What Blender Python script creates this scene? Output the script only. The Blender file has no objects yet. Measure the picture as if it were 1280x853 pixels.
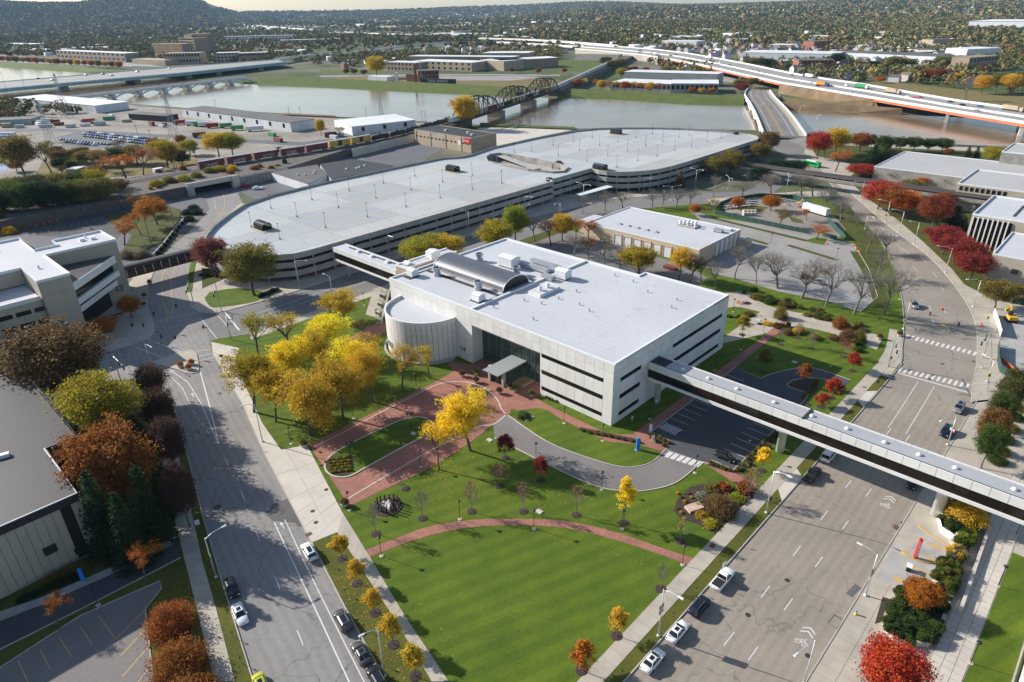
import bpy,bmesh,math,random
import numpy as np
from mathutils import Vector,Matrix
rnd=random.Random(7); nr=np.random.default_rng(7)
S=bpy.context.scene; COL=S.collection
R_=math.radians
# camera
FPX,PITCH,ROLL,CAMH=838.12,0.46290447,-0.02222954,88.0
_cp,_sp,_cr,_sr=math.cos(PITCH),math.sin(PITCH),math.cos(ROLL),math.sin(ROLL)
RC=np.array([[_cr,-_sr,0],[_sr,_cr,0],[0,0,1.]])@np.array([[1.,0,0],[0,-_sp,-_cp],[0,_cp,-_sp]])
cd=bpy.data.cameras.new('camera'); cam=bpy.data.objects.new('camera',cd); COL.objects.link(cam)
cd.sensor_width=36.0; cd.lens=FPX/1280*36.0; cd.clip_start=1.0; cd.clip_end=60000
cam.matrix_world=Matrix(((RC[0][0],-RC[1][0],-RC[2][0],0),(RC[0][1],-RC[1][1],-RC[2][1],0),(RC[0][2],-RC[1][2],-RC[2][2],CAMH),(0,0,0,1)))
S.camera=cam
# sky, sun, exposure
SUN_AZ,SUN_EL=R_(155.0),R_(27.5)  # direction towards the sun, seen from above
w=bpy.data.worlds.new('World'); S.world=w; w.use_nodes=True
_n=w.node_tree.nodes; _bg=_n['Background']
_sky=_n.new('ShaderNodeTexSky'); _sky.sky_type='NISHITA'; _sky.sun_disc=False
_sky.sun_elevation=SUN_EL; _sky.sun_rotation=math.atan2(math.cos(SUN_AZ),math.sin(SUN_AZ))
_sky.air_density=1.0; _sky.dust_density=0.7; _sky.ozone_density=1.0
w.node_tree.links.new(_sky.outputs[0],_bg.inputs[0]); _bg.inputs[1].default_value=0.1
_sl=bpy.data.lights.new('sun','SUN'); _sl.energy=5.0; _sl.angle=R_(0.53); _sl.color=(1.0,0.94,0.86)
_so=bpy.data.objects.new('sun',_sl); COL.objects.link(_so); _so.location=(-300,100,300)
_so.rotation_euler=Vector((-math.cos(SUN_AZ)*math.cos(SUN_EL),-math.sin(SUN_AZ)*math.cos(SUN_EL),-math.sin(SUN_EL))).to_track_quat('-Z','Y').to_euler()
S.view_settings.view_transform='Standard'; S.view_settings.look='None'; S.view_settings.gamma=1.0
S.view_settings.exposure=0.68; S.view_settings.use_curve_mapping=False
S.cycles.max_bounces=6; S.cycles.transparent_max_bounces=12; S.cycles.volume_bounces=0
S.cycles.use_denoising=True
# frames: pixel -> ground, city grid
def g(px,py,z=0.0):
 d=RC.T@np.array([(px-640)/FPX,(py-426.5)/FPX,1.0]); t=(z-CAMH)/d[2]
 return Vector((d[0]*t,d[1]*t,z))
def pj(p):
 c=RC@(np.array(p,float)-np.array([0,0,CAMH])); return 640+FPX*c[0]/c[2],426.5+FPX*c[1]/c[2],c[2]
def pjn(P):
 c=(np.asarray(P,float)-np.array([0,0,CAMH]))@RC.T; return 640+FPX*c[:,0]/c[:,2],426.5+FPX*c[:,1]/c[:,2],c[:,2]
def gp(pts,z=0.0):return[g(x,y,z)for x,y in pts]
def height_of(b,ty):
 lo,hi=0.0,60.0
 for _ in range(30):
  m=(lo+hi)/2
  if pj((b.x,b.y,m))[1]>ty:lo=m
  else:hi=m
 return lo
TH=-0.76850714
AX=Vector((math.cos(TH),math.sin(TH),0)); BX=Vector((-math.sin(TH),math.cos(TH),0))
C0=Vector((22.598,130.578,0))
def uv(u,v,z=0.0):p=C0+AX*u+BX*v; return Vector((p.x,p.y,z))
def to_uv(p):d=Vector((p[0],p[1],0))-C0; return d.dot(AX),d.dot(BX)
# materials
MATS={}
class NT:
 def __init__(s,name):
  s.m=bpy.data.materials.new(name); s.m.use_nodes=True; s.t=s.m.node_tree
  s.b=s.t.nodes['Principled BSDF']; s.out=s.t.nodes['Material Output']; s._pos=None
 def n(s,t,**k):
  x=s.t.nodes.new('ShaderNode'+t)
  for a,v in k.items():setattr(x,a,v)
  return x
 def L(s,a,b):s.t.links.new(a,b)
 @property
 def pos(s):
  if not s._pos:s._pos=s.n('NewGeometry').outputs['Position']
  return s._pos
 def noise(s,scale,detail=3,rough=.55,vec=None,dist=0.0):
  x=s.n('TexNoise'); x.inputs['Scale'].default_value=scale; x.inputs['Detail'].default_value=detail
  x.inputs['Roughness'].default_value=rough; x.inputs['Distortion'].default_value=dist
  s.L(vec or s.pos,x.inputs['Vector']); return x.outputs['Fac']
 def ramp(s,f,lo,hi,a=0.0,b=1.0):
  x=s.n('MapRange'); s.L(f,x.inputs[0])
  for i,v in zip((1,2,3,4),(lo,hi,a,b)):x.inputs[i].default_value=v
  return x.outputs[0]
 def math(s,op,a,b=None):
  x=s.n('Math',operation=op)
  for i,v in enumerate((a,b)):
   if v is None:continue
   if isinstance(v,(int,float)):x.inputs[i].default_value=v
   else:s.L(v,x.inputs[i])
  return x.outputs[0]
 def mix(s,f,a,b,mode='MIX'):
  x=s.n('Mix',data_type='RGBA',blend_type=mode)
  for i,v in((0,f),(6,a),(7,b)):
   if isinstance(v,(int,float)):x.inputs[i].default_value=v
   elif isinstance(v,tuple):x.inputs[i].default_value=(*v[:3],1)
   else:s.L(v,x.inputs[i])
  return x.outputs[2]
 def dotp(s,d,off=0.0):
  x=s.n('VectorMath',operation='DOT_PRODUCT'); s.L(s.pos,x.inputs[0]); x.inputs[1].default_value=tuple(d)
  return s.math('ADD',x.outputs['Value'],off)
 def bump(s,f,strength,dist=0.05):
  x=s.n('Bump'); x.inputs['Strength'].default_value=strength; x.inputs['Distance'].default_value=dist
  s.L(f,x.inputs['Height']); s.L(x.outputs[0],s.b.inputs['Normal'])
 def done(s,col=None,rough=.8,metal=0.0,spec=None):
  if col is not None:
   if isinstance(col,tuple):s.b.inputs['Base Color'].default_value=(*col[:3],1)
   else:s.L(col,s.b.inputs['Base Color'])
  if isinstance(rough,(int,float)):s.b.inputs['Roughness'].default_value=rough
  else:s.L(rough,s.b.inputs['Roughness'])
  s.b.inputs['Metallic'].default_value=metal
  if spec is not None:s.b.inputs['Specular IOR Level'].default_value=spec
  MATS[s.m.name]=s.m; return s.m
def sc(c,k):return tuple(min(1,x*k)for x in c[:3])
def mat(name,c,rough=.8,var=.18,scale=.6,fine=6.0,fvar=.1,metal=0.0,bump=0.0,spec=None):
 t=NT(name)
 col=t.mix(t.ramp(t.noise(scale,4),.3,.7),sc(c,1-var),sc(c,1+var))
 col=t.mix(1.0,col,t.mix(t.ramp(t.noise(fine,3),.3,.7),(1-fvar,)*3,(1.0,)*3),'MULTIPLY')
 if bump:t.bump(t.noise(fine,3),bump)
 return t.done(col,rough,metal,spec)
def flat(name,c,rough=.6,metal=0.0,spec=None):return NT(name).done(c,rough,metal,spec)
# mesh helpers
class MB:
 def __init__(s):s.v=[]; s.f=[]
 def add(s,vs,fs):
  o=len(s.v); s.v+=[tuple(v)for v in vs]; s.f+=[tuple(i+o for i in f)for f in fs]; return s
 def quad(s,a,b,c,d):return s.add([a,b,c,d],[(0,1,2,3)])
 def poly(s,pts):return s.add(pts,[tuple(range(len(pts)))])
 def hexa(s,b,t):  # 4 bottom points, 4 top points (same winding, counter-clockwise from above)
  return s.add(list(b)+list(t),[(3,2,1,0),(4,5,6,7),(0,1,5,4),(1,2,6,5),(2,3,7,6),(3,0,4,7)])
 def box(s,x0,x1,y0,y1,z0,z1):
  return s.hexa([(x0,y0,z0),(x1,y0,z0),(x1,y1,z0),(x0,y1,z0)],[(x0,y0,z1),(x1,y0,z1),(x1,y1,z1),(x0,y1,z1)])
 def ubox(s,u0,u1,v0,v1,z0,z1):
  q=[(u0,v0),(u1,v0),(u1,v1),(u0,v1)]
  return s.hexa([uv(a,b,z0)for a,b in q],[uv(a,b,z1)for a,b in q])
 def obox(s,c,d,l,wd,z0,z1):  # oriented box: centre, unit direction, length, width
  d=Vector((d[0],d[1],0)).normalized(); n=Vector((-d.y,d.x,0)); c=Vector((c[0],c[1],0))
  q=[c-d*l/2-n*wd/2,c+d*l/2-n*wd/2,c+d*l/2+n*wd/2,c-d*l/2+n*wd/2]
  return s.hexa([(p.x,p.y,z0)for p in q],[(p.x,p.y,z1)for p in q])
 def prism(s,pts,z0,z1,bottom=True):
  p=[(q[0],q[1])for q in pts]
  ar=sum(p[i][0]*p[(i+1)%len(p)][1]-p[(i+1)%len(p)][0]*p[i][1]for i in range(len(p)))
  if ar<0:p=p[::-1]
  n=len(p); fs=[tuple(range(n,2*n))]+[(i,(i+1)%n,n+(i+1)%n,n+i)for i in range(n)]
  if bottom:fs.append(tuple(range(n-1,-1,-1)))
  return s.add([(x,y,z0)for x,y in p]+[(x,y,z1)for x,y in p],fs)
 def tube(s,p,q,r0,r1=None,n=6,cap=True):
  p,q=Vector(p),Vector(q); r1=r0 if r1 is None else r1; d=(q-p).normalized()
  a=d.orthogonal().normalized(); b=d.cross(a); vs=[]
  for c,r in((p,r0),(q,r1)):
   for i in range(n):
    t=2*math.pi*i/n; vs.append(c+(a*math.cos(t)+b*math.sin(t))*r)
  fs=[(i,(i+1)%n,n+(i+1)%n,n+i)for i in range(n)]
  if cap:fs+=[tuple(range(n-1,-1,-1)),tuple(range(n,2*n))]
  return s.add(vs,fs)
 def pipe(s,pts,r,n=6):
  for a,b in zip(pts,pts[1:]):s.tube(a,b,r,r,n)
  return s
 def lathe(s,prof,n=12,c=(0,0,0)):
  vs=[]; fs=[]
  for r,z in prof:
   for i in range(n):
    t=2*math.pi*i/n; vs.append((c[0]+r*math.cos(t),c[1]+r*math.sin(t),c[2]+z))
  for k in range(len(prof)-1):
   for i in range(n):
    j=(i+1)%n; fs.append((k*n+i,k*n+j,(k+1)*n+j,(k+1)*n+i))
  fs.append(tuple(range(n-1,-1,-1))); m=(len(prof)-1)*n; fs.append(tuple(range(m,m+n)))
  return s.add(vs,fs)
 def strip(s,a,b):  # sheet between two polylines of equal length
  n=len(a); return s.add(list(a)+list(b),[(i,i+1,n+i+1,n+i)for i in range(n-1)])
 def build(s,name,m,parent=None,smooth=False,recalc=True):
  me=bpy.data.meshes.new(name); o=bpy.data.objects.new(name,me); COL.objects.link(o)
  off=wloc(parent)if parent else Vector((0,0,0))
  if not parent and s.v:
   a=np.array(s.v); off=Vector(((a[:,0].min()+a[:,0].max())/2,(a[:,1].min()+a[:,1].max())/2,a[:,2].min()))
   o.location=off
  me.from_pydata([(x-off.x,y-off.y,z-off.z)for x,y,z in s.v],[],s.f)
  if recalc:
   bm=bmesh.new(); bm.from_mesh(me); bmesh.ops.recalc_face_normals(bm,faces=bm.faces); bm.to_mesh(me); bm.free()
  me.materials.append(MATS[m]if isinstance(m,str)else m)
  if smooth:me.polygons.foreach_set('use_smooth',[True]*len(me.polygons))
  if parent:o.parent=parent
  return o
def wloc(o):
 l=Vector(o.location)
 while o.parent:o=o.parent; l+=Vector(o.location)
 return l
def tag(o,label=None,cat=None,group=None,kind=None):
 for k,v in(('label',label),('category',cat),('group',group),('kind',kind)):
  if v:o[k]=v
 return o
def thing(name,label,cat,loc=(0,0,0),group=None):
 o=bpy.data.objects.new(name,None); COL.objects.link(o); o.location=loc; o.empty_display_size=.5
 return tag(o,label,cat,group)
def copy_tree(o,parent=None):
 c=o.copy(); COL.objects.link(c)
 if parent:c.parent=parent
 for ch in list(o.children):copy_tree(ch,c)
 return c
USED=set()
def place(proto,loc,rz=0.0,label=None,group=None,scale=None):
 o=copy_tree(proto)if proto.name in USED else proto
 USED.add(proto.name); o.location=loc; o.rotation_euler=(0,0,rz)
 if scale:o.scale=(scale,)*3 if isinstance(scale,(int,float))else scale
 if label:o['label']=label
 if group:o['group']=group
 return o
def drop_unused(p):
 if p.name not in USED:
  for c in list(p.children_recursive)+[p]:bpy.data.objects.remove(c)
def sheet(name,pts,z,m,parent=None):return tag(MB().poly([(p[0],p[1],z)for p in pts]).build(name,m,parent,recalc=False),kind=None if parent else 'structure')
def slab(name,pts,z0,z1,m,parent=None):return tag(MB().prism(pts,z0,z1).build(name,m,parent),kind=None if parent else 'structure')
ORD=['first','second','third','fourth','fifth','sixth','seventh','eighth','ninth','tenth','eleventh','twelfth','thirteenth','fourteenth','fifteenth','sixteenth','seventeenth','eighteenth','nineteenth','twentieth']
def num(j):j+=1; return '%d%s'%(j,'th' if 10<j%100<14 else{1:'st',2:'nd',3:'rd'}.get(j%10,'th'))
def smooth_line(pts,k=6):  # Catmull-Rom through the points
 P=[Vector(p)for p in pts]; out=[]
 for i in range(len(P)-1):
  a,b,c,d=P[max(i-1,0)],P[i],P[i+1],P[min(i+2,len(P)-1)]
  for j in range(k):
   t=j/k; out.append(.5*((2*b)+(c-a)*t+(2*a-5*b+4*c-d)*t*t+(3*b-a-3*c+d)*t**3))
 return out+[P[-1]]
def text_mesh(s,size,depth=.06):
 c=bpy.data.curves.new('txt','FONT'); c.body=s; c.size=size; c.extrude=depth; c.align_x='CENTER'; c.align_y='CENTER'
 o=bpy.data.objects.new('txt',c); COL.objects.link(o); dg=bpy.context.evaluated_depsgraph_get(); dg.update()
 me=bpy.data.meshes.new_from_object(o.evaluated_get(dg)); bpy.data.objects.remove(o); return me
def text_on(name,s,size,centre,xdir,up,m,parent=None,depth=.06):
 me=text_mesh(s,size,depth); o=bpy.data.objects.new(name,me); COL.objects.link(o); me.materials.clear(); me.materials.append(MATS[m])
 x=Vector(xdir).normalized(); y=Vector(up).normalized(); z=x.cross(y)
 M=Matrix((x,y,z)).transposed().to_4x4(); M.translation=Vector(centre)-(wloc(parent)if parent else Vector())
 if parent:o.parent=parent
 o.matrix_local=M; return o
 # materials of the setting
def m_asphalt(name,c,crack=.5,along=None,lane=3.3,cscale=.1,patch=.12):
 t=NT(name)
 col=t.mix(t.ramp(t.noise(.07,5),.3,.7),sc(c,1-patch),sc(c,1+patch))
 col=t.mix(1.0,col,t.mix(t.ramp(t.noise(1.3,5,.7),.25,.75),(.86,)*3,(1.08,)*3),'MULTIPLY')
 col=t.mix(1.0,col,t.mix(t.ramp(t.noise(14,3,.7),.3,.7),(.9,)*3,(1.06,)*3),'MULTIPLY')
 if along is not None:
  x=t.dotp((-along[1],along[0],0)); wv=t.math('SINE',t.math('MULTIPLY',t.math('ADD',x,t.math('MULTIPLY',t.noise(.05,2),1.5)),2*math.pi/lane*2))
  col=t.mix(t.ramp(wv,-1,1,0,.5),col,t.mix(1.0,col,(.8,.8,.8),'MULTIPLY'))
 if crack:
  nv=t.n('TexNoise'); nv.inputs['Scale'].default_value=.25; nv.inputs['Detail'].default_value=4; t.L(t.pos,nv.inputs['Vector'])
  sub=t.n('VectorMath',operation='SCALE'); t.L(nv.outputs['Color'],sub.inputs[0]); sub.inputs['Scale'].default_value=5.0
  ad=t.n('VectorMath',operation='ADD'); t.L(t.pos,ad.inputs[0]); t.L(sub.outputs[0],ad.inputs[1])
  vo=t.n('TexVoronoi',feature='DISTANCE_TO_EDGE'); vo.inputs['Scale'].default_value=cscale; t.L(ad.outputs[0],vo.inputs['Vector'])
  cr=t.math('MULTIPLY',t.ramp(vo.outputs['Distance'],.004,.011,1,0),t.ramp(t.noise(.06,2),.44,.56,.15,1))
  col=t.mix(t.math('MULTIPLY',cr,crack),col,(.035,.034,.036))
 t.bump(t.noise(20,2),.15,.02)
 return t.done(col,.88,0,.3)
LDIR=(math.cos(R_(124)),math.sin(R_(124)))
m_asphalt('asphalt_left',(.255,.242,.228),.5,LDIR,3.4)
m_asphalt('asphalt_right',(.285,.245,.20),.35,BX,3.3)
m_asphalt('asphalt_bend',(.27,.235,.195),.5); m_asphalt('asphalt_fourth',(.195,.187,.18),.4,BX,3.3)
m_asphalt('asphalt_fresh',(.075,.075,.082),.15,None)
m_asphalt('asphalt_drive',(.19,.175,.165),.2,None)
m_asphalt('asphalt_lot',(.29,.275,.26),.6,None,cscale=.16)
m_asphalt('asphalt_old',(.13,.13,.14),.4,None)
m_asphalt('asphalt_patch',(.11,.107,.105),0)
mat('concrete_walk',(.40,.355,.29),.85,.14,.25,8,.1)
mat('concrete_pale',(.52,.475,.41),.85,.1,.2,8,.08)
mat('concrete_joint',(.24,.21,.17),.9)
mat('concrete_kerb',(.40,.37,.33),.85,.15,.4)
mat('concrete_grey',(.36,.345,.32),.85,.16,.3,5,.12)
mat('concrete_weathered',(.30,.285,.26),.9,.25,.25,3,.2)
def m_grass(name,c,stripe=None,litter=0.0,dry=.25):
 t=NT(name)
 col=t.mix(t.ramp(t.noise(.12,5),.3,.7),sc(c,.82),(c[0]*(1.15+dry),c[1]*1.12,c[2]*1.1))
 col=t.mix(1.0,col,t.mix(t.ramp(t.noise(3.0,5,.75),.25,.75),(.68,)*3,(1.25,)*3),'MULTIPLY')
 if stripe:
  wv=t.math('SINE',t.math('MULTIPLY',t.dotp((-stripe[1],stripe[0],0)),2*math.pi/stripe[2]))
  col=t.mix(t.ramp(wv,-.35,.35,0,.42),col,t.mix(1.0,col,(1.5,1.35,1.2),'MULTIPLY'))
 if litter:
  col=t.mix(t.math('MULTIPLY',t.ramp(t.noise(2.5,3,.8),.6,.68),litter),col,(.24,.12,.035))
 t.bump(t.noise(9,3),.6,.08)
 return t.done(col,.9,0,.15)
m_grass('grass',(.07,.125,.013),(math.cos(R_(25)),math.sin(R_(25)),3.2))
m_grass('grass_verge',(.08,.098,.018),None,.5)
m_grass('grass_litter',(.06,.082,.018),None,.9)
m_grass('grass_levee',(.085,.125,.03),None,.15)
m_grass('grass_dry',(.16,.15,.06),None,.3)
def m_brick_paving(name,a,b,ang):
 t=NT(name); mp=t.n('Mapping'); mp.inputs['Rotation'].default_value=(0,0,ang); t.L(t.pos,mp.inputs[0])
 bt=t.n('TexBrick'); t.L(mp.outputs[0],bt.inputs['Vector']); bt.inputs['Scale'].default_value=1.0
 bt.inputs['Brick Width'].default_value=.42; bt.inputs['Row Height'].default_value=.21; bt.inputs['Mortar Size'].default_value=.012
 bt.inputs['Color1'].default_value=(*a,1); bt.inputs['Color2'].default_value=(*b,1); bt.inputs['Mortar'].default_value=(.16,.1,.08,1); bt.inputs['Bias'].default_value=0
 col=t.mix(1.0,bt.outputs['Color'],t.mix(t.ramp(t.noise(.2,5),.3,.7),(.82,)*3,(1.15,)*3),'MULTIPLY')
 col=t.mix(1.0,col,t.mix(t.ramp(t.noise(2.2,4,.8),.3,.7),(.8,)*3,(1.15,)*3),'MULTIPLY')
 return t.done(col,.85,0,.3)
m_brick_paving('brick_paving',(.37,.165,.12),(.285,.12,.09),-TH)
m_brick_paving('brick_tan',(.46,.36,.27),(.40,.31,.24),-TH)
mat('mulch',(.055,.035,.028),.95,.35,1.2,9,.4,bump=.8)
mat('gravel',(.27,.24,.20),.95,.3,.03,.5,.3)
mat('ballast',(.12,.105,.095),.95,.25,.3,5,.3)
mat('dirt',(.26,.21,.15),.95,.3,.08,1.5,.25)
def m_paint(name,c,worn):
 t=NT(name); f=t.ramp(t.noise(5,5,.8),.5-.35*(1-worn),.62)
 return t.done(t.mix(t.math('MULTIPLY',f,worn),c,(.2,.19,.18)),.7)
m_paint('paint_white',(.74,.73,.71),.5); m_paint('paint_yellow',(.62,.36,.05),.4); m_paint('paint_faded_yellow',(.60,.38,.06),.3); m_paint('paint_faint',(.45,.44,.43),.8); m_paint('paint_blue',(.12,.25,.5),.7)
# river
_t=NT('river_water')
_c=_t.mix(_t.ramp(_t.noise(.02,5),.35,.65),(.15,.10,.055),(.23,.165,.10))
_t.bump(_t.noise(.22,6,.7),.3,.35)
_t.done(_c,.1,0,.5)
# ground base: town surface, parks and fields beyond
_t=NT('ground_mixed')
_c=_t.mix(_t.ramp(_t.noise(.006,5,.6),.42,.58),(.17,.16,.125),(.075,.10,.035))
_c=_t.mix(1.0,_c,_t.mix(_t.ramp(_t.noise(.08,5,.7),.3,.7),(.75,)*3,(1.2,)*3),'MULTIPLY')
_t.done(_c,.95,0,.1)
# terrain
def terrain_h(x,y):
 x=np.asarray(x,float); y=np.asarray(y,float); r=np.hypot(x,y); az=np.degrees(np.arctan2(x,y))
 def bump(a0,a1,soft,r0,r1,h):
  fa=np.clip((az-a0)/soft,0,1)*np.clip((a1-az)/soft,0,1); fa=fa*fa*(3-2*fa)
  fr=np.clip((r-r0)/(r1-r0),0,1); fr=fr*fr*(3-2*fr)
  return h*fa*fr
 und=1+.14*np.sin(az*.25)+.06*np.sin(az*.5+1)
 z=bump(-60,-19.3,5,5200,8000,230)*und
 z=z+bump(-2,60,14,2600,6500,62)*(1+.12*np.sin(az*.3))
 z=z+bump(-30,14,9,7000,10000,88)*(1+.1*np.sin(az*.35+2))
 return z
def make_ground():
 rs=np.concatenate([[0,60,200,450,800,1200,1700],np.linspace(2200,9000,60),[10000,11000,12000,13500]])
 na=720; v=[(0,0,-.06)]; f=[]
 for r in rs[1:]:
  a=np.radians(np.arange(na)*360/na); x=r*np.sin(a); y=r*np.cos(a); z=terrain_h(x,y)-.06
  v+=list(zip(x.tolist(),y.tolist(),z.tolist()))
 for i in range(na):f.append((0,1+(i+1)%na,1+i))
 for k in range(len(rs)-2):
  for i in range(na):
   j=(i+1)%na; a=1+k*na; b=a+na; f.append((a+i,a+j,b+j,b+i))
 me=bpy.data.meshes.new('ground'); me.from_pydata(v,[],f); o=bpy.data.objects.new('ground',me); COL.objects.link(o)
 bm=bmesh.new(); bm.from_mesh(me); bmesh.ops.recalc_face_normals(bm,faces=bm.faces); bm.to_mesh(me); bm.free()
 me.polygons.foreach_set('use_smooth',[True]*len(me.polygons))
 me.materials.append(MATS['ground_mixed']); o['kind']='structure'
make_ground()
RIVER=[(-60,81),(0,84.5),(60,88.7),(129,91.5),(230,99),(326,107),(420,111),(489,114.7),(575,118.5),(692,123),(771,125),(860,131.5),(927,133),(986,137),(1074,141),(1125,143.5),(1300,152),
(1300,187),(1256,183.5),(1130,178),(1060,175),(1008,167),(940,163),(830,161),(719,161),(640,158.5),(594,156),(511,151),(420,146),(355,142),(243,136),(150,129),(60,128),(-60,124)]
sheet('river',gp(RIVER),.05,'river_water')
# streets
def U(pts):return[uv(a,b)for a,b in pts]
RK_L=U([(40.3,-95),(40.4,60),(40,76),(37.5,86),(34.8,97)])+gp([(1128.8,389),(1127,373),(1117,335),(1101,302),(1078,275),(1056,252),(1036,228),(1008,212),(985,200)])
RK_R=U([(59.6,-95),(59.5,60),(58.8,66),(57.2,74),(54.5,92),(50.2,112),(46.2,125)])+gp([(1204,372),(1186,348),(1164.5,324),(1134,300),(1103,276),(1066,244),(1044,228),(1028.5,213.6),(1014,198),(1006,190)])
RK_Ls=smooth_line(RK_L,5); RK_Rs=smooth_line(RK_R,5)
sheet('road',RK_Ls+RK_Rs[::-1],0.0,'asphalt_bend'); sheet('road',U([(40.3,-95),(40.35,62),(59.45,62),(59.6,-95)]),.005,'asphalt_right')
# approach of the road bridge over the river
sheet('road',gp([(985,200),(1006,190),(1003,167),(953,167),(960,180)]),.012,'asphalt_drive')
LK_L=gp([(355,980),(315.6,849.5),(274.6,718),(254,647),(234,568),(217,505),(207,491),(190,478),(165,474.5),(143,475.5),(60,486),(-60,502)])
LK_R=gp([(545,975),(479,845.7),(431,759),(389.7,679),(330.4,567),(302,503.5),(265.6,441.6)])
sheet('road',LK_L+gp([(-60,462),(60,449),(132.7,441),(157,434),(184,423.7),(194.7,412.5),(187,390),(185,372),(187,355),(194,338),(205,318),(235,291),(258,268),(258,250),(250,225),(290,218),(296,238),(303,254),(285,272),(262,289),(249,306),(240,333),(233,358),(234,370),(240,385),(249,391),(264,392)])+gp([(262.8,427.5)])+LK_R[::-1],-.012,'asphalt_left')
F_N=gp([(249,391),(264,392.5)])+U([(-134,-28),(-132,-10),(-131.8,60),(-130.5,112),(-125.3,138),(-121,164),(-100,197),(-76,222)])+gp([(985,208)])
F_S=gp([(262.8,427.5),(276,423)])+U([(-111.6,-32),(-111.2,60),(-110.5,110),(-107,140),(-100,160),(-86,180),(-62,212)])+gp([(1008,213)])
sheet('road',F_N+F_S[::-1],.0,'asphalt_fourth')
# blocks: raised lawns and walks between the streets
blk=LK_R[:]+gp([(262.8,430),(264,426.5),(276,423)])+U([(-111.6,-32),(-111.2,60),(-110.5,110),(-107,140),(-100,160),(-86,180),(-62,212),(-45,232),(-28,226)])+RK_Ls[::-1][12:]
slab('lawn',blk,-.05,.10,'grass')
def kerb(pts,w=.16,z0=-.04,z1=.17,m='concrete_kerb',close=False,name='kerb',parent=None):
 b=MB(); P=[Vector((p[0],p[1],0))for p in pts]
 if close:P=P+[P[0],P[1]]
 off=[]
 for i in range(len(P)):
  a=P[max(i-1,0)]; c=P[min(i+1,len(P)-1)]; d=(c-a).normalized(); off.append(Vector((-d.y,d.x,0))*w/2)
 for i in range(len(P)-1):
  q=[P[i]-off[i],P[i+1]-off[i+1],P[i+1]+off[i+1],P[i]+off[i]]
  b.hexa([(p.x,p.y,z0)for p in q],[(p.x,p.y,z1)for p in q])
 return tag(b.build(name,m,parent),kind='structure' if not parent else None)
kerb(LK_R,.2); kerb(LK_L[:7],.2); kerb(RK_Ls[:],.2); kerb(RK_Rs[:],.2)
kerb(F_S[1:9],.2); kerb(F_N[1:9],.2)
# walks of single slabs
def walk(a,b,step,across=1,m='concrete_walk',z=.155,gap=.05,name='pavement',label=None,zb=.0,maxn=400,jit=.012):
 """pavement between two edge lines (same direction), laid as slabs"""
 root=tag(MB().strip([(p[0],p[1],z-.03)for p in a],[(p[0],p[1],z-.03)for p in b]).build(name,'concrete_joint',recalc=False),kind='structure')
 def res(P,t):
  P=[Vector((p[0],p[1],0))for p in P]; L=[0]
  for i in range(len(P)-1):L.append(L[-1]+(P[i+1]-P[i]).length)
  s=t*L[-1]
  for i in range(len(P)-1):
   if s<=L[i+1]or i==len(P)-2:return P[i].lerp(P[i+1],(s-L[i])/max(L[i+1]-L[i],1e-6))
 la=sum((Vector(a[i+1][:2])-Vector(a[i][:2])).length for i in range(len(a)-1))
 n=max(1,int(la/step)); cnt=0
 for i in range(n):
  e=gap/2/max(la/n,.1)
  a0,a1,b0,b1=res(a,(i+e)/n),res(a,(i+1-e)/n),res(b,(i+e)/n),res(b,(i+1-e)/n)
  for k in range(across):
   ga=gap/2/max((b0-a0).length,.1)if across>1 else 0; t0,t1=k/across+ga,(k+1)/across-ga
   q=[a0.lerp(b0,t0),a1.lerp(b1,t0),a1.lerp(b1,t1),a0.lerp(b0,t1)]; zz=z+rnd.uniform(-jit,jit)
   MB().hexa([(p.x,p.y,z-.06)for p in q],[(p.x,p.y,zz)for p in q]).build('slab',m,root); cnt+=1
   if cnt>=maxn:return root
 return root
def lerpl(a,b,n):return[Vector(a).lerp(Vector(b),i/n)for i in range(n+1)]
walk(U([(35.4,-70),(35.4,72)]),U([(38.2,-70),(38.2,72)]),2.3)  # east walk
walk(U([(35.4,72),(34.4,82),(31,97)]),U([(38.2,72),(38.5,80),(34.6,97)]),2.3)
walk(gp([(540,853),(492,772),(421.7,666)]),gp([(561,853),(505,769),(463,698),(429,643)]),2.0)
walk(gp([(330,566),(302,503.5),(266,441.6)]),gp([(353,565.5),(327.5,529),(293.8,453)]),2.2,m='concrete_pale')
walk(gp([(266,441),(264,428)]),gp([(293.8,452.5),(300,436)]),2.4,2,m='concrete_pale')
walk(U([(-111.4,-32),(-111,62)]),U([(-107.6,-34),(-107.6,62)]),3.0)  # walk along the street in front of the parking deck
walk(gp([(268,853),(248.8,772),(220,656.8),(205,590),(192,520)]),gp([(294,853),(269.6,759),(252,698),(243,655),(226,585),(214,520)]),2.2)
# pale drive apron
walk(gp([(389.7,679),(330.4,567)]),gp([(428,641),(384,557)]),4.2,2,m='concrete_pale',gap=.06)
sheet('apron',gp([(389.7,679),(428,641),(463,698),(421.7,666)]),.14,'concrete_pale')
sheet('apron',U([(38.2,4),(40.3,1),(40.3,11),(38.2,13)]),.13,'concrete_pale')
sheet('apron',U([(38.2,49),(40.2,47),(40.2,57),(38.2,55)]),.13,'concrete_pale')
for v0,v1 in((-70,4),(13,49),(55,66)):
 sheet('verge',U([(38.25,v0),(40.2,v0),(40.2,v1),(38.25,v1)]),.112,'grass_verge')
sheet('verge',gp([(389.7,679),(421.7,666),(492,772),(540,853),(482,853),(479,845.7),(431,759)]),.112,'grass_verge')
sheet('apron',U([(38.2,66),(40.2,66),(39.8,77),(37.2,87),(34.6,97),(34.6,92),(38.4,80)]),.125,'concrete_walk')
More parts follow.
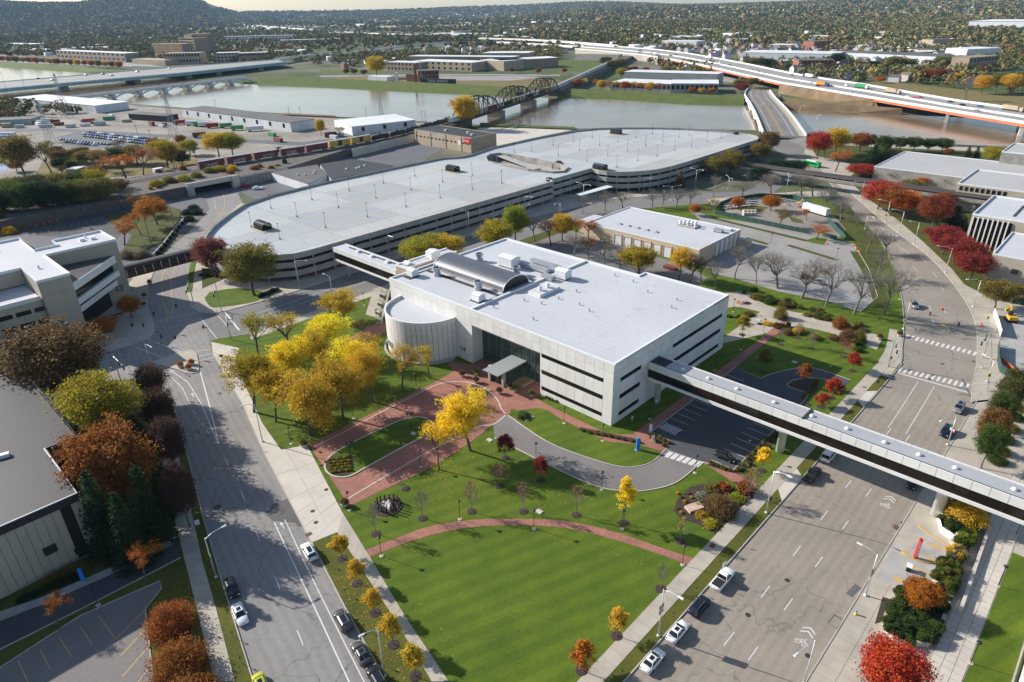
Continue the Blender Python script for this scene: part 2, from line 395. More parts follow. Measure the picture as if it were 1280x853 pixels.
# brick drive, lawns, paths
bA=gp([(386,556.5),(549,475.5),(574,460),(590,470),(640,497),(638,516.6),(635,520),(617,531),(590,552),(540,585),(431,636),(430,623)])
bB=U([(-53,-4),(-46.5,-1),(-46.5,5),(-21.5,5),(-21.5,-3)])+gp([(650,512),(620,512),(570,470)])
bC=gp([(640,500),(661,492),(684,506.7),(724,526),(755,541),(775,544),(797,543),(815,541),(839,557),(831,566),(797,556),(760,553),(724,536),(676,511),(645,514)])
bD=U([(5.6,1),(5.6,62),(4.9,78),(5.3,84),(7.9,84),(7.8,62),(8.15,45),(8.15,1)])
for _i,_b in enumerate((bA,bB,bC,bD)):sheet("brick_drive",_b,.131+.003*_i,"brick_paving")
arc_up=smooth_line(gp([(457.4,688),(498,672.5),(537.6,658.4),(577,652),(619,649.4),(670,649.6),(712.5,653),(768.7,665.6),(825,685),(867,699)]),4)
arc_lo=smooth_line(gp([(461.5,697),(506.6,680),(549,667),(594,659.5),(632,657.5),(670,657.7),(718,662.8),(768.7,675.4),(825,694),(861,707)]),4)
tag(MB().strip([(p.x,p.y,.13)for p in arc_up],[(p.x,p.y,.13)for p in arc_lo]).build('path','brick_paving',recalc=False),kind='structure')
sheet('path',gp([(877,578),(886,572),(948,606),(937,617)]),.128,'brick_paving')
# brick and concrete paths at the street side of the main building
sheet('path',gp([(443,432),(494,411.5),(497,404),(487,397),(460,409),(436,424)]),.128,'brick_paving')
sheet('path',gp([(457,394),(467,362),(487,355),(480,372),(473,398)]),.124,'concrete_walk')
# asphalt loop and parking
loop=smooth_line(gp([(618,548),(650,564),(684,581),(715,596),(746,609),(780,615),(814,613),(847,603),(877,578)]),4)+gp([(833,561.6)])+smooth_line(gp([(833,561.6),(816.5,577),(797,584),(774,584),(735,573),(684,553),(635,520),(617,531)]),4)[1:]
sheet('drive',loop,.142,'asphalt_drive')
lot=U([(8.2,3.4),(8.2,45.2)])+gp([(951,474),(962,469),(973,466),(995,461),(1017,461),(1041,468),(1063,476),(1055,485),(1039,477),(1017,473),(995,475),(984,480.5),(988,485),(1011,492.5)])+U([(28.7,40),(28.7,3.4)])+gp([(877,578),(833,561.6)])
sheet('parking_lot',lot,.148,'asphalt_fresh')
kerb(smooth_line(gp([(618,548),(650,564),(684,581),(715,596),(746,609),(780,615),(814,613),(847,603),(877,578)]),4),.18,.08,.22,'concrete_pale')
kerb(smooth_line(gp([(833,561.6),(816.5,577),(797,584),(774,584),(735,573),(684,553),(635,520)]),4),.18,.08,.24,'concrete_pale')
kerb(U([(8.2,3.4),(8.2,45.2)])+smooth_line(gp([(951,474),(962,469),(973,466),(995,461),(1017,461),(1041,468),(1063,476)]),3),.16,.08,.2,'concrete_pale')
kerb(smooth_line(gp([(1055,485),(1039,477),(1017,473),(995,475),(984,480.5),(988,485),(1011,492.5)]),3)+U([(28.7,40),(28.7,3.4)]),.16,.08,.2,'concrete_pale')
kerb(gp([(912,588),(877,578)]),.16,.08,.2,'concrete_pale')
# capsule lawn in the brick drive, with planting bed and white kerb
cap=smooth_line(gp([(406,580),(420,566),(460,545),(500,527),(521,522.5),(534,525),(542,534),(535,543),(500,562),(460,584),(438,596),(420,597),(408,590),(406,580)]),4)[:-1]
slab('lawn',cap,.10,.25,'grass'); kerb(cap,.3,.1,.3,'concrete_pale',True)
slab('flower_bed',smooth_line(gp([(407,581),(414,573),(438,571),(442,580),(437,593),(424,596),(411,591),(407,581)]),3)[:-1],.2,.32,'mulch')
# white edge lines of the brick drive
def line(pts,w,z,m,name='road_marking'):
 b=MB(); P=[Vector((p[0],p[1],0))for p in pts]; off=[]
 for i in range(len(P)):
  d=(P[min(i+1,len(P)-1)]-P[max(i-1,0)]).normalized(); off.append(Vector((-d.y,d.x,0))*w/2)
 b.strip([tuple((p+o).xy)+(z,)for p,o in zip(P,off)],[tuple((p-o).xy)+(z,)for p,o in zip(P,off)])
 return tag(b.build(name,m,recalc=False),kind='structure')
line(smooth_line(gp([(391,560),(420,546),(480,514),(530,489),(553,479.5),(580,478),(604,485),(620,498),(627,512),(632,518)]),5),.3,.15,'concrete_pale','edging')
line(smooth_line(gp([(434,625),(450,615),(500,586),(540,563),(575,546),(600,534),(617,531),(632,520)]),5),.3,.15,'concrete_pale','edging')
ring=[g(575,506)+Vector((math.cos(t)*3.4,math.sin(t)*3.4,0))for t in np.linspace(0,2*math.pi,25)[:-1]]
slab('flower_bed',ring,.1,.24,'mulch'); kerb(ring,.3,.1,.3,'concrete_pale',True)
# lawn by the entrance (raised above the brick), planting beds
slab('lawn',smooth_line(gp([(638,517),(676,511),(700,524),(724,536),(760,553),(797,556),(822,567),(818,574),(797,583),(774,583),(735,572),(684,552),(652,532)]),3),.10,.17,'grass')
slab('flower_bed',gp([(842,640),(846,626),(862,610),(890,603),(905,606),(925,618),(937,622),(905,656),(893,668),(870,655),(852,650)]),.1,.16,'mulch')
slab('flower_bed',smooth_line(gp([(985,482),(1000,475.5),(1017,474),(1022,480),(1020,490),(1011,492)]),3),.1,.17,'mulch')
for a,b in(((724,537),(800,553)),((812,543),(838,556)),((885,580),(913,589))):
 p,q=g(*a),g(*b); line([p,q],1.5,.19,'mulch','flower_bed')
line([uv(29.8,3),uv(29.8,40)],1.6,.165,'mulch','flower_bed')
# promenade behind the building
prom_u=smooth_line(gp([(895,372),(907,367),(928,365),(942,370),(960,383),(1017,396),(1057,409),(1104,421)]),3); prom_l=smooth_line(gp([(900,391),(907,386),(920,384),(936,387),(973.5,397),(995,407),(1039,417),(1096,438)]),3)
walk(prom_u,prom_l,2.6,2,m='concrete_walk',z=.14)
sheet('path',U([(-3,56),(-3,84),(8,92),(12,86),(-2,54)]),.12,'concrete_walk')
# visitor parking lot and vehicle yard behind the pale service building
vlot=gp([(892,272),(958,282),(1066.7,305),(1085.7,336.7),(1097,371.5),(1076,390.5),(1039,378.5),(973.5,365),(923,350),(890,342),(880,330),(930,300),(880,280),(860,262)])
sheet('parking_lot',vlot,.13,'asphalt_lot')
sheet('yard',U([(-104,112),(-96,112),(-45,106),(-30,100),(-30,82),(-104,82)]),.125,'asphalt_drive')
sheet('yard',gp([(905,266),(960,284),(1010,296),(1046,300),(1058,288),(1040,268),(1000,252),(950,248),(915,254)]),.138,'gravel')
kerb(gp([(1066.7,305),(1085.7,336.7),(1097,371.5),(1076,390.5)]),.2,.08,.26,'concrete_kerb')
for a,b,wd in(((985,307),(1047,326),2.2),((890,273),(1010,302),2.6),((932,298),(960,306),2.4)):
 line([g(*a),g(*b)],wd,.16,'grass_litter','verge')
line([g(1070,315),g(1092,350),g(1103,385)],4.5,.16,'grass_litter','verge')
sheet('verge',gp([(1058,252),(1075,276),(1098,302),(1112,335),(1092,345),(1080,318),(1060,292),(1040,264)]),.15,'grass_litter')
sheet('verge',U([(-110,112),(-104,112),(-104,86),(-104,62),(-110,62)]),.13,'grass_litter')
sheet('path',gp([(884,250),(935,244),(1000,240),(1032,239),(1040,246),(1000,247),(935,252),(890,258)]),.13,'concrete_walk')
# far (east) side of the right street: walk, plaza, grass
eblk=RK_Rs[:]+gp([(1006,172),(1060,178),(1256,186),(1340,190)])+[g(1500,420),g(1500,700),uv(110,-95)]
slab('pavement',eblk,-.05,.10,'concrete_walk')
sheet('lawn',gp([(1058,224),(1068,217),(1062,205),(1020,195),(1012,180),(1100,184),(1256,190),(1290,240),(1290,300),(1262,330),(1236,372),(1205,356),(1190,337),(1153,302),(1120,274),(1088,251)]),.14,'grass_litter')
sheet('lawn',U([(76,-95),(81,-95),(81,14.6),(76,14.6)]),.14,'grass')
sheet('path',gp([(1256,186),(1110,181),(1060,178),(1056,182),(1110,185),(1256,191)]),.15,'concrete_walk')
# plaza pavers beside the planter, built slab by slab
walk(U([(71.6,-60),(71.6,40)]),U([(75.9,-60),(75.9,40)]),1.45,3,m='concrete_pale',z=.15,gap=.07,maxn=300,name='plaza')
walk(U([(60.0,-60),(60.0,8)]),U([(65.4,-60),(65.4,8)]),2.1,2,m='concrete_walk',z=.15,name='pavement')
walk(RK_Rs[6:30],[p+Vector((4.2,.5,0))for p in RK_Rs[6:30]],2.6,1,m='concrete_walk',z=.15,name='pavement')
# west side of the left street
wblk=LK_L[:]+gp([(-260,510),(-260,980)])
slab('lawn',wblk,-.05,.10,'grass_verge')
sheet('verge',gp([(294,853),(269.6,759),(252,698),(262,690),(276,725),(313,849),(314,853)]),.115,'grass_verge')
sheet('lane',gp([(0,779),(0,812),(110,757),(226,697),(222,678),(135,715)]),.115,'asphalt_fresh')
walk(gp([(0,765),(52,748),(130,714),(219,671)]),gp([(0,777),(54,756),(134,721),(222,679)]),2.1,m='concrete_grey',z=.145)
sheet('parking_lot',gp([(0,837),(100,772),(200,727),(202,737),(182,762),(192,853),(200,900),(0,900)]),.118,'asphalt_drive')
kerb(gp([(0,836),(100,771),(200,727),(202,737),(182,762),(192,853)]),.2,.1,.22)
kerb(gp([(0,813),(110,758),(226,698)]),.2,.1,.22)
# plaza in front of the white stepped building with the number, traffic island, corner opposite
slab('plaza',gp([(194.5,412),(188,424),(158,434),(133,441),(60,449),(40,430),(104,404),(150,372),(168,345),(172,336),(193,339),(186,356),(185,382)]),-.05,.12,'concrete_walk')
slab('traffic_island',smooth_line(gp([(188,454),(213.7,460),(231,467),(243,467),(249,461.6),(239.5,437.5),(188,454)]),3)[:-1],-.05,.16,'concrete_walk')
nblk=gp([(233,366),(240,385),(249,391),(264,392)])+F_N[1:9]+gp([(730,244),(600,240),(300,255),(262,289),(249,306),(240,333),(233,358)])
slab('pavement',nblk,-.05,.10,'concrete_walk')
slab('lawn',smooth_line(gp([(256,373),(262,383),(275,384.5),(320,377),(330,366),(296,361),(262,366)]),3),.08,.2,'grass')
slab('lawn',gp([(233,366),(237,335),(241,318),(247,318),(243,340),(240,365)]),.08,.19,'grass')
slab('lawn',gp([(252,335),(285,342),(278,350),(253,361)]),.08,.19,'grass_litter')
# main building
def m_panel(name,c,var=.06):
 t=NT(name); oi=t.n('ObjectInfo')
 col=t.mix(t.ramp(oi.outputs['Random'],0,1),sc(c,1-var),sc(c,1+var*.5))
 col=t.mix(1.0,col,t.mix(t.ramp(t.noise(.35,5),.3,.7),(.92,)*3,(1.03,)*3),'MULTIPLY')
 st=t.n('Mapping'); st.inputs['Scale'].default_value=(2.2,2.2,.12); t.L(t.pos,st.inputs[0])
 col=t.mix(1.0,col,t.mix(t.ramp(t.noise(1.0,4,.7,st.outputs[0]),.3,.75),(1.0,)*3,(.95,.945,.935)),'MULTIPLY')
 return t.done(col,.55,0,.35)
m_panel('panel_white',(.71,.70,.675)); m_panel('panel_beige',(.54,.43,.31)); m_panel('panel_stone',(.40,.355,.29)); m_panel('panel_tan',(.47,.365,.245))
def m_glass(name,tint,refl=.5,rough=.03):
 t=NT(name); t.t.nodes.remove(t.b); gl=t.n('BsdfGlossy'); gl.inputs['Roughness'].default_value=rough; gl.inputs['Color'].default_value=(.9,.95,1,1)
 df=t.n('BsdfDiffuse'); df.inputs['Color'].default_value=(*tint,1); mx=t.n('MixShader'); fr=t.n('Fresnel'); fr.inputs['IOR'].default_value=1.5
 t.L(t.math('MULTIPLY',fr.outputs[0],refl),mx.inputs[0]); t.L(df.outputs[0],mx.inputs[1]); t.L(gl.outputs[0],mx.inputs[2]); t.L(mx.outputs[0],t.out.inputs[0]); MATS[name]=t.m
def m_clear(name,tint,a=.75,refl=1.0):
 t=NT(name); t.t.nodes.remove(t.b); gl=t.n('BsdfGlossy'); gl.inputs['Roughness'].default_value=.02; tr=t.n('BsdfTransparent'); tr.inputs['Color'].default_value=(*tint,1)
 df=t.n('BsdfDiffuse'); df.inputs['Color'].default_value=(*tint,1); m1=t.n('MixShader'); m1.inputs[0].default_value=1-a; t.L(tr.outputs[0],m1.inputs[1]); t.L(df.outputs[0],m1.inputs[2])
 mx=t.n('MixShader'); fr=t.n('Fresnel'); fr.inputs['IOR'].default_value=1.5; t.L(t.math('MULTIPLY',fr.outputs[0],refl),mx.inputs[0]); t.L(m1.outputs[0],mx.inputs[1]); t.L(gl.outputs[0],mx.inputs[2]); t.L(mx.outputs[0],t.out.inputs[0]); MATS[name]=t.m
m_glass('glass_dark',(.012,.012,.013),.8); m_glass('glass_bronze',(.016,.012,.01),.6); m_clear('glass_clear',(.5,.7,.62),.9); m_clear('glass_canopy',(.6,.66,.64),.5)
flat('joint_dark',(.14,.135,.125),.9); flat('void_dark',(.012,.012,.012),.9); flat('metal_white',(.68,.69,.70),.4,.0,.5); flat('metal_dark',(.05,.05,.055),.45,.6)
flat('black_metal',(.018,.018,.02),.4,.4); flat('metal_grey',(.32,.33,.34),.4,.7); flat('metal_galv',(.42,.44,.46),.45,.5); flat('number_dark',(.06,.055,.05),.5)
mat('roof_walk',(.035,.035,.04),.9); mat('stone_pylon',(.42,.37,.31),.8,.12,1.0); mat('interior_green',(.05,.16,.06),.8); mat('interior_tan',(.28,.2,.12),.8); flat('interior_white',(.6,.6,.58),.6)
def m_roof(name,c,d,pitch,seam=.12,stain=.35):
 t=NT(name)
 col=t.mix(t.ramp(t.noise(.05,5),.3,.7),sc(c,.93),sc(c,1.03))
 col=t.mix(t.math('MULTIPLY',t.ramp(t.noise(.35,6,.72),.56,.75),stain),col,sc(c,.62))
 x=t.math('FRACT',t.math('MULTIPLY',t.dotp((-d[1],d[0],0),500),1/pitch))
 ln=t.math('MULTIPLY',t.ramp(x,.0,.06,1,0),t.ramp(t.noise(.6,3),.35,.6,.3,1))
 col=t.mix(t.math('MULTIPLY',ln,seam),col,sc(c,.3))
 return t.done(col,.55,0,.3)
m_roof('roof_white',(.50,.508,.53),AX,1.9,.75,.6); m_roof('roof_bridge',(.36,.365,.38),AX,2.8,.4); m_roof('roof_grey',(.50,.505,.53),AX,3,.15,.5); m_roof('roof_tar',(.045,.043,.043),AX,2.4,.25,.7); m_roof('roof_deck_old',(.42,.41,.40),BX,2.5,.2,.6)
_t=NT('vault_metal'); _w=_t.math('FRACT',_t.math('MULTIPLY',_t.dotp(AX,500),1/.9)); _t.done(_t.mix(_t.ramp(_w,0,.1,1,0),(.115,.122,.135),(.06,.063,.07)),.42,.35)
MBW,MBD,MBH=81.8,50.0,16.3
ROWS=[(0,1.5),(2.6,6.1),(7.3,10.7),(11.8,14.05),(14.05,16.3)]
SOLID=[(0,2.05),(2.05,6.7),(6.7,11.25),(11.25,14.05),(14.05,16.3)]
PM={}
def panel(parent,a,b,z0,z1,nrm,m,th=.12,gap=.032):
 """a facing panel between two plan points, outer face on the line; alike panels share one mesh"""
 d=Vector((b.x-a.x,b.y-a.y,0)); L=d.length; d.normalize(); key=(round(L,2),round(z1-z0,2),m,th)
 if key not in PM:
  h=z1-z0; x=L/2-gap; me=bpy.data.meshes.new('panel')
  mb=MB().box(-x,x,0,th,gap,h-gap); me.from_pydata(mb.v,[],mb.f); me.materials.append(MATS[m]); PM[key]=me
 o=bpy.data.objects.new('panel',PM[key]); COL.objects.link(o); n=Vector((nrm[0],nrm[1],0)).normalized()
 M=Matrix(((d.x,-n.x,0,0),(d.y,-n.y,0,0),(0,0,1,0),(0,0,0,1))); c=(a+b)/2
 if d.x*(-n.y)-d.y*(-n.x)<0:M=Matrix(((-d.x,-n.x,0,0),(-d.y,-n.y,0,0),(0,0,1,0),(0,0,0,1)))
 M.translation=Vector((c.x,c.y,z0))-wloc(parent); o.parent=parent; o.matrix_local=M; return o
def ribbon(parent,a,b,z0,z1,nrm,inset=.22,pane=2.7,m='glass_dark',frame='metal_dark'):
 """a ribbon window: reveal and single panes"""
 n=Vector((nrm[0],nrm[1],0)).normalized(); d=(b-a); L=d.length; d.normalize()
 mb=MB(); k=max(1,round(L/pane)); c=(a+b)/2-n*(inset+.02)
 for i in range(k+1):mb.obox(a+d*(L*i/k)-n*(inset-.03),d,.07,.08,z0,z1)
 mb.obox(c+n*.05,d,L,.08,z0,z0+.07)
 fr=mb.build('window',frame,parent)
 for i in range(k):
  p0=a+d*(L*i/k)-n*inset; p1=a+d*(L*(i+1)/k)-n*inset; tl=rnd.uniform(-.01,.01)
  MB().quad((p0.x,p0.y,z0),(p1.x,p1.y,z0),(p1.x-n.x*tl,p1.y-n.y*tl,z1),(p0.x-n.x*tl,p0.y-n.y*tl,z1)).build('pane',m,fr,recalc=False)
main=thing('main_building','large white panelled building with flat white roof and round drum at the centre','building',uv(-41,25))
core=MB()
core.ubox(-MBW+.3,-47.0,.3,MBD,0,15.9); core.ubox(-47.0,-21.6,12,MBD,0,11.6); core.ubox(-47.0,-21.6,.3,MBD,11.8,15.9); core.ubox(-21.6,-.4,.3,53,0,15.9)
core.build('wall_core','void_dark',main)
fac=MB().ubox(-MBW,-MBW+.28,.1,MBD,0,16.25).ubox(-MBW,-26.8,MBD,MBD+.3,0,16.25).ubox(-26.8,0,53,53.3,0,16.25).ubox(-27.1,-26.8,MBD+.3,53,0,16.25).build('wall','panel_white',main)
NF,NR=-BX,AX
n=30; pw=MBW/n
for i in range(n):
 u0=-MBW+i*pw; u1=u0+pw; um=(u0+u1)/2
 if um<-46.9:rows=SOLID
 elif um<-21.9:rows=ROWS[3:]
 elif u1<-2.0:rows=ROWS
 else:rows=SOLID
 if-76.5<um<-53.5:rows=[r for r in rows if r[1]>11.5]
 for z0,z1 in rows:panel(fac,uv(u0,0),uv(u1,0),z0,z1,NF,'panel_white')
n=19; pw=53.3/n
for i in range(n):
 v0=i*pw; v1=v0+pw; vm=(v0+v1)/2
 for z0,z1 in(ROWS if(2.7<vm<10.3 or 25.3<vm<50.5)else SOLID):panel(fac,uv(0,v0),uv(0,v1),z0,z1,NR,'panel_white')
for z0,z1 in((1.5,2.6),(6.1,7.3),(10.7,11.8)):
 ribbon(main,uv(-21.4,0),uv(-2.75,0),z0,z1,NF); ribbon(main,uv(0,2.8),uv(0,8.4+2.8),z0,z1,NR); ribbon(main,uv(0,25.25),uv(0,50.5),z0,z1,NR)
 # glass entrance hall
hall=MB(); nc,nrw=9,4; u0,u1=-46.8,-21.8
for i in range(nc+1):hall.ubox(u0+(u1-u0)*i/nc-.06,u0+(u1-u0)*i/nc+.06,4.0,4.18,0,11.8)
for k in range(nrw+1):hall.ubox(u0,u1,4.02,4.16,11.7*k/nrw,11.7*k/nrw+.1)
hw=hall.build('curtain_wall','metal_grey',main)
for i in range(nc):
 for k in range(nrw):
  a=u0+(u1-u0)*i/nc+.06; b=u0+(u1-u0)*(i+1)/nc-.06
  MB().quad(uv(a,4.1,11.7*k/nrw+.1),uv(b,4.1,11.7*k/nrw+.1),uv(b,4.1,11.7*(k+1)/nrw),uv(a,4.1,11.7*(k+1)/nrw)).build('pane','glass_clear',hw,recalc=False)
inn=MB().ubox(-46.9,-46.6,4.2,12,0,11.7).ubox(-40,-22,11.6,11.9,0,11.6).build('hall_wall','interior_tan',main)
MB().ubox(-46.5,-40.2,11.5,11.8,0,11.6).build('hall_green_wall','interior_green',main)
MB().ubox(-36,-22,8.5,11.5,7.1,7.6).ubox(-38,-22,7.5,11.5,3.4,3.9).ubox(-46.5,-22,4.2,11.6,.0,.16).build('hall_floor','interior_tan',main)
MB().ubox(-41.6,-41.2,6,6.4,0,11.5).ubox(-30.4,-30.0,6,6.4,0,11.5).build('hall_column','interior_white',main)
MB().ubox(-22.0,-21.6,.1,4.1,0,11.8).ubox(-46.9,-46.6,.1,4.0,0,11.8).ubox(-47,-21.6,.12,11.9,11.62,11.8).build('reveal','panel_white',main)
# canopy and vestibule
MB().ubox(-35.5,-30.2,-6.9,3.9,4.9,5.0).build('canopy_glass','glass_canopy',main)
cf=MB()
for u in(-35.5,-33.75,-31.95,-30.25):cf.ubox(u-.06,u+.06,-6.9,3.9,4.7,4.88)
for v in np.arange(-6.9,4,1.8):cf.ubox(-35.5,-30.2,v-.04,v+.04,5.02,5.07)
cf.build('canopy_frame','metal_galv',main)
for u in(-36.6,-31.7):MB().ubox(u,u+.6,-3.9,-3.0,0,4.6).build('pylon','stone_pylon',main); MB().ubox(u+.25,u+.35,-2.98,3.95,.14,4.6).build('side_glass','glass_clear',main)
MB().ubox(-36,-31.7,-3.4,-3.3,.1,2.8).ubox(-36,-31.7,-3.45,-3.2,2.8,4.5).build('door','glass_dark',main)
# round drum: curved panels with recessed joints
drum=MB(); cu,R0=-64.8,12.0; nseg,zr=26,[0,2.1,4.1,6.1,8.1,10.1,12.1]
for i in range(nseg):
 for k in range(6):
  a0=math.pi+math.pi*(i+.04)/nseg; a1=math.pi+math.pi*(i+.96)/nseg; am=(a0+a1)/2; z0,z1=zr[k]+.03,zr[k+1]-.03
  if i<12 and k==1:continue
  q=[(R0,a0),(R0+.01,am),(R0,a1)]
  vs=[uv(cu+r*math.cos(a),r*math.sin(a),z)for z in(z0,z1)for r,a in q]+[uv(cu+(r-.1)*math.cos(a),(r-.1)*math.sin(a),z)for z in(z0,z1)for r,a in q]
  drum.add(vs,[(0,1,4,3),(1,2,5,4),(3,4,10,9),(4,5,11,10),(1,0,6,7),(2,1,7,8),(0,3,9,6),(5,2,8,11)])
dr=drum.build('drum','panel_white',main)
ar=[math.pi+math.pi*i/40 for i in range(41)]
MB().prism([uv(cu+11.75*math.cos(a),11.75*math.sin(a))for a in ar],0,11.3).build('drum_core','joint_dark',main)
MB().prism([uv(cu+11.5*math.cos(a),11.5*math.sin(a))for a in ar],11.3,11.42).build('drum_roof','roof_white',main)
cp=MB()
for i in range(40):
 q=[(12.05,ar[i]),(12.05,ar[i+1]),(11.6,ar[i+1]),(11.6,ar[i])]
 cp.hexa([uv(cu+r*math.cos(a),r*math.sin(a),11.35)for r,a in q],[uv(cu+r*math.cos(a),r*math.sin(a),12.25)for r,a in q])
cp.build('drum_parapet','panel_white',main)
bench=MB()
for i in range(6,38):
 q=[(13.2,ar[i]),(13.2,ar[i+1]),(12.7,ar[i+1]),(12.7,ar[i])]
 bench.hexa([uv(cu+r*math.cos(a),r*math.sin(a),0)for r,a in q],[uv(cu+r*math.cos(a),r*math.sin(a),.7)for r,a in q])
bench.build('planter_wall','concrete_grey',main)
# roof: membrane, parapet, divider, vault, units
MB().prism([uv(*p)for p in[(-MBW+.4,.4),(-.5,.4),(-.5,52.7),(-26.6,52.7),(-26.6,49.7),(-MBW+.4,49.7)]],15.9,15.95).build('roof','roof_white',main)
pp=MB()
for a in[(-MBW,0.13,0,.5),(-.5,0,.5,53.3),(-26.8,-.5,52.8,53.3),(-27.1,-26.6,49.6,52.8),(-MBW,-27.1,49.6,50.3),(-MBW,-MBW+.5,.5,49.6)]:pp.ubox(a[0]-(.02 if a[0]<-50 else 0),a[1],a[2]-.02,a[3],15.9,16.42)
pp.build('parapet_coping','metal_white',main)
MB().ubox(-47.0,-46.3,.5,49.6,15.9,16.5).build('roof_divider','panel_white',main)
va=MB(); u0,u1,v0,v1=-78.5,-48.6,14.6,25.2; nv=18; rows=[]
for i in range(nv+1):
 t=math.pi*i/nv; v=(v0+v1)/2-math.cos(t)*(v1-v0)/2; z=16.4+math.sin(t)*3.0; rows.append((v,z))
for i in range(nv):va.quad(uv(u0,rows[i][0],rows[i][1]),uv(u1,rows[i][0],rows[i][1]),uv(u1,rows[i+1][0],rows[i+1][1]),uv(u0,rows[i+1][0],rows[i+1][1]))
vo=va.build('skylight_vault','vault_metal',main,True)
rim=MB()
for u in(u0,u1):
 for i in range(nv):rim.tube(uv(u,rows[i][0],rows[i][1]+.05),uv(u,rows[i+1][0],rows[i+1][1]+.05),.16,.16,5)
rim.build('vault_rim','metal_white',vo)
for ue in(u1-.3,u0+.3):MB().poly([uv(ue,v,z)for v,z in rows]+[uv(ue,v1,15.95),uv(ue,v0,15.95)]).build('vault_end','metal_dark',vo)
MB().ubox(u0,u1,v0-.2,v0+.1,15.95,16.6).ubox(u0,u1,v1-.1,v1+.2,15.95,16.6).build('vault_kerb','concrete_weathered',vo)
MB().ubox(-79,-47.4,11.6,13.0,15.96,15.99).ubox(-79,-47.2,26.6,28.2,15.96,15.99).ubox(-79.5,-78.6,4,26,15.965,15.995).ubox(-48.2,-47.2,4.5,27,15.965,15.995).ubox(-80.5,-76.5,3.8,7.6,15.97,16.0).ubox(-52,-47.3,4.6,7.4,15.97,16.0).build('roof_walkway','roof_walk',main)
def roof_unit(root,u,v,z,l,wd,h,name='roof_unit',m='metal_white',gable=.5):
 b=MB().ubox(u-l/2,u+l/2,v-wd/2,v+wd/2,z+.25,z+h); e=.12
 b.add([uv(u-l/2-e,v-wd/2-e,z+h),uv(u+l/2+e,v-wd/2-e,z+h),uv(u+l/2+e,v+wd/2+e,z+h),uv(u-l/2-e,v+wd/2+e,z+h),uv(u-l/2-e,v,z+h+gable),uv(u+l/2+e,v,z+h+gable)],[(0,1,5,4),(2,3,4,5),(0,4,3),(1,2,5),(3,2,1,0)])
 o=b.build(name,m,root); MB().ubox(u-l/2+.1,u+l/2-.1,v-wd/2+.1,v+wd/2-.1,z,z+.25).build('unit_base','metal_dark',o); return o
roof_unit(main,-78.6,6.4,15.95,2.8,2.6,2.0); roof_unit(main,-49.8,6.2,15.95,2.8,2.6,2.0); roof_unit(main,-62.3,31.5,16.1,5.6,4.2,3.0); roof_unit(main,-43.0,34.2,16.1,4.0,3.0,2.5)
def cooling(u,v):
 b=MB().lathe([(1.15,0),(1.15,.9),(.95,1.0),(.95,1.9),(1.3,2.0),(1.3,2.6),(1.05,2.65),(1.0,2.3)],14,uv(u,v,15.95))
 o=b.build('cooling_fan','metal_galv',main); MB().lathe([(1.02,2.3),(.2,2.34)],12,uv(u,v,15.95)).build('fan_grille','metal_dark',o)
for u,v in((-73.2,11.4),(-55.8,11.8),(-72.6,28.6),(-55.5,27.4)):cooling(u,v)
du=MB().ubox(-59.5,-49.5,38,39.6,16.3,17.2).ubox(-60,-48.5,33.0,35.0,16.4,17.5).ubox(-50,-48,35,39.6,16.35,17.1).ubox(-47.5,-43.5,29.5,31.5,16.3,17.4)
du.build('air_duct','metal_galv',main)
MB().ubox(-42.6,-38.2,18.5,27,15.95,16.9).build('roof_pit','panel_white',main); MB().ubox(-42.1,-38.7,19,26.5,16.6,16.92).build('pit_floor','roof_grey',main)
for i in range(14):
 u=rnd.uniform(-44,-3); v=rnd.uniform(4,47)
 MB().lathe([(.16,0),(.16,.5),(.26,.52),(.2,.7)],8,uv(u,v,15.95)).build('roof_vent','metal_grey',main)
for u,v in((-40.4,21),(-40.2,24)):MB().lathe([(.5,0),(.5,.7),(.65,.8),(.3,1.3)],10,uv(u,v,16.9)).build('roof_vent','metal_white',main)
text_on('building_number','14',2.0,uv(-50.4,-.06,3.3),AX,(0,0,1),'number_dark',main,.08)
# skybridge over the right street
def skybridge(label,u0,u1,v0,v1,zb,zt,zg0,zg1,pitch,roof,piers,far_face=True):
 r=thing('skybridge',label,'skybridge',uv((u0+u1)/2,(v0+v1)/2))
 MB().ubox(u0,u1,v0,v1,zb,zg0-.02).build('floor_beam','panel_white',r)
 MB().ubox(u0,u1,v0+.35,v1-.35,zt-.35,zt-.2).build('roof',roof,r)
 MB().ubox(u0,u1,v0+.32,v0+.42,zg0,zt-.36).ubox(u0,u1,v1-.42,v1-.32,zg0,zt-.36).build('void','void_dark',r)
 k=round((u1-u0)/pitch)
 for i in range(k):
  a=u0+(u1-u0)*i/k; b=u0+(u1-u0)*(i+1)/k
  panel(r,uv(a,v0),uv(b,v0),zg1,zt,-BX,'panel_white',.3); panel(r,uv(a,v1),uv(b,v1),zg1,zt,BX,'panel_white',.3)
  MB().quad(uv(a+.05,v0+.25,zg0),uv(b-.05,v0+.25,zg0),uv(b-.05,v0+.25,zg1),uv(a+.05,v0+.25,zg1)).build('pane','glass_bronze',r,recalc=False)
  MB().quad(uv(a+.05,v1-.25,zg0),uv(b-.05,v1-.25,zg0),uv(b-.05,v1-.25,zg1),uv(a+.05,v1-.25,zg1)).build('pane','glass_bronze',r,recalc=False)
 for u,rad in piers:
  o=MB().lathe([(rad,0),(rad,zb-.9),(rad*1.15,zb-.9),(rad*1.15,zb-.5)],16,uv(u,(v0+v1)/2,0)).build('pier','panel_white',r,True)
  MB().ubox(u-.8,u+.8,v0+.3,v1-.3,zb-.5,zb).build('pier_cap','panel_white',o)
 return r
sb=skybridge('long white skybridge with dark ribbon glass crossing above the wide right street',.15,112,14.0,19.0,6.7,11.4,7.4,9.6,2.8,'roof_bridge',[(1.9,.75),(33,.85),(63.5,1.0),(100,1.0)])
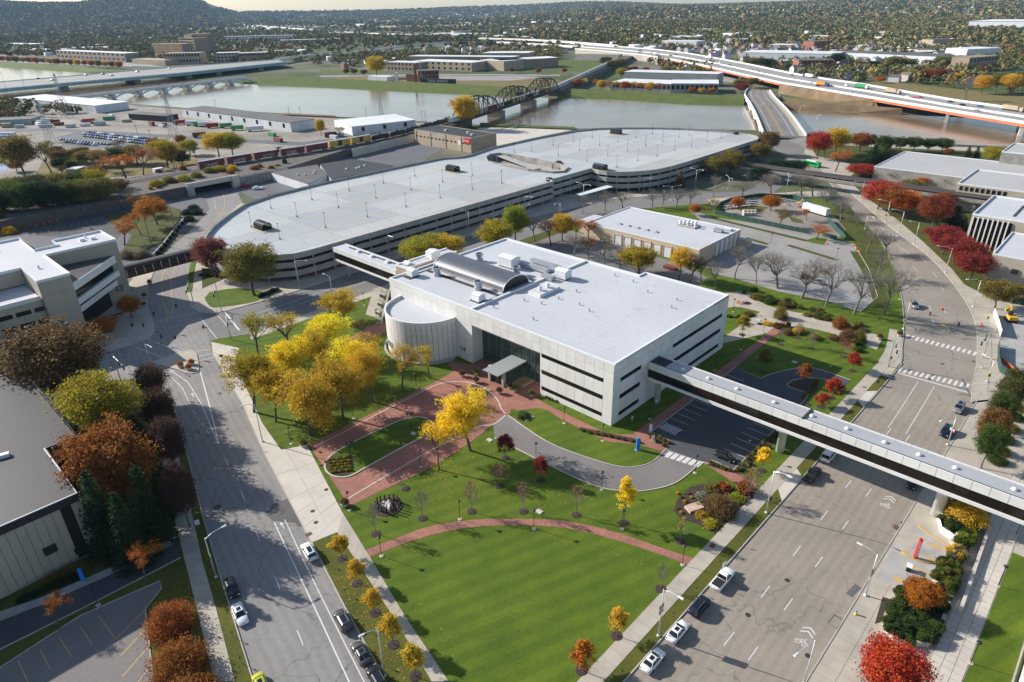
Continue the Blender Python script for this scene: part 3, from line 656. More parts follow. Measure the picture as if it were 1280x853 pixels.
for u in(8,14.5,21.5,30,38,45,52,58,64,73,82):MB().lathe([(.55,0),(.5,.2),(.3,.4),(.05,.46)],12,uv(u,16.6,11.2)).build('roof_vent','metal_white',sb,True)
MB().ubox(.2,112,14.45,14.75,11.2,11.26).ubox(.2,4.2,15,18.5,11.21,11.25).ubox(36.8,37.2,14,19,11.2,11.5).build('roof_gutter','roof_walk',sb)
sb2=skybridge('short white skybridge between the parking deck and the main building',-134.5,-97.4,13.9,19.5,5.9,11.0,6.6,9.2,2.65,'roof_white',[(-130.5,.6),(-99,.6)])
MB().ubox(-130,-100,17.6,18.3,10.82,10.9).build('roof_gutter','roof_walk',sb2)
for u in(-123,-115,-106):MB().ubox(u-.7,u+.7,16.3,17.3,10.82,11.5).build('roof_vent','metal_white',sb2)
tw=thing('stair_tower','tan stair tower with white coping at the end of the short skybridge','building',uv(-94,24))
twall=MB().ubox(-97.1,-92.1,14.2,36,0,12.6).ubox(-92,-82.2,15,34,0,11.5).build('wall','panel_tan',tw)
for i in range(8):panel(twall,uv(-92,14+i*2.75),uv(-92,14+(i+1)*2.75),4.5,12.6,AX,'panel_tan',.1)
for i in range(2):panel(twall,uv(-97.2+i*2.6,14.0),uv(-97.2+(i+1)*2.6,14.0),0,6.3,-BX,'panel_tan',.15); panel(twall,uv(-97.2+i*2.6,14.0),uv(-97.2+(i+1)*2.6,14.0),6.3,12.6,-BX,'panel_tan',.15)
MB().ubox(-97.4,-91.8,13.8,14.4,12.6,13.1).ubox(-97.4,-96.8,14.4,36.2,12.6,13.1).ubox(-92.4,-91.8,14.4,36.2,12.6,13.1).build('coping','metal_white',tw)
MB().ubox(-96.8,-92.4,14.4,36,12.6,12.75).build('roof','roof_white',tw); roof_unit(tw,-94.6,17,12.75,2.4,2.2,.8); roof_unit(tw,-93.5,27,12.75,3.0,4.0,2.4)
# parking deck
m_roof('deck_pale',(.43,.445,.455),AX,5.2,.3,.5)
_m=MATS['deck_pale'].node_tree; _b=_m.nodes['Principled BSDF']; _src=_b.inputs['Base Color'].links[0].from_socket; _mp=_m.nodes.new('ShaderNodeMapping'); _mp.inputs['Rotation'].default_value=(0,0,-TH); _g=_m.nodes.new('ShaderNodeNewGeometry'); _m.links.new(_g.outputs['Position'],_mp.inputs[0]); _br=_m.nodes.new('ShaderNodeTexBrick'); _m.links.new(_mp.outputs[0],_br.inputs['Vector'])
for _k,_v in(('Scale',1.0),('Brick Width',17.0),('Row Height',34.0),('Mortar Size',.12),('Color1',(.84,.84,.84,1)),('Color2',(1.08,1.08,1.06,1)),('Mortar',(.5,.5,.5,1))):_br.inputs[_k].default_value=_v
_mx=_m.nodes.new('ShaderNodeMix'); _mx.data_type='RGBA'; _mx.blend_type='MULTIPLY'; _mx.inputs[0].default_value=1; _m.links.new(_src,_mx.inputs[6]); _m.links.new(_br.outputs['Color'],_mx.inputs[7]); _m.links.new(_mx.outputs[2],_b.inputs['Base Color'])
gar=thing('parking_garage','long three level concrete parking deck with pale open roof','parking garage',uv(-180,150))
OUT=[(-141.2,2),(-140.3,9),(-140.3,145),(-143.6,146),(-143.6,179.5)]+[(-138.4,178.6),(-133,178.9),(-127.6,181),(-123,185),(-119.4,190),(-116.4,195.5),(-114.6,201),(-113.3,210),(-112.7,223),(-112.7,310),(-114.5,316),(-119,321),(-126,324.5),(-136,326),(-154,324),(-172,319),(-188,311),(-206,298),(-219,285),(-226,268),(-229,231),(-228,190),(-222,165),(-222,158),(-228.5,148),(-229.5,120),(-230,69),(-227,40),(-221,24),(-210,11),(-198,-1),(-189,-8),(-184,-11),(-176,-13.5),(-165,-14),(-155,-12),(-147,-6.5)]
HOLE=[to_uv(g(x,y,9))for x,y in[(610,203),(608,198),(613,194.5),(625,193),(640,195),(672,201),(700,207),(711,211),(705,216),(690,217),(660,214),(630,208)]]
def area(p):return sum(p[i][0]*p[(i+1)%len(p)][1]-p[(i+1)%len(p)][0]*p[i][1]for i in range(len(p)))
if(area(OUT)>0)==(area(HOLE)>0):HOLE=[HOLE[0]]+HOLE[1:][::-1]
bm=bmesh.new()
dk=bpy.data.meshes.new('roof_deck')
_vo=[bm.verts.new(uv(a,b,9.05))for a,b in OUT]; _vh=[bm.verts.new(uv(a,b,9.05))for a,b in HOLE]
_e=[bm.edges.new((L[i],L[(i+1)%len(L)]))for L in(_vo,_vh)for i in range(len(L))]
bmesh.ops.triangle_fill(bm,use_beauty=True,use_dissolve=False,edges=_e)
for f in bm.faces:
 if f.normal.z<0:f.normal_flip()
bm.to_mesh(dk); bm.free(); do=bpy.data.objects.new('roof_deck',dk); COL.objects.link(do); dk.materials.append(MATS['deck_pale'])
dk.transform(Matrix.Translation(-wloc(gar))); do.parent=gar
for z in(2.3,5.7):MB().prism([uv(a+(1.0 if a<-180 else-1.0),b)for a,b in OUT],z,z+.3).build('floor_slab','concrete_weathered',gar)
# spandrel bands bay by bay, posts between
def along(pts,step):
 P=[Vector((a,b,0))for a,b in pts]; out=[P[0]];
 for i in range(len(P)-1):
  n=max(1,round((P[i+1]-P[i]).length/step)); out+=[P[i].lerp(P[i+1],k/n)for k in range(1,n+1)]
 return[(p.x,p.y)for p in out]
vis=along([(-184,-11),(-176,-13.5),(-165,-14),(-155,-12),(-147,-6.5),(-141.2,2),(-140.3,9),(-140.3,145)],8.5)
vis2=along([(-140.3,145),(-143.6,146),(-143.6,179.5)],8.5); vis3=along(OUT[4:16],8.5)
for path in(vis,vis2,vis3):
 for(a0,b0),(a1,b1)in zip(path,path[1:]):
  p,q=uv(a0,b0),uv(a1,b1); d=(q-p).normalized(); nn=Vector((d.y,-d.x,0)); L=(q-p).length; c=(p+q)/2-nn*.14
  for z0,z1 in((1.55,3.7),(4.85,6.95),(8.05,10.2)):MB().obox(c,d,L-.03,.28,z0,z1).build('spandrel','concrete_grey',gar)
  if L>5:MB().obox(p-nn*.5,d,.5,.5,0,9).build('column','concrete_grey',gar)
for i in range(15,len(OUT)):
 a,b=OUT[i],OUT[(i+1)%len(OUT)]
 if a[0]>-184.5 and a[1]<60:continue
 p,q=uv(*a),uv(*b); d=q-p; L=d.length; d.normalize()
 MB().obox((p+q)/2,d,L,.25,0,9.9).build('rear_wall','concrete_weathered',gar); MB().obox((p+q)/2,d,L,.1,9.95,10.3).build('guard_rail','metal_grey',gar)
 # ramp well with walls and the sloping ramp inside
hw=[uv(a,b)for a,b in HOLE]
kerb(hw,.25,5.5,10.0,'concrete_weathered',True,'ramp_wall',gar)
hc=sum(hw,Vector())/len(hw); rp=MB()
for i in range(len(hw)):
 a,b=hw[i],hw[(i+1)%len(hw)]; z0=5.0+3.6*i/len(hw); z1=5.0+3.6*(i+1)/len(hw)
 rp.quad((a.x,a.y,z0),(b.x,b.y,z1),tuple((hc.lerp(b,.3)).xy)+(z1,),tuple((hc.lerp(a,.3)).xy)+(z0,))
rp.build('ramp','concrete_grey',gar); MB().poly([(p.x,p.y,4.5)for p in hw]).build('ramp_floor','concrete_weathered',gar,recalc=False)
for k in(2,6,9):MB().obox(hc.lerp(hw[k],.8),(1,0),.8,.8,4.5,9.6).build('column','concrete_grey',gar)
MB().obox(hc.lerp(hw[3],.45),(hw[3]-hw[9]),(hw[3]-hw[9]).length*.95,4.5,8.3,8.7).build('ramp_bridge','concrete_grey',gar)
# faded stall lines, one part for each row
for u in(-219,-208,-192,-181,-165,-154,-146):
 v0,v1=(20,140)if u>-200 else(45,140); b=MB()
 for v in np.arange(v0,v1,2.75):
  if-188<u<-180 and v<26:continue
  b.ubox(u-2.6,u+2.6,v-.16,v+.16,9.056,9.062)
 tag(b.build('stall_lines','paint_faded_yellow',gar),kind='stuff')
for u in(-222,-206,-196,-180,-170,-154,-144,-128,-120):
 v0,v1=(205,280)if u<-146 else(196,305); b=MB()
 if u<-215:v0,v1=225,262
 for v in np.arange(v0,v1,2.75):b.ubox(u-2.5,u+2.5,v-.16,v+.16,9.056,9.06)
 tag(b.build('stall_lines','paint_faded_yellow',gar),kind='stuff')
 # stair huts with ribbed barrel roofs
mat('hut_rib',(.24,.2,.165),.6,.3,2.0); mat('kerb_yellow',(.5,.33,.06),.8)
def hut(px,py,label):
 b=g(px,py,9.06); r=thing('stair_hut',label,'hut',b,'stair huts on the parking deck'); u,v=to_uv(b); l,wd=7.0,4.4
 rib=MB()
 for k in range(9):
  uu=u-l/2+l*k/8; pts=[uv(uu,v+wd/2*math.cos(t),9.06+1.4+1.7*math.sin(t))for t in np.linspace(0,math.pi,9)]
  rib.pipe([uv(uu,v+wd/2,9.06)]+pts+[uv(uu,v-wd/2,9.06)],.09,4)
 rib.build('rib','hut_rib',r)
 sh=MB(); T=np.linspace(0,math.pi,9)
 for t0,t1 in zip(T,T[1:]):sh.quad(uv(u-l/2,v+wd/2*math.cos(t0),10.44+1.68*math.sin(t0)),uv(u+l/2,v+wd/2*math.cos(t0),10.44+1.68*math.sin(t0)),uv(u+l/2,v+wd/2*math.cos(t1),10.44+1.68*math.sin(t1)),uv(u-l/2,v+wd/2*math.cos(t1),10.44+1.68*math.sin(t1)))
 sh.build('shell','glass_bronze',r); MB().ubox(u-l/2+.1,u+l/2-.1,v-wd/2+.1,v+wd/2-.1,9.06,10.4).build('base','glass_dark',r)
 MB().prism([uv(u-l/2-2,v-wd/2-1),uv(u+l/2+3,v-wd/2-1),uv(u+l/2+3,v+wd/2+1),uv(u-l/2-2,v+wd/2+1)],9.06,9.2).build('kerb','kerb_yellow',r)
 MB().prism([uv(u-l/2-1.7,v-wd/2-.7),uv(u+l/2+2.7,v-wd/2-.7),uv(u+l/2+2.7,v+wd/2+.7),uv(u-l/2-1.7,v+wd/2+.7)],9.2,9.22).build('floor','concrete_grey',r)
for px,py,lb in((329,286,'ribbed barrel stair hut on yellow kerbed island at the near end of the deck roof'),(566,214,'ribbed barrel stair hut on the deck roof by the ramp well'),(750,212,'ribbed barrel stair hut at the inner corner of the deck roof'),(770,167.5,'ribbed barrel stair hut at the river edge of the deck roof')):hut(px,py,lb)
# bus shelter roof below the deck
bs=thing('bus_shelter','white flat bus shelter roof on posts below the parking deck','shelter',g(745,247))
_p,_q=g(723,252),g(762,241); _d=(_q-_p).normalized()
MB().obox((_p+_q)/2,_d,(_q-_p).length,4.2,3.2,3.5).build('roof','metal_white',bs)
for t in(.05,.5,.95):
 for s_ in(-1,1):p=_p.lerp(_q,t)+Vector((-_d.y,_d.x,0))*1.6*s_; MB().tube(p,p+Vector((0,0,3.2)),.1,.1,6).build('post','metal_grey',bs)
 # other campus buildings
def block(root,u0,u1,v0,v1,z1,wall,roof,par=.5,z0=0.0,pt=.35,coping='metal_white',over=.03):
 MB().ubox(u0,u1,v0,v1,z0,z1-par).build('wall',wall,root)
 MB().ubox(u0+pt,u1-pt,v0+pt,v1-pt,z1-par,z1-par+.06).build('roof',roof,root)
 b=MB()
 for a in((u0,u1,v0,v0+pt),(u0,u1,v1-pt,v1),(u0,u0+pt,v0+pt,v1-pt),(u1-pt,u1,v0+pt,v1-pt)):b.ubox(a[0]-over if a[0]==u0 else a[0],a[1]+over if a[1]==u1 else a[1],a[2]-over if a[2]==v0 else a[2],a[3]+over if a[3]==v1 else a[3],z1-par,z1)
 return b.build('parapet',coping,root)
 # pale service building with roller doors
sv=thing('service_building','low beige service building with white roof and a row of roller doors','building',uv(-66,126))
block(sv,-93,-39.5,109.3,142,6.1,'panel_beige','roof_white',.4); MB().ubox(-41.2,-39.3,108.9,119.2,0,5.8).build('corner_wall','panel_beige',sv)
MB().ubox(-99,-93,113,124,0,5.2).build('lean_to','panel_beige',sv); MB().ubox(-99,-93,113,124,5.2,5.35).build('lean_to_roof','roof_white',sv)
for i in range(6):
 u=-77.5+i*4.6; f=MB().ubox(u-.35,u,109.0,109.35,0,4.2).ubox(u+3.2,u+3.55,109.0,109.35,0,4.2).ubox(u-.35,u+3.55,109.0,109.35,4.2,4.6).build('door_frame','panel_beige',sv)
 d=MB()
 for k in range(8):d.ubox(u,u+3.2,109.14+.02*(k%2),109.26,.1+k*.5,.58+k*.5)
 d.build('roller_door','metal_white',sv)
for i in range(5):u=-82+i*4.4; MB().add([uv(u,117,5.8),uv(u+2,117,5.8),uv(u+2,118.6,5.8),uv(u,118.6,5.8),uv(u+1,117.8,6.5)],[(0,1,4),(1,2,4),(2,3,4),(3,0,4)]).build('skylight','metal_grey',sv)
MB().ubox(-62,-54,131,136,5.8,6.3).build('roof_platform','concrete_grey',sv)
for k in range(7):MB().lathe([(.45,0),(.45,1.1),(.7,1.2),(.3,1.6)],9,uv(-61.5+k*1.15,132.5+(k%3)*1.4,6.3)).build('roof_vent','metal_white',sv)
roof_unit(sv,-45,134,5.8,3.5,2.2,1.2,m='metal_galv',gable=.1); roof_unit(sv,-43,138.5,5.8,2.6,2,.9,gable=.1)
for k in range(5):MB().ubox(-39.5,-39.2,122+k*3.8,123.6+k*3.8,0,5.4).build('pilaster','metal_white',sv)
MB().ubox(-39,-34,139,141.6,0,3).build('annex','panel_beige',sv)
# numbered office building, left
nb=thing('office_building','tan stepped office building numbered 13 with grey roof at the left edge','building',uv(-170,-72))
RP=[(-199,-66.5),(-180,-66.5),(-180,-59.8),(-186.5,-59.8),(-186.5,-45),(-171.4,-45),(-171.4,-66),(-146.5,-66),(-146.5,-74.2),(-163.5,-74.2),(-163.5,-130),(-199,-130)]
MB().prism([uv(*p)for p in RP],0,20.4).build('wall_core','joint_dark',nb); ZR=20.46
MB().poly([uv(a,b,ZR)for a,b in RP]).build('roof','roof_grey',nb)
kerb([uv(*p)for p in RP],.5,20.3,21.1,'metal_white',True,'parapet',nb)
def face_panels(root,a,b,zs,n,nrm,m,th=.12,off=.13):
 a,b=uv(*a),uv(*b); n_=Vector(nrm).normalized()
 for i in range(n):
  for z0,z1 in zip(zs,zs[1:]):panel(root,a.lerp(b,i/n)+n_*off,a.lerp(b,(i+1)/n)+n_*off,z0,z1,nrm,m,th)
Z4=[0,5.3,10.6,15.9,20.35]
wn=MB().ubox(-146.5,-146.45,-74,-66.2,0,20.3).build('wall','panel_stone',nb)
face_panels(wn,(-146.5,-74.2),(-146.5,-66),Z4,1,AX,'panel_stone'); face_panels(wn,(-171.4,-66),(-171.4,-45),Z4,1,AX,'panel_stone')
face_panels(wn,(-163.5,-74.2),(-146.5,-74.2),Z4,1,-BX,'panel_stone'); face_panels(wn,(-186.5,-59.8),(-180,-59.8),Z4,1,-BX,'panel_stone'); face_panels(wn,(-163.5,-130),(-163.5,-74.4),[15.9,20.35],1,AX,'panel_stone')
# lower wing with ribbon windows
MB().ubox(-163.4,-148.2,-130,-74.6,0,15.4).build('wing_core','void_dark',nb); MB().ubox(-163.4,-148.4,-130,-74.6,15.4,15.5).build('wing_roof','roof_grey',nb)
MB().ubox(-148.3,-147.8,-130,-74.6,15.0,16.2).build('wing_parapet','panel_white',nb)
for z0,z1 in((13.0,15.0),(9.4,11.7),(5.6,7.6),(1.4,3.8),(0,.6)):face_panels(wn,(-147.95,-130),(-147.95,-74.4),[z0,z1],10,AX,'panel_stone')
for v in np.arange(-128,-74,4.6):MB().ubox(-148.15,-147.84,v-.4,v+.4,0,15).build('pier','panel_stone',nb)
for z0,z1 in((11.7,13.0),(7.6,9.4),(3.8,5.6),(.6,1.4)):ribbon(nb,uv(-147.95,-129),uv(-147.95,-74.6),z0,z1,AX,.14,4.6)
# triangular glazed bay
T0,T1,T2=(-171.2,-66),(-168.2,-47.6),(-149.5,-66.0); TE=[uv(*T0),uv(*T2),uv(*T1)]
def tri(z0,z1,s,m,nm):
 c=uv(-168,-62); MB().prism([c.lerp(p,s)for p in TE],z0,z1).build(nm,m,nb)
tri(14.2,16.6,1.0,'panel_white','bay_band'); tri(16.6,16.7,.96,'roof_tar','bay_roof'); tri(11.4,14.2,.9,'glass_dark','bay_window'); tri(9.6,11.4,1.0,'panel_white','bay_band'); tri(8.4,9.6,.88,'glass_dark','bay_window'); tri(6.6,8.4,.9,'panel_white','bay_band'); tri(0,6.6,.66,'glass_dark','entrance_glass')
text_on('building_number','13',2.7,uv(-171.1,-48.3,4.2),BX,(0,0,1),'number_dark',nb,.1)
for u,v in((-190,-75),(-176,-80),(-160,-70.5),(-182,-51)):MB().lathe([(.3,0),(.3,.6),(.5,.7),(.2,1)],8,uv(u,v,ZR)).build('roof_vent','metal_white',nb)
MB().ubox(-181,-179.5,-53.5,-52,ZR,ZR+.8).build('roof_hatch','metal_white',nb); MB().ubox(-180,-178.5,-50.5,-49,ZR,ZR+.8).build('roof_hatch','metal_white',nb)
# dark roofed hall, lower left
dh=thing('hall_building','tan panelled hall with dark flat roof at the left edge','building',uv(-70,-110))
DP=[(-107,-89.5),(-65.7,-89.5),(-65.7,-95.4),(-46.0,-95.4),(-46.0,-150),(-107,-150)]
MB().prism([uv(*p)for p in DP],0,13.0).build('wall_core','void_dark',dh); MB().prism([uv(*p)for p in DP],13.0,13.1).build('roof','roof_tar',dh)
kerb([uv(*p)for p in DP],.7,11.8,13.22,'metal_dark',True,'fascia',dh); kerb([uv(*p)for p in DP],.2,13.2,13.35,'metal_white',True,'coping',dh)
wd_=MB().ubox(-46.0,-45.95,-150,-95.6,0,.4).build('wall','panel_stone',dh)
for i in range(36):
 v1=-98.6-i*1.35; v0=v1-1.35
 if i==21:continue
 panel(wd_,uv(-45.85,v0),uv(-45.85,v1),0,11.8,AX,'panel_stone',.14,.03)
panel(wd_,uv(-45.85,-96.9),uv(-45.85,-95.2),0,11.8,AX,'panel_stone',.14); panel(wd_,uv(-46.0,-95.3),uv(-65.7,-95.3),0,11.8,BX,'panel_stone',.14)
for z0,z1 in((0.1,2.4),(2.5,4.9),(5,7.4),(7.5,10.1)):MB().quad(uv(-48,-98.5,z0),uv(-48,-97,z0),uv(-48,-97,z1),uv(-48,-98.5,z1)).build('pane','glass_dark',dh,recalc=False)
MB().ubox(-45.9,-44.1,-99,-96.6,2.6,2.75).build('door_canopy','metal_dark',dh); MB().ubox(-45.8,-45.5,-103,-101,4.2,5.8).build('wall_vent','metal_dark',dh)
MB().obox(g(3,572,13.1),(1,.6),2.4,1,13.1,13.8).build('roof_skylight','metal_white',dh)
# right hand campus buildings
mat('roof_gravel',(.44,.44,.43),.9,.2,.15,2,.12)
rb=thing('library_building','wide low building with grey weathered roof by the river road','building',uv(-6,315))
block(rb,-36,30,288,341,7.2,'concrete_weathered','roof_deck_old',.4)
rm=thing('lecture_building','tan building with pale flat roof behind the covered walkway','building',uv(22,268)); block(rm,10.8,60,250,287,12.2,'panel_stone','roof_deck_old',.6)
for k in range(9):MB().ubox(12+k*2.1,13.2+k*2.1,249.85,250.1,9.2,11).build('window','glass_dark',rm)
rt=thing('finned_building','tan building with tall dark windows between vertical fins','building',uv(40,213)); block(rt,28.2,75,195,231,13.2,'panel_stone','roof_white',.7)
for k in range(8):MB().ubox(29.2+k*1.62,30.3+k*1.62,194.7,195.1,.4,11.6).build('window','glass_dark',rt); MB().ubox(28.72+k*1.62,29.15+k*1.62,194.2,195.05,0,12).build('fin','panel_white',rt)
roof_unit(rt,45,222,12.5,2.4,2.4,1.6,m='metal_galv'); MB().ubox(40,41,202,222,12.56,12.66).build('roof_walkway','roof_walk',rt)
MB().ubox(44,75,231,246,12,17.5).build('penthouse','panel_stone',rt)
rw=thing('studio_building','windowless tan building with white roof at the right edge','building',uv(60,180)); block(rw,42.4,90,161,193,9.2,'panel_stone','roof_white',.5); MB().ubox(49,51,160.6,161,3.6,5.2).build('wall_vent','metal_dark',rw)
MB().ubox(60,66,176,186,9,9.9).build('roof_skylight','glass_dark',rw)
ra=thing('plant_building','tall pale building block at the right edge by the river','building',uv(30,352)); block(ra,11.4,60,338,370,13,'concrete_weathered','roof_deck_old',.5)
# covered walkways
_t=NT('walkway_roof'); _w=_t.math('FRACT',_t.math('MULTIPLY',_t.dotp(AX,500),1/1.6)); _t.done(_t.mix(_t.ramp(_w,0,.3,.7,0),(.055,.045,.042),(.03,.026,.026)),.7)
def walkway(label,u0,u1,v0,v1,zb,zt,along_u,piers,fascia):
 r=thing('covered_walkway',label,'walkway',uv((u0+u1)/2,(v0+v1)/2)); MB().ubox(u0,u1,v0,v1,zb,zb+.5).build('floor_beam','concrete_weathered',r)
 a,b=(u0,u1)if along_u else(v0,v1); k=round(abs(b-a)/3.0); prof=MB(); n=8
 for i in range(n):
  t0,t1=math.pi*i/n,math.pi*(i+1)/n
  def pt(e,t):m_=((v0+v1)if along_u else(u0+u1))/2; h_=((v1-v0)if along_u else(u1-u0))/2*1.02; c=m_-h_*math.cos(t); z=zt-1.2+1.2*math.sin(t); return uv(e,c,z)if along_u else uv(c,e,z)
  prof.quad(pt(a,t0),pt(b,t0),pt(b,t1),pt(a,t1))
 prof.build('roof','walkway_roof',r)
 for i in range(k):
  e0=a+(b-a)*i/k+.06; e1=a+(b-a)*(i+1)/k-.06
  if along_u:MB().ubox(e0,e1,v0,v0+.2,zb,zt-1.9).build('spandrel',fascia,r); MB().ubox(e0,e1,v0+.12,v0+.2,zt-1.9,zt-1.2).build('pane','glass_dark',r)
  else:MB().ubox(u1-.2,u1,e0,e1,zb,zt-1.9).build('spandrel',fascia,r); MB().ubox(u1-.2,u1-.12,e0,e1,zt-1.9,zt-1.2).build('pane','glass_dark',r)
 for u,v,wx,wy in piers:MB().ubox(u-wx,u+wx,v-wy,v+wy,0,zb).build('pier','concrete_weathered',r)
 return r
walkway('dark roofed covered walkway on piers crossing the street at upper right',-92,25,248,254,4.6,8.4,True,[(-26,251,.8,2.2),(19.5,251,.8,2.2),(-70,251,.8,2.2),(-88,251,1,2.5)],'concrete_weathered')
mat('brick_dark',(.09,.045,.035),.85,.25,1.5)
walkway('dark brick covered walkway bridge between the tan office and the parking deck',-186,-181,-45,-12,3.6,8.0,False,[(-183.5,-43.5,2,.7),(-183.5,-14,2,.7)],'brick_dark')
# trees
def m_leaf(name,trans=.35):
 t=NT(name); oi=t.n('ObjectInfo'); at=t.n('Attribute'); at.attribute_name='lv'; hs=t.n('HueSaturation'); t.L(oi.outputs['Color'],hs.inputs['Color'])
 t.L(t.ramp(at.outputs['Fac'],0,1,.475,.53),hs.inputs['Hue']); t.L(t.ramp(at.outputs['Fac'],0,1,.6,1.4),hs.inputs['Value']); hs.inputs['Saturation'].default_value=1.0
 t.L(hs.outputs[0],t.b.inputs['Base Color']); t.b.inputs['Roughness'].default_value=.7; t.b.inputs['Specular IOR Level'].default_value=.15
 tr=t.n('BsdfTranslucent'); t.L(hs.outputs[0],tr.inputs['Color']); mx=t.n('MixShader'); mx.inputs[0].default_value=trans
 t.L(t.b.outputs[0],mx.inputs[1]); t.L(tr.outputs[0],mx.inputs[2]); t.L(mx.outputs[0],t.out.inputs[0]); MATS[name]=t.m
m_leaf('leaves'); mat('bark',(.115,.095,.08),.95,.25,1.5,8,.3); mat('bark_pale',(.20,.175,.155),.95,.2,1.5,8,.25)
def np_mesh(name,V,F,m,attr=None):
 me=bpy.data.meshes.new(name); V=np.asarray(V,np.float32); F=np.asarray(F,np.int32); k=F.shape[1]
 me.vertices.add(len(V)); me.vertices.foreach_set('co',V.ravel()); me.loops.add(F.size); me.loops.foreach_set('vertex_index',F.ravel())
 me.polygons.add(len(F)); me.polygons.foreach_set('loop_start',np.arange(0,F.size,k,dtype=np.int32)); me.update(calc_edges=True)
 if attr is not None:
  if attr.ndim==1:a=me.attributes.new('lv','FLOAT','POINT'); a.data.foreach_set('value',attr.astype(np.float32))
  else:a=me.attributes.new('col','FLOAT_COLOR','POINT'); a.data.foreach_set('color',attr.astype(np.float32).ravel())
 me.materials.append(MATS[m]); me.validate(); return me
def seg_mesh(name,segs,m):
 """tapered limbs: list of (p, q, r0, r1)"""
 A_=np.array([[*s[0],*s[1],s[2],s[3]]for s in segs]); V=[]; F=[]; off=0
 for n,sel in((6,A_[:,6]>.12),(4,(A_[:,6]<=.12)&(A_[:,6]>.035)),(3,A_[:,6]<=.035)):
  a=A_[sel]
  if not len(a):continue
  d=a[:,3:6]-a[:,:3]; d/=np.maximum(np.linalg.norm(d,axis=1,keepdims=True),1e-6)
  h=np.where(np.abs(d[:,2:3])<.9,np.array([[0,0,1.]]),np.array([[1.,0,0]])); x=np.cross(d,h); x/=np.linalg.norm(x,axis=1,keepdims=True); y=np.cross(d,x)
  t=np.arange(n)*2*np.pi/n; ring=x[:,None]*np.cos(t)[None,:,None]+y[:,None]*np.sin(t)[None,:,None]
  v=np.concatenate([a[:,None,:3]+ring*a[:,6][:,None,None],a[:,None,3:6]+ring*a[:,7][:,None,None]],1).reshape(-1,3)
  i=np.arange(n); q=np.stack([i,(i+1)%n,n+(i+1)%n,n+i],1); f=(np.arange(len(a))*2*n)[:,None,None]+q[None]+off
  V.append(v); F.append(f.reshape(-1,4)); off+=len(v)
 return np_mesh(name,np.concatenate(V),np.concatenate(F),m)
def grow(rg,h,kind):
 """limb skeleton of a tree of height h; returns segments and twig ends"""
 segs=[]; tips=[]
 P=dict(round=(.22,[6,4,3,3],.62,1.0,.16),locust=(.27,[5,4,3,3],.66,1.15,.1),bare=(.2,[7,4,4,3,3],.66,.95,.16),thin=(.25,[6,4,3,3],.62,.9,.12),sapling=(.28,[9,3,3],.45,.55,.2),column=(.2,[9,3,3],.5,.6,.2))[kind]
 tf,br,dec,ang0,trop=P
 def limb(p,d,L,r,lev):
  k=3 if lev<3 else 2; q=p
  for i in range(k):
   d=(d+Vector((rg.gauss(0,.1),rg.gauss(0,.1),rg.gauss(0,.06)+trop*.35))).normalized(); e=q+d*(L/k)
   r1=r*(1-.28*(i+1)/k); segs.append((q[:],e[:],r*(1-.28*i/k),r1)); q=e
   if lev>=2:tips.append((q[:],d[:]))
  if lev>=len(br):return
  n=br[lev]; ph=rg.random()*6.28
  for j in range(n):
   a=ang0*rg.uniform(.35,.85)*(.85 if lev else 1.0); t=ph+6.283*j/n+rg.uniform(-.4,.4); x=d.orthogonal().normalized(); y=d.cross(x)
   nd=(d*math.cos(a)+(x*math.cos(t)+y*math.sin(t))*math.sin(a)).normalized()
   st=q if(rg.random()<.5 or lev==0)else p.lerp(q,rg.uniform(.45,1))
   limb(st,nd,L*dec*rg.uniform(.8,1.2),max(r*.72*rg.uniform(.55,.8),.022 if kind=='bare' else .012),lev+1)
 if kind in('sapling','column'):
  q=Vector((0,0,0)); r=h*.012
  for i in range(14):
   e=q+Vector((rg.gauss(0,.02),rg.gauss(0,.02),1))*(h/14*.96); segs.append((q[:],e[:],r*(1-i/16),r*(1-(i+1)/16))); q=e
   if i>=3:
    for j in range(4):
     t=rg.random()*6.28; a=.75; dd=Vector((math.cos(t)*math.sin(a),math.sin(t)*math.sin(a),math.cos(a))); L=h*.3*(1-(i-3)/14)*rg.uniform(.7,1.2)*(1.0 if kind=='sapling' else .85)
     limb(q,dd,L,.02*h/5,1)
  return segs,tips
 L0_=h*tf; limb(Vector((0,0,0)),Vector((0,0,1)),L0_,h*.024,0)
 mz=max(t[0][2]for t in tips); s=h/mz
 return[((a[0]*s,a[1]*s,a[2]*s),(b[0]*s,b[1]*s,b[2]*s),r0,r1)for a,b,r0,r1 in segs],[((p[0]*s,p[1]*s,p[2]*s),d)for p,d in tips]
def leaf_mesh(name,centres,per,spread,size,rg_,flat_=.6):
 C=np.asarray(centres); n=len(C)*per; cl=np.repeat(np.arange(len(C)),per); c=C[cl]+rg_.normal(0,1,(n,3))*spread*np.array([1,1,flat_])
 nrm=rg_.normal(0,1,(n,3))+np.array([0,0,.7]); nrm/=np.linalg.norm(nrm,axis=1,keepdims=True); x=np.cross(nrm,rg_.normal(0,1,(n,3))); x/=np.linalg.norm(x,axis=1,keepdims=True); y=np.cross(nrm,x)
 s=(size*rg_.uniform(.6,1.3,n))[:,None]; V=np.stack([c-x*s,c-y*s*.6,c+x*s,c+y*s*.6],1).reshape(-1,3); F=np.arange(n*4).reshape(-1,4)
 clr=rg_.random(len(C)); lv=np.clip(.55*clr[cl]+.45*rg_.random(n),0,1); return np_mesh(name,V,F,'leaves',np.repeat(lv,4))
TP={}
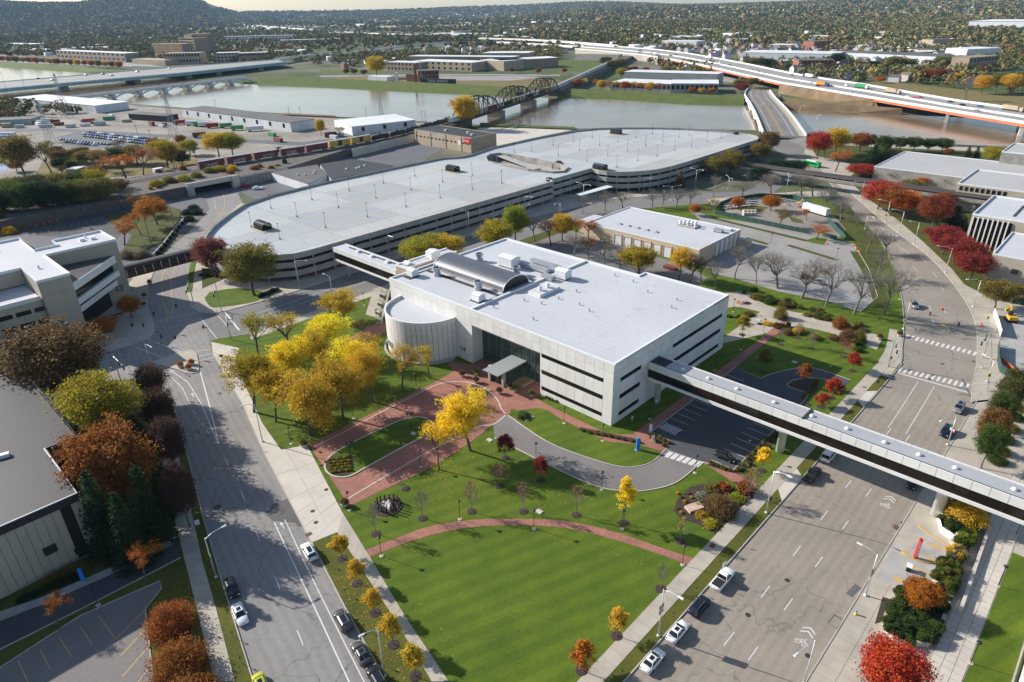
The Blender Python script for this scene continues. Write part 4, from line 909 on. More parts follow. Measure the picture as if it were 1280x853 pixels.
def make_protos():
 for kind,cnt in(('round',3),('locust',3),('bare',3),('thin',2),('sapling',2),('column',2)):
  TP[kind]=[]
  for k in range(cnt):
   rg=random.Random(100+17*k+len(kind)); rn=np.random.default_rng(k+5); h=5.0 if kind in('sapling','column')else 12.0
   segs,tips=grow(rg,h,kind); T=np.array([t[0]for t in tips]); wd=2*np.percentile(np.hypot(T[:,0],T[:,1]),96)
   tr=seg_mesh('trunk',segs,'bark_pale' if kind in('bare','sapling')else 'bark'); cr=None
   if kind=='round':
    n_=330; d=rn.normal(0,1,(n_,3)); d/=np.linalg.norm(d,axis=1,keepdims=True); lob=1+.16*np.sin(3*np.arctan2(d[:,1],d[:,0])+k)+.13*np.sin(5*d[:,2]+2*np.arctan2(d[:,1],d[:,0])+2*k)
    q=d*(rn.uniform(.35,1,(n_,1))**.5)*lob[:,None]*np.array([4.4,4.4,4.1]); q[:,2]=np.where(q[:,2]<0,q[:,2]*.85,q[:,2])+7.4
    sel=np.concatenate([q,T[rn.choice(len(T),min(len(T),120),False)]]); cr=leaf_mesh('crown',sel,40,.55,.17,rn,.65); wd=max(wd,9.4)
   elif kind=='locust':sel=T[rn.choice(len(T),min(len(T),300),False)]; q=np.concatenate([sel,sel[:200]*np.array([.85,.85,.78])+rn.normal(0,.4,(min(200,len(sel)),3))]); cr=leaf_mesh('crown',q,30,.5,.15,rn,.5); wd+=.4
   elif kind=='thin':sel=T[rn.choice(len(T),min(len(T),260),False)]; cr=leaf_mesh('crown',sel,8,.45,.18,rn)
   elif kind=='bare':sel=T[rn.choice(len(T),60,False)]; cr=None
   elif kind=='column':cr=leaf_mesh('crown',T[rn.choice(len(T),min(len(T),220),False)],16,.16,.1,rn)
   elif kind=='sapling':cr=leaf_mesh('crown',T[rn.choice(len(T),min(len(T),120),False)],3,.1,.08,rn)
   TP[kind].append((tr,cr,h,wd))
 TP['conifer']=[]
 for k in range(2):
  rn=np.random.default_rng(40+k); h,r=10.0,2.2; segs=[((0,0,0),(0,0,h),.16,.03)]; C=[]
  for z in np.arange(.8,h-.2,.42):
   R=r*(1-z/h)**.8*rn.uniform(.85,1.1); nb_=max(4,int(9*(1-z/h)+4)); a0=rn.uniform(0,6.28)
   for j in range(nb_):
    a=a0+6.283*j/nb_+rn.uniform(-.2,.2); e=np.array([math.cos(a)*R,math.sin(a)*R,z-.25*R]); segs.append(((0,0,z),tuple(e),.03,.01))
    for f in np.linspace(.25,1,max(2,int(R*2.6))):C.append(np.array([0,0,z])*(1-f)+e*f)
  TP['conifer'].append((seg_mesh('trunk',segs,'bark'),leaf_mesh('crown',C,9,.17,.16,rn,.5),h,2*r))
 TP['shrub']=[]
 for k in range(3):
  rn=np.random.default_rng(60+k); n=90; d=rn.normal(0,1,(n,3)); d[:,2]=np.abs(d[:,2]); d/=np.linalg.norm(d,axis=1,keepdims=True); C=d*rn.uniform(.55,1.0,(n,1))*np.array([1,1,1.2])+np.array([0,0,.15])
  if k==0:
   d=rn.normal(0,1,(320,3)); d[:,2]=np.abs(d[:,2]); d/=np.linalg.norm(d,axis=1,keepdims=True); q=d*rn.uniform(.5,1.05,(320,1))*np.array([4.2,4.2,4.6]); TP['big']=[(seg_mesh('stem',[((0,0,0),tuple(c*.9),.07,.02)for c in q[:50]],'bark'),leaf_mesh('foliage',q,40,.5,.15,rn,.8),4.8,9.0)]
  segs=[((0,0,0),tuple(c*.9),.03,.008)for c in C[:40]]; TP['shrub'].append((seg_mesh('stem',segs,'bark'),leaf_mesh('foliage',C,22,.16,.1,rn,.8),1.4,2.1))
make_protos()
TN=dict(round='maple_tree',locust='locust_tree',bare='bare_tree',thin='thinning_tree',conifer='spruce_tree',sapling='young_tree',column='young_tree',shrub='shrub')
CNT=[0]
def tree(kind,base,h,wd,col,label,group=None,name=None,z=.1,cat=None):
 ps=TP['big' if kind=='shrub' and wd>3.8 else kind]; CNT[0]+=1; tr,cr,H0,W0=ps[(CNT[0]*7+int(base[0]*3))%len(ps)]
 root=thing(name or TN[kind],label,cat or('shrub' if kind=='shrub' else 'tree'),(base[0],base[1],base[2]+z),group); k=rnd.uniform(.95,1.05)
 root.scale=(wd/W0,wd/W0*k,h/H0); root.rotation_euler=(0,0,rnd.uniform(0,6.28))
 c=np.array(col)*np.array([rnd.uniform(.9,1.1),rnd.uniform(.92,1.08),1])
 for me in(tr,cr):
  if me is None:continue
  o=bpy.data.objects.new(me.name.split('.')[0],me); COL.objects.link(o); o.parent=root
  if me is cr:o.color=(*c,1)
 return root
def tpx(kind,bx,by,ty,wpx,col,label,group=None,hmin=None,name=None):
 b=g(bx,by); h=height_of(b,ty); sc_=pj((b.x,b.y,h*.6))[2]/FPX; wd=wpx*sc_*dict(locust=1.18,thin=1.2,bare=1.2,conifer=1.0).get(kind,1.05)
 return tree(kind,b,max(h,hmin or .5),wd,COLS[col]if isinstance(col,str)else col,label,group,name)
COLS=dict(yellow=(.86,.64,.03),gold=(.58,.37,.035),ygreen=(.36,.28,.025),olive=(.20,.17,.035),green=(.075,.11,.022),dgreen=(.028,.055,.02),orange=(.46,.15,.02),rust=(.30,.10,.026),brown=(.19,.11,.045),red=(.40,.045,.025),dred=(.27,.032,.028),purple=(.10,.055,.042),pink=(.36,.15,.08),lime=(.26,.30,.03),grey=(.2,.17,.12))
LG='honey locust grove on the lawn beside the street'
for i,(bx,by,ty,wp,k,c,lb)in enumerate([
(325,450,398,62,'thin','ygreen','sparse yellow green locust at the street corner end of the grove'),(366,442,396,54,'thin','gold','thin golden locust at the back of the grove by the street'),(431,404,364,48,'locust','gold','golden locust standing apart beside the street behind the grove'),(418,446,394,54,'locust','yellow','brightest yellow locust in the middle back of the grove'),
(457,425,399,22,'thin','brown','small nearly leafless tree by the brick path at the drum'),(374,482,425,58,'locust','yellow','wide bright yellow locust in the centre of the grove'),(318,516,440,62,'locust','ygreen','yellow green locust on the street side of the grove'),(441,482,423,52,'locust','yellow','bright yellow locust on the drum side of the grove'),
(388,544,466,72,'locust','gold','golden brown locust at the front corner of the grove'),(429,523,444,56,'locust','gold','golden locust on the drive edge of the grove'),(467,503,430,46,'locust','gold','golden locust next to the sparse ones near the drum'),(503,488,428,42,'thin','gold','sparse golden tree third from the drum on the lawn'),
(536,473,430,40,'thin','gold','sparse golden tree right in front of the round drum'),(345,528,462,50,'locust','gold','dense golden locust low on the street side of the grove'),(398,470,412,50,'locust','gold','golden locust hidden in the middle of the grove'),(455,455,415,40,'thin','gold','thin golden tree between grove and brick path')]):
 tpx(k,bx,by,ty,wp,c,lb,LG)
tpx('locust',588,564,489,62,'yellow','large golden yellow tree beside the brick turning circle'); tpx('thin',549,588,529,34,'yellow','slender yellow tree on the lawn edge of the brick drive')
for bx,by,ty,wp,k,c,lb in[
(93,512,405,112,'round',(.17,.095,.04),'huge brown and green maple beside the tan office wing'),(141,566,470,86,'round','ygreen','yellow green maple between the huge brown maple and the orange one'),(166,645,533,100,'round','rust','rust orange oak in front of the dark roofed hall'),
(142,690,588,56,'conifer','dgreen','dark spruce against the hall corner'),(199,680,582,52,'conifer','dgreen','dark spruce under the rust oak on the street side'),(172,705,615,52,'conifer','dgreen','dark spruce by the lane below the rust oak'),(180,575,520,46,'conifer','dgreen','dark spruce behind the row of purple street trees'),(118,600,530,40,'conifer','dgreen','dark spruce at the recess of the hall'),(215,640,570,44,'conifer','dgreen','dark spruce between the purple street trees and the lawn'),
(197,505,457,38,'round','purple','first purple street tree, nearest to the crossing'),(207,548,488,38,'round','purple','second purple street tree from the crossing'),(222,594,524,40,'round','purple','third purple street tree from the crossing'),(238,660,580,38,'round','purple','fourth purple street tree, nearest to the lane'),
(185,730,690,52,'thin','orange','small spreading orange tree beside the dark lane near the street'),(75,788,752,40,'thin','orange','small spreading orange tree beside the dark lane further from the street'),
(268,346,298,42,'round',(.24,.075,.06),'reddish brown tree at the corner of the parking deck'),(318,370,307,66,'round','olive','big olive green tree at the rounded end of the parking deck'),
(165,398,371,26,'round','orange','small orange tree at the wall below the number'),(128,421,400,38,'round','orange','low wide orange tree in the plaza planter'),
(156,307,277,34,'thin','orange','half bare orange tree nearest the tan office roof'),(177,295,266,26,'thin','orange','half bare orange tree in the middle of the grass bank'),(197,282,246,36,'locust','orange','orange tree at the top of the grass bank'),(158,259,232,32,'bare','brown','bare tree at the fence above the grass bank'),(184,268,240,34,'thin','brown','bare brown tree behind the orange one on the grass bank'),
(530,334,296,56,'round','ygreen','wide yellow olive street tree behind the main roof, left one'),(556,330,294,44,'round','gold','wide yellow street tree behind the main roof, right one'),(620,314,277,44,'round','ygreen','yellow olive tree behind the back corner of the main building'),(645,304,257,34,'round','lime','bright lime green tree behind the back corner of the main building'),
(668,302,268,30,'bare','brown','bare tree right beside the lime green tree'),(689,308,272,30,'thin','brown','brown bare tree between the lime green and the golden orange tree'),
(703,302,268,30,'round','gold','golden orange tree left of the service building'),(719,303,273,22,'thin','orange','thin orange tree next to the golden one at the service building'),(736,300,275,26,'thin','orange','brownish orange tree against the service building corner'),
(717,321,293,30,'bare','brown','first bare tree from the back corner behind the main roof'),(736,326,298,30,'thin','brown','second bare tree behind the main roof'),(756,332,303,32,'bare','brown','third bare tree behind the main roof'),(775,337,307,30,'bare','brown','fourth bare tree behind the main roof'),(798,342,309,48,'round','ygreen','yellow green tree behind the main roof by the roller doors'),(848,352,309,34,'locust','gold','golden tree at the corner of the service building'),(862,354,320,30,'thin','brown','bare tree right of the golden corner tree'),(876,356,318,30,'bare','brown','bare tree behind the right end of the main roof'),(894,363,326,28,'bare','brown','bare tree at the far corner of the main roof'),
(918,349,305,44,'bare','brown','first bare tree along the car park edge, by the service building'),(945,356,316,24,'bare','brown','narrow second bare tree along the car park edge'),(972,361,312,50,'bare','brown','third bare tree along the car park edge, wide and forked'),(1002,373,317,46,'bare','brown','fourth bare tree along the car park edge'),(1032,383,322,46,'bare','brown','fifth bare tree along the car park edge'),(1067,394,331,48,'bare','brown','sixth bare tree along the car park edge'),(1105,394,326,52,'bare','brown','largest bare tree at the corner of car park and street'),
(1096,345,305,36,'bare','brown','bare street tree beside the car park corner'),(1083,316,284,30,'bare','brown','bare street tree, third up from the car park corner'),(1070,292,262,28,'bare','brown','bare street tree by the green fence end'),(1051,277,246,28,'bare','brown','bare street tree beside the white trailer'),(1035,265,232,30,'bare','brown','bare street tree above the white trailer'),(1016,246,217,28,'bare','brown','bare street tree below the covered walkway'),(1108,318,290,28,'bare','brown','bare street tree leaning over the lane above the car park'),
(728,267,244,24,'bare','brown','first bare tree of the row behind the service building'),(756,264,237,28,'bare','brown','second bare tree of the row behind the service building'),(778,260,236,26,'bare','brown','third bare tree of the row behind the service building'),(815,259,236,28,'bare','brown','fourth bare tree of the row behind the service building'),(828,260,237,20,'bare','brown','fifth bare tree of the row behind the service building'),(845,259,234,24,'bare','brown','sixth bare tree of the row behind the service building'),(862,255,234,22,'bare','brown','seventh bare tree of the row behind the service building'),(891,246,219,30,'bare','brown','bare tree beside the fenced stone yard'),(927,245,225,26,'bare','brown','bare tree at the top of the fenced stone yard'),(964,243,215,30,'bare','brown','dense bare tree near the covered walkway'),(1002,245,212,32,'bare','brown','bare tree between walkway and stone yard'),
(891,221,197,28,'round','olive','olive brown tree at the end of the parking deck, left one'),(912,220,188,30,'round','olive','olive brown tree at the end of the parking deck, right one'),(849,235,213,17,'conifer','brown','narrow brown pointed tree against the parking deck'),(947,202,179,26,'round','olive','olive tree by the river end of the deck'),(959,194,164,26,'round','brown','tall brownish tree at the bridge end of the deck'),
(950,227,208,24,'round','dgreen','dark green tree below the walkway, left one'),(972,221,200,30,'round','dgreen','dark green tree below the walkway, middle one'),(994,216,201,28,'round','dgreen','dark green tree below the walkway, next to the green bus'),(868,270,256,14,'round','orange','small orange tree by the cones in the service yard'),(887,266,249,18,'thin','ygreen','thin olive tree beside the orange one in the service yard'),
(922,262,247,17,'round','orange','small orange tree at the left of the stone yard'),(963,264,245,24,'round','orange','orange tree in the middle of the stone yard'),(973,285,262,24,'thin','olive','olive tree at the green mesh fence of the stone yard'),(1008,276,261,18,'thin','orange','small orange tree beside the white trailer'),(1020,300,283,28,'thin','orange','low wide orange tree at the yard gate'),
(1021,199,164,32,'round','red','crimson tree by the bridge end'),(1031,199,174,22,'thin','pink','pinkish thin tree below the crimson one'),(1044,194,160,32,'round','gold','golden orange tree by the bridge end'),(1044,215,186,26,'thin','orange','half bare orange tree by the bus'),(1074,190,166,28,'round','rust','rusty green tree by the river wall'),
(1088,187,168,14,'round','dgreen','dark narrow tree by the river wall'),(1103,195,169,22,'round','green','deep green tree by the river road'),(1090,206,181,26,'conifer','dgreen','evergreen by the grey roof, front left'),(1103,205,180,26,'conifer','green','evergreen by the grey roof, front right'),(1123,190,171,18,'round','green','first green tree along the river road behind the grey roof'),(1141,190,171,20,'round','green','second green tree along the river road'),(1159,190.5,173,18,'round','green','third green tree along the river road'),(1178,191,173,20,'round','green','fourth green tree along the river road'),(1185,196,186,12,'round','rust','small rusty tree between the green ones on the river road'),(1208,200,183,12,'conifer','dgreen','pointed spruce on the river road, left one of two'),(1219,200,183,12,'conifer','dgreen','pointed spruce on the river road, right one of two'),(1240,204,183,28,'round','ygreen','yellow green tree by the tall block at the right edge'),
(1077,221,206,34,'round','red','red tree behind the walkway by the street'),(1099,221,208,24,'round','rust','rust red tree behind the walkway next to the red one'),(1115,226,212,22,'round',(.28,.07,.04),'brick red tree behind the middle of the walkway'),(1126,225,212,9,'conifer','dgreen','small spruce behind the middle of the walkway'),(1140,227,215,20,'round','orange','orange tree behind the walkway under the grey roof'),(1152,232,220,24,'round','orange','low bright orange tree behind the walkway'),(1155,226,211,9,'conifer','dgreen','small spruce above the low orange tree'),(1170,232,219,9,'conifer','dgreen','small spruce left of the pink orange tree'),(1180,235,222,22,'round','pink','pink orange tree behind the walkway'),(1194,236,221,11,'conifer','dgreen','spruce at the right end of the walkway trees'),
(1097,262,226,42,'round','red','large red tree in front of the walkway'),(1112,270,234,36,'round','rust','rust tree between the red and the orange one'),(1128,272,238,38,'round',(.52,.13,.015),'brightest orange tree in front of the walkway'),(1136,248,225,30,'round','olive','olive green tree against the walkway'),(1165,286,243,38,'round',(.27,.06,.03),'dark rust red tree right of the orange one'),(1180,262,240,22,'round','rust','rust tree hugging the walkway'),(1191,285,257,38,'conifer','dgreen','wide dark evergreen beside the finned building'),
(1178,318,284,44,'round','dred','first dark red tree from the top of the row by the street'),(1192,327,295,40,'round','dred','second dark red tree of the row by the street'),(1203,335,301,42,'round','dred','third dark red tree of the row by the street'),(1211,350,316,40,'round','dred','lowest dark red tree of the row by the street'),(1243,386,352,38,'round','olive','bushy olive tree against the windowless building'),(1264,380,356,26,'round','olive','small olive tree right of the bushy one'),
(1266,502,462,28,'round','green','topmost green tree of the row above the skybridge'),(1252,520,474,30,'round',(.12,.1,.03),'second green tree of the row above the skybridge'),(1242,542,490,32,'round','green','third green tree of the row above the skybridge'),(1232,566,512,34,'round',(.2,.1,.035),'rust tinged tree of the row above the skybridge'),(1226,586,532,32,'round','green','green tree of the row right behind the skybridge'),
(1105,880,812,76,'round',(.52,.05,.022),'scarlet maple at the bottom of the plaza'),(1148,762,730,42,'round',(.42,.14,.02),'orange tree in the stone planter')]:
 grp='bare trees' if k=='bare' else None
 tpx(k,bx,by,ty,wp,c,lb,grp)
 # young trees on the lawns
for bx,by,ty,wp,k,c,lb in[
(427.4,699,673,22,'column','gold','young golden street tree on the verge, first below the apron'),(446.6,730,705,21,'column','gold','young golden street tree on the verge, second below the apron'),(469,767,741,23,'column','gold','young golden street tree on the verge, third below the apron'),(492,806.6,773,26,'column','gold','young golden street tree on the verge, fourth below the apron'),(519,846,811,26,'column','gold','young golden street tree on the verge at the picture bottom'),
(470,668,633,20,'sapling','grey','leafless sapling beside the fenced rock on the lawn'),(528.6,648.6,617,20,'sapling','grey','leafless sapling right of the fenced rock'),(589.7,640,605,20,'sapling','pink','pale sapling left above the middle of the arc path'),(654.4,640,605,19,'sapling','pink','pale sapling right above the middle of the arc path'),(720.4,644.5,610,20,'sapling','pink','pale sapling above the right half of the arc path'),(780,654,604,22,'column','yellow','young tree with yellow top above the arc path'),(849.7,677,648,18,'sapling','gold','sapling near the right end of the arc path'),(826,737,707,16,'sapling','grey','leafless sapling by the walk near the white pickup'),
(632,573,547,20,'column','dred','dark red sapling near the yellow tree'),(624.7,608,584,22,'sapling','dred','thin red sapling on the lawn below the dark red one'),(676,601,574,18,'column','dred','dark red sapling beside the asphalt loop'),(771,796,766,24,'column','gold','small golden tree on the big lawn near the walk'),(727,839,809,29,'column','orange','small orange tree at the bottom of the big lawn'),
(952,589,562,18,'column','yellow','small yellow tree between walk and parking bays'),(936,622,590,30,'sapling','rust','brown young tree at the end of the brick path'),
(1003,481.6,458,18,'column','rust','rust sapling in the round bed of the exit lane'),(1039,498,476,20,'column','red','red sapling by the exit lane'),(1026,509,495,18,'column','red','low red sapling beside the skybridge'),(1054,446.5,429,18,'sapling','red','pinkish sapling on the lawn by the promenade corner'),(1065,464,444,18,'column','red','red sapling on the lawn by the street walk'),(953,465,440,18,'column','olive','olive sapling in the shadow of the main building'),(927.5,419,398,18,'column','ygreen','yellow green sapling beside the main building'),(1013,435.5,416,12,'sapling','grey','thin leafless sapling, right of three on the rear lawn'),(997,423,406,12,'sapling','grey','thin leafless sapling, upper of three on the rear lawn'),(975,431,412,12,'sapling','grey','thin leafless sapling, left of three on the rear lawn')]:
 tpx(k,bx,by,ty,wp,c,lb,'young trees on the lawns')
 b=g(bx,by); tag(MB().lathe([(1.0,0),(.9,.08),(.2,.12)],14,(b.x,b.y,.1)).build('mulch_ring','mulch'),kind='structure')
 # road markings
_mz=[0]
def dash(pts,w,m='paint_white',z=.016):_mz[0]+=1; return line(pts,w,z+.0004*(_mz[0]%9),m)
for v in np.arange(-75,40,12.6):
 for u in(48.0,51.9):dash([uv(u,v+.1),uv(u,v+3.4)],.16)
for u0,u1 in((47.4,46.3),(51.1,50.0)):dash([uv(u0,41.6),uv(u1,68.9)],.16)
dash([uv(41,70.3),uv(56.8,71)],.5)
def zebra(a,b,n,l,d,wb=.55,m='paint_white',z=.016):
 a,b=g(*a),g(*b); root=tag(MB().quad(*[(p.x,p.y,z-.004)for p in(a,a+(b-a)*.001,a+(b-a)*.001+Vector((.01,0,0)),a+Vector((.01,0,0)))]).build('crosswalk',m,recalc=False),kind='structure'); d=Vector((d[0],d[1],0)).normalized(); x=(b-a).normalized()
 for i in range(n):
  c=a.lerp(b,(i+.5)/n); q=[c-x*wb/2-d*l/2,c+x*wb/2-d*l/2,c+x*wb/2+d*l/2,c-x*wb/2+d*l/2]
  MB().hexa([(p.x,p.y,z-.004)for p in q],[(p.x,p.y,z+.004)for p in q]).build('bar',m,root)
zebra((1131,420),(1222,443),14,2.8,BX,.62); zebra((1115,460),(1213,483.5),14,2.8,BX,.62); zebra((1064,287.5),(1123,296),13,2.6,(.4,.9),.6); zebra((832,568),(877,582.5),6,2.4,BX,1.0,z=.165)
dash(gp([(1058,299),(1128,301)]),.4,z=.02); dash(gp([(986,208),(1010,236)]),.14);
for a,b in(((1150,320),(1158,329)),((1166,340),(1171,347)),((1176,358),(1180,364)),((1141,333),(1147,340)),((1152,350),(1156,356)),((1162,382),(1164,389)),((1180,386),(1182,392)),((1120,305),(1130,316)),((1128,310),(1136,318)),((1166,400),(1167,406)),((1185,408),(1186,414)),((1100,283),(1106,289)),((1090,272),(1095,277))):dash([g(*a),g(*b)],.15)
dash(gp([(1177,406),(1184,411)]),1.4,'paint_faded_yellow')
def sharrow(u,v):
 b=MB()
 for k in(0,.9):
  for s_ in(-1,1):b.hexa(*[[uv(u+du,v+dv,z)for du,dv in((0,2.6+k),(s_*1.0,1.9+k),(s_*1.0,2.15+k),(0,2.9+k))]for z in(.014,.02)])
 for c in((-.5,0),(.5,0)):
  for i in range(12):
   a0,a1=6.283*i/12,6.283*(i+1)/12; b.quad(*[uv(u+c[0]+r*math.cos(t),v+c[1]+r*math.sin(t),.02)for r,t in((.32,a0),(.32,a1),(.45,a1),(.45,a0))])
 for p,q in(((-.5,0),(-.15,.8)),((-.15,.8),(.4,.75)),((.5,0),(.35,1.1)),((-.15,.8),(0,0)),((0,0),(.4,.75)),((.2,1.15),(.5,1.1))):
  d=Vector((q[0]-p[0],q[1]-p[1])); n_=Vector((-d.y,d.x)).normalized()*.06; b.quad(*[uv(u+e[0],v+e[1],.02)for e in((p[0]+n_.x,p[1]+n_.y),(p[0]-n_.x,p[1]-n_.y),(q[0]-n_.x,q[1]-n_.y),(q[0]+n_.x,q[1]+n_.y))])
 return tag(b.build('bicycle_marking','paint_white',recalc=False),kind='structure')
sharrow(55.6,12.9); sharrow(56.4,-28.7)
dash([uv(40.4,8),uv(59.4,5)],.06,'asphalt_patch')
def patch(pts,m='asphalt_patch',z=.012):_mz[0]+=1; return sheet('road_patch',pts,z+.0005*(_mz[0]%7),m)
patch(gp([(1057,742),(1069,730),(1077,735),(1065,747)]));
kerb(gp([(1043,769),(1055,776),(1046,786),(1035,779)]),.18,0,.012,'asphalt_patch',True,'road_patch')
patch(gp([(332,641),(347,625),(360,630),(382,655),(340,651)])); patch(gp([(350,628),(362,622),(386,660),(372,657)]))
# left street
for a,b in(((301,614),(306,626)),((319.5,663),(325,677)),((344,721),(350,737)),((371.5,788),(379,807)),((281,572),(285.5,582)),((402,862),(408,880))):dash([g(*a),g(*b)],.16)
dash(gp([(343,653.6),(372,715),(400,774),(438,856)]),.22); dash(gp([(356,650),(380,702),(415,773),(457,856)]),.18)
dash(gp([(250.5,465),(262,508),(273.6,555)]),.3); dash(gp([(213,463),(235,478),(252,506),(273,555)]),.22); dash(gp([(211,469),(228,485),(239,508)]),.18)
for a,b in(((241,513),(245,518)),((246.5,521),(250,526)),((252,529),(255,534)),((258,538),(261,543))):dash([g(*a),g(*b)],.16)
for p in[((203,472),(219,463)),((242,440),(262,437)),((244,446),(264,443)),((249,451.5),(269,446.5)),((195,403),(211,398.5)),((212,398),(246,391)),((202,413.5),(251,398.5)),((251,398),(271,423.5)),((169,434),(204,447)),((197,429),(210,434)),((217,436),(226,440)),((185,425),(198,430)),((135,461),(184,462.5)),((164,475),(184,464)),((270,392),(287,411))]:
 dash([g(*p[0]),g(*p[1])],.2,'paint_faint' if p[0][0]in(135,164,185,202)else 'paint_white')
dash(gp([(280,389),(299,413)]),.55)
for pts in([(210,398),(204,373),(202,350),(208,334),(212,328)],[(212,398),(216,388),(215,370),(214,350),(220,334),(226,327)],[(243,303),(262,283),(276,268),(281,255),(278,240)]):dash(smooth_line(gp(pts),4),.24,'paint_yellow')
dash(gp([(270,262),(268,250)]),.14)
def arrow(px,py,d,s=1.0,m='paint_white',z=.02):
 c=g(px,py); d=Vector((d[0],d[1],0)).normalized(); n_=Vector((-d.y,d.x,0))
 q=[(-1.4,-.12),(.3,-.12),(.3,-.5),(1.4,0),(.3,.5),(.3,.12),(-1.4,.12)]
 return tag(MB().poly([tuple((c+d*a*s+n_*b*s).xy)+(z,)for a,b in q]).build('arrow_marking',m,recalc=False),kind='structure')
arrow(353,657,LDIR,.8); arrow(241,494,LDIR,.9)
# Fourth street centre and edge lines
for u in(-121,-124.5):dash([uv(u,-27),uv(u,60)],.16,z=.02)
dash([uv(-121,60),uv(-119.5,112)],.15,z=.02)
dash(gp([(662,276),(700,286)]),.5,z=.02)
# parking bays under the skybridge
for v in np.arange(4,42,2.75):dash([uv(8.5,v),uv(13.3,v)],.12,z=.154)
for v in np.arange(3.8,30,2.75):dash([uv(23.6,v),uv(28.5,v)],.12,z=.154)
hb=MB()
for k in range(8):hb.quad(uv(8.6+k*.55,6.9,.158),uv(8.85+k*.55,6.9,.158),uv(9.25+k*.55,9.4,.158),uv(9.0+k*.55,9.4,.158))
tag(hb.build('hatched_bay','paint_white',recalc=False),kind='structure')
# yellow bays in the lower left car park, visitor lot lines
for a,b in(((23,826),(35,853)),((50,812),(63,837)),((75,798),(90,822)),((100,784),(115,806)),((124,771),(145,800)),((145,800),(181,763)),((150,822),(183,786)),((153,847),(187,808)),((173,853),(190,832))):dash([g(*a),g(*b)],.13,'paint_yellow',.122)
for i in range(16):a=g(936+i*8.0,292+i*2.2); dash([a,a+BX*4.6],.12,'paint_faded_yellow',.134)
for i in range(14):a=g(962+i*9,318+i*4.2); dash([a,a+(BX*.9+AX*.3).normalized()*4.8],.12,'paint_faded_yellow',.134)
for x,y in((1040,360),(1052,366),(1066,372),(1046,371),(1060,380)):dash([g(x,y),g(x+12,y-3)],.5,'paint_blue',.135)
# manholes and drains
flat('iron',(.05,.04,.035),.7,.3); mat('rust_grate',(.13,.06,.04),.9)
def manhole(px,py,r=.42,z=.016,m='iron'):b=g(px,py); _mz[0]+=1; return tag(MB().lathe([(r,0),(r*.9,.008)],14,(b.x,b.y,z)).build('manhole',m),kind='structure')
for px,py in((984,725.5),(935,769),(1129,654),(1010,820),(395,654),(408,613),(391,640),(275,492),(345,640),(374,500),(1178,455),(1162,474)):manhole(px,py,.45,.02 if px>500 or px<380 else .165)
manhole(272,634,.75); manhole(228,633,.6)
for px,py in((890.5,683),(386,669),(1120,660)):b=g(px,py); tag(MB().obox(b,BX,1.2,.9,.16,.175).build('drain_grate','rust_grate'),kind='structure')
for px,py in((657,525.5),(664,521.5),(674,640.5),(612,551),(932,582),(517,543),(926,408),(948,401),(993,453.5)):b=g(px,py); tag(MB().obox(b,AX,1.3,1.0,.1,.26).build('utility_cover','concrete_pale'),kind='structure')
# cars
def m_paint_car(name,c,metal=.0):return NT(name).done(c,.25,metal,.6)
for n_,c,mt in(('car_white',(.72,.73,.74),0),('car_black',(.012,.012,.014),.2),('car_navy',(.012,.018,.05),.3),('car_grey',(.12,.115,.11),.5),('car_silver',(.36,.37,.38),.6),('car_yellow',(.42,.42,.03),0),('car_red',(.30,.02,.02),.1),('bus_green',(.02,.34,.08),0),('car_blue',(.03,.09,.26),.2),('truck_orange',(.62,.2,.03),0),('truck_green',(.03,.26,.10),0)):m_paint_car(n_,c,mt)
flat('car_glass',(.01,.012,.014),.08,0,.8); flat('tyre',(.012,.012,.012),.9); flat('rim',(.35,.35,.36),.35,.8); flat('lamp_red',(.35,.01,.01),.3); flat('lamp_clear',(.75,.75,.72),.2); flat('trim_black',(.015,.015,.015),.7)
CARDEF=dict(
sedan=dict(L=4.75,W=.92,st=[(-1,.34,.70,.80),(-.965,.26,.98,.92),(-.72,.22,1.02,.98),(-.1,.2,.99,1),(.42,.2,.98,.99),(.6,.22,.93,.97),(.9,.24,.80,.91),(1,.34,.62,.74)],cab=(-.73,.46,-.44,.12,.98,1.44,.84,.64)),
suv=dict(L=4.7,W=.95,st=[(-1,.4,.85,.86),(-.97,.32,1.1,.96),(-.7,.28,1.13,1),(0,.26,1.12,1),(.45,.26,1.11,.99),(.6,.28,1.06,.97),(.92,.3,.95,.92),(1,.42,.75,.78)],cab=(-.95,.5,-.78,.14,1.1,1.70,.88,.7)),
van=dict(L=5.3,W=.98,st=[(-1,.42,1.0,.92),(-.98,.34,1.15,1),(0,.28,1.16,1),(.55,.28,1.15,1),(.7,.3,1.1,.98),(.94,.32,.98,.93),(1,.42,.75,.8)],cab=(-.98,.66,-.93,.36,1.14,2.05,.94,.84)),
pickup=dict(L=5.7,W=.99,st=[(-1,.5,.85,.96),(-.985,.42,1.08,1),(-.2,.38,1.1,1),(.35,.36,1.12,1),(.55,.38,1.1,.98),(.92,.4,1.02,.94),(1,.5,.8,.84)],cab=(-.2,.46,-.12,.16,1.1,1.85,.9,.74)))
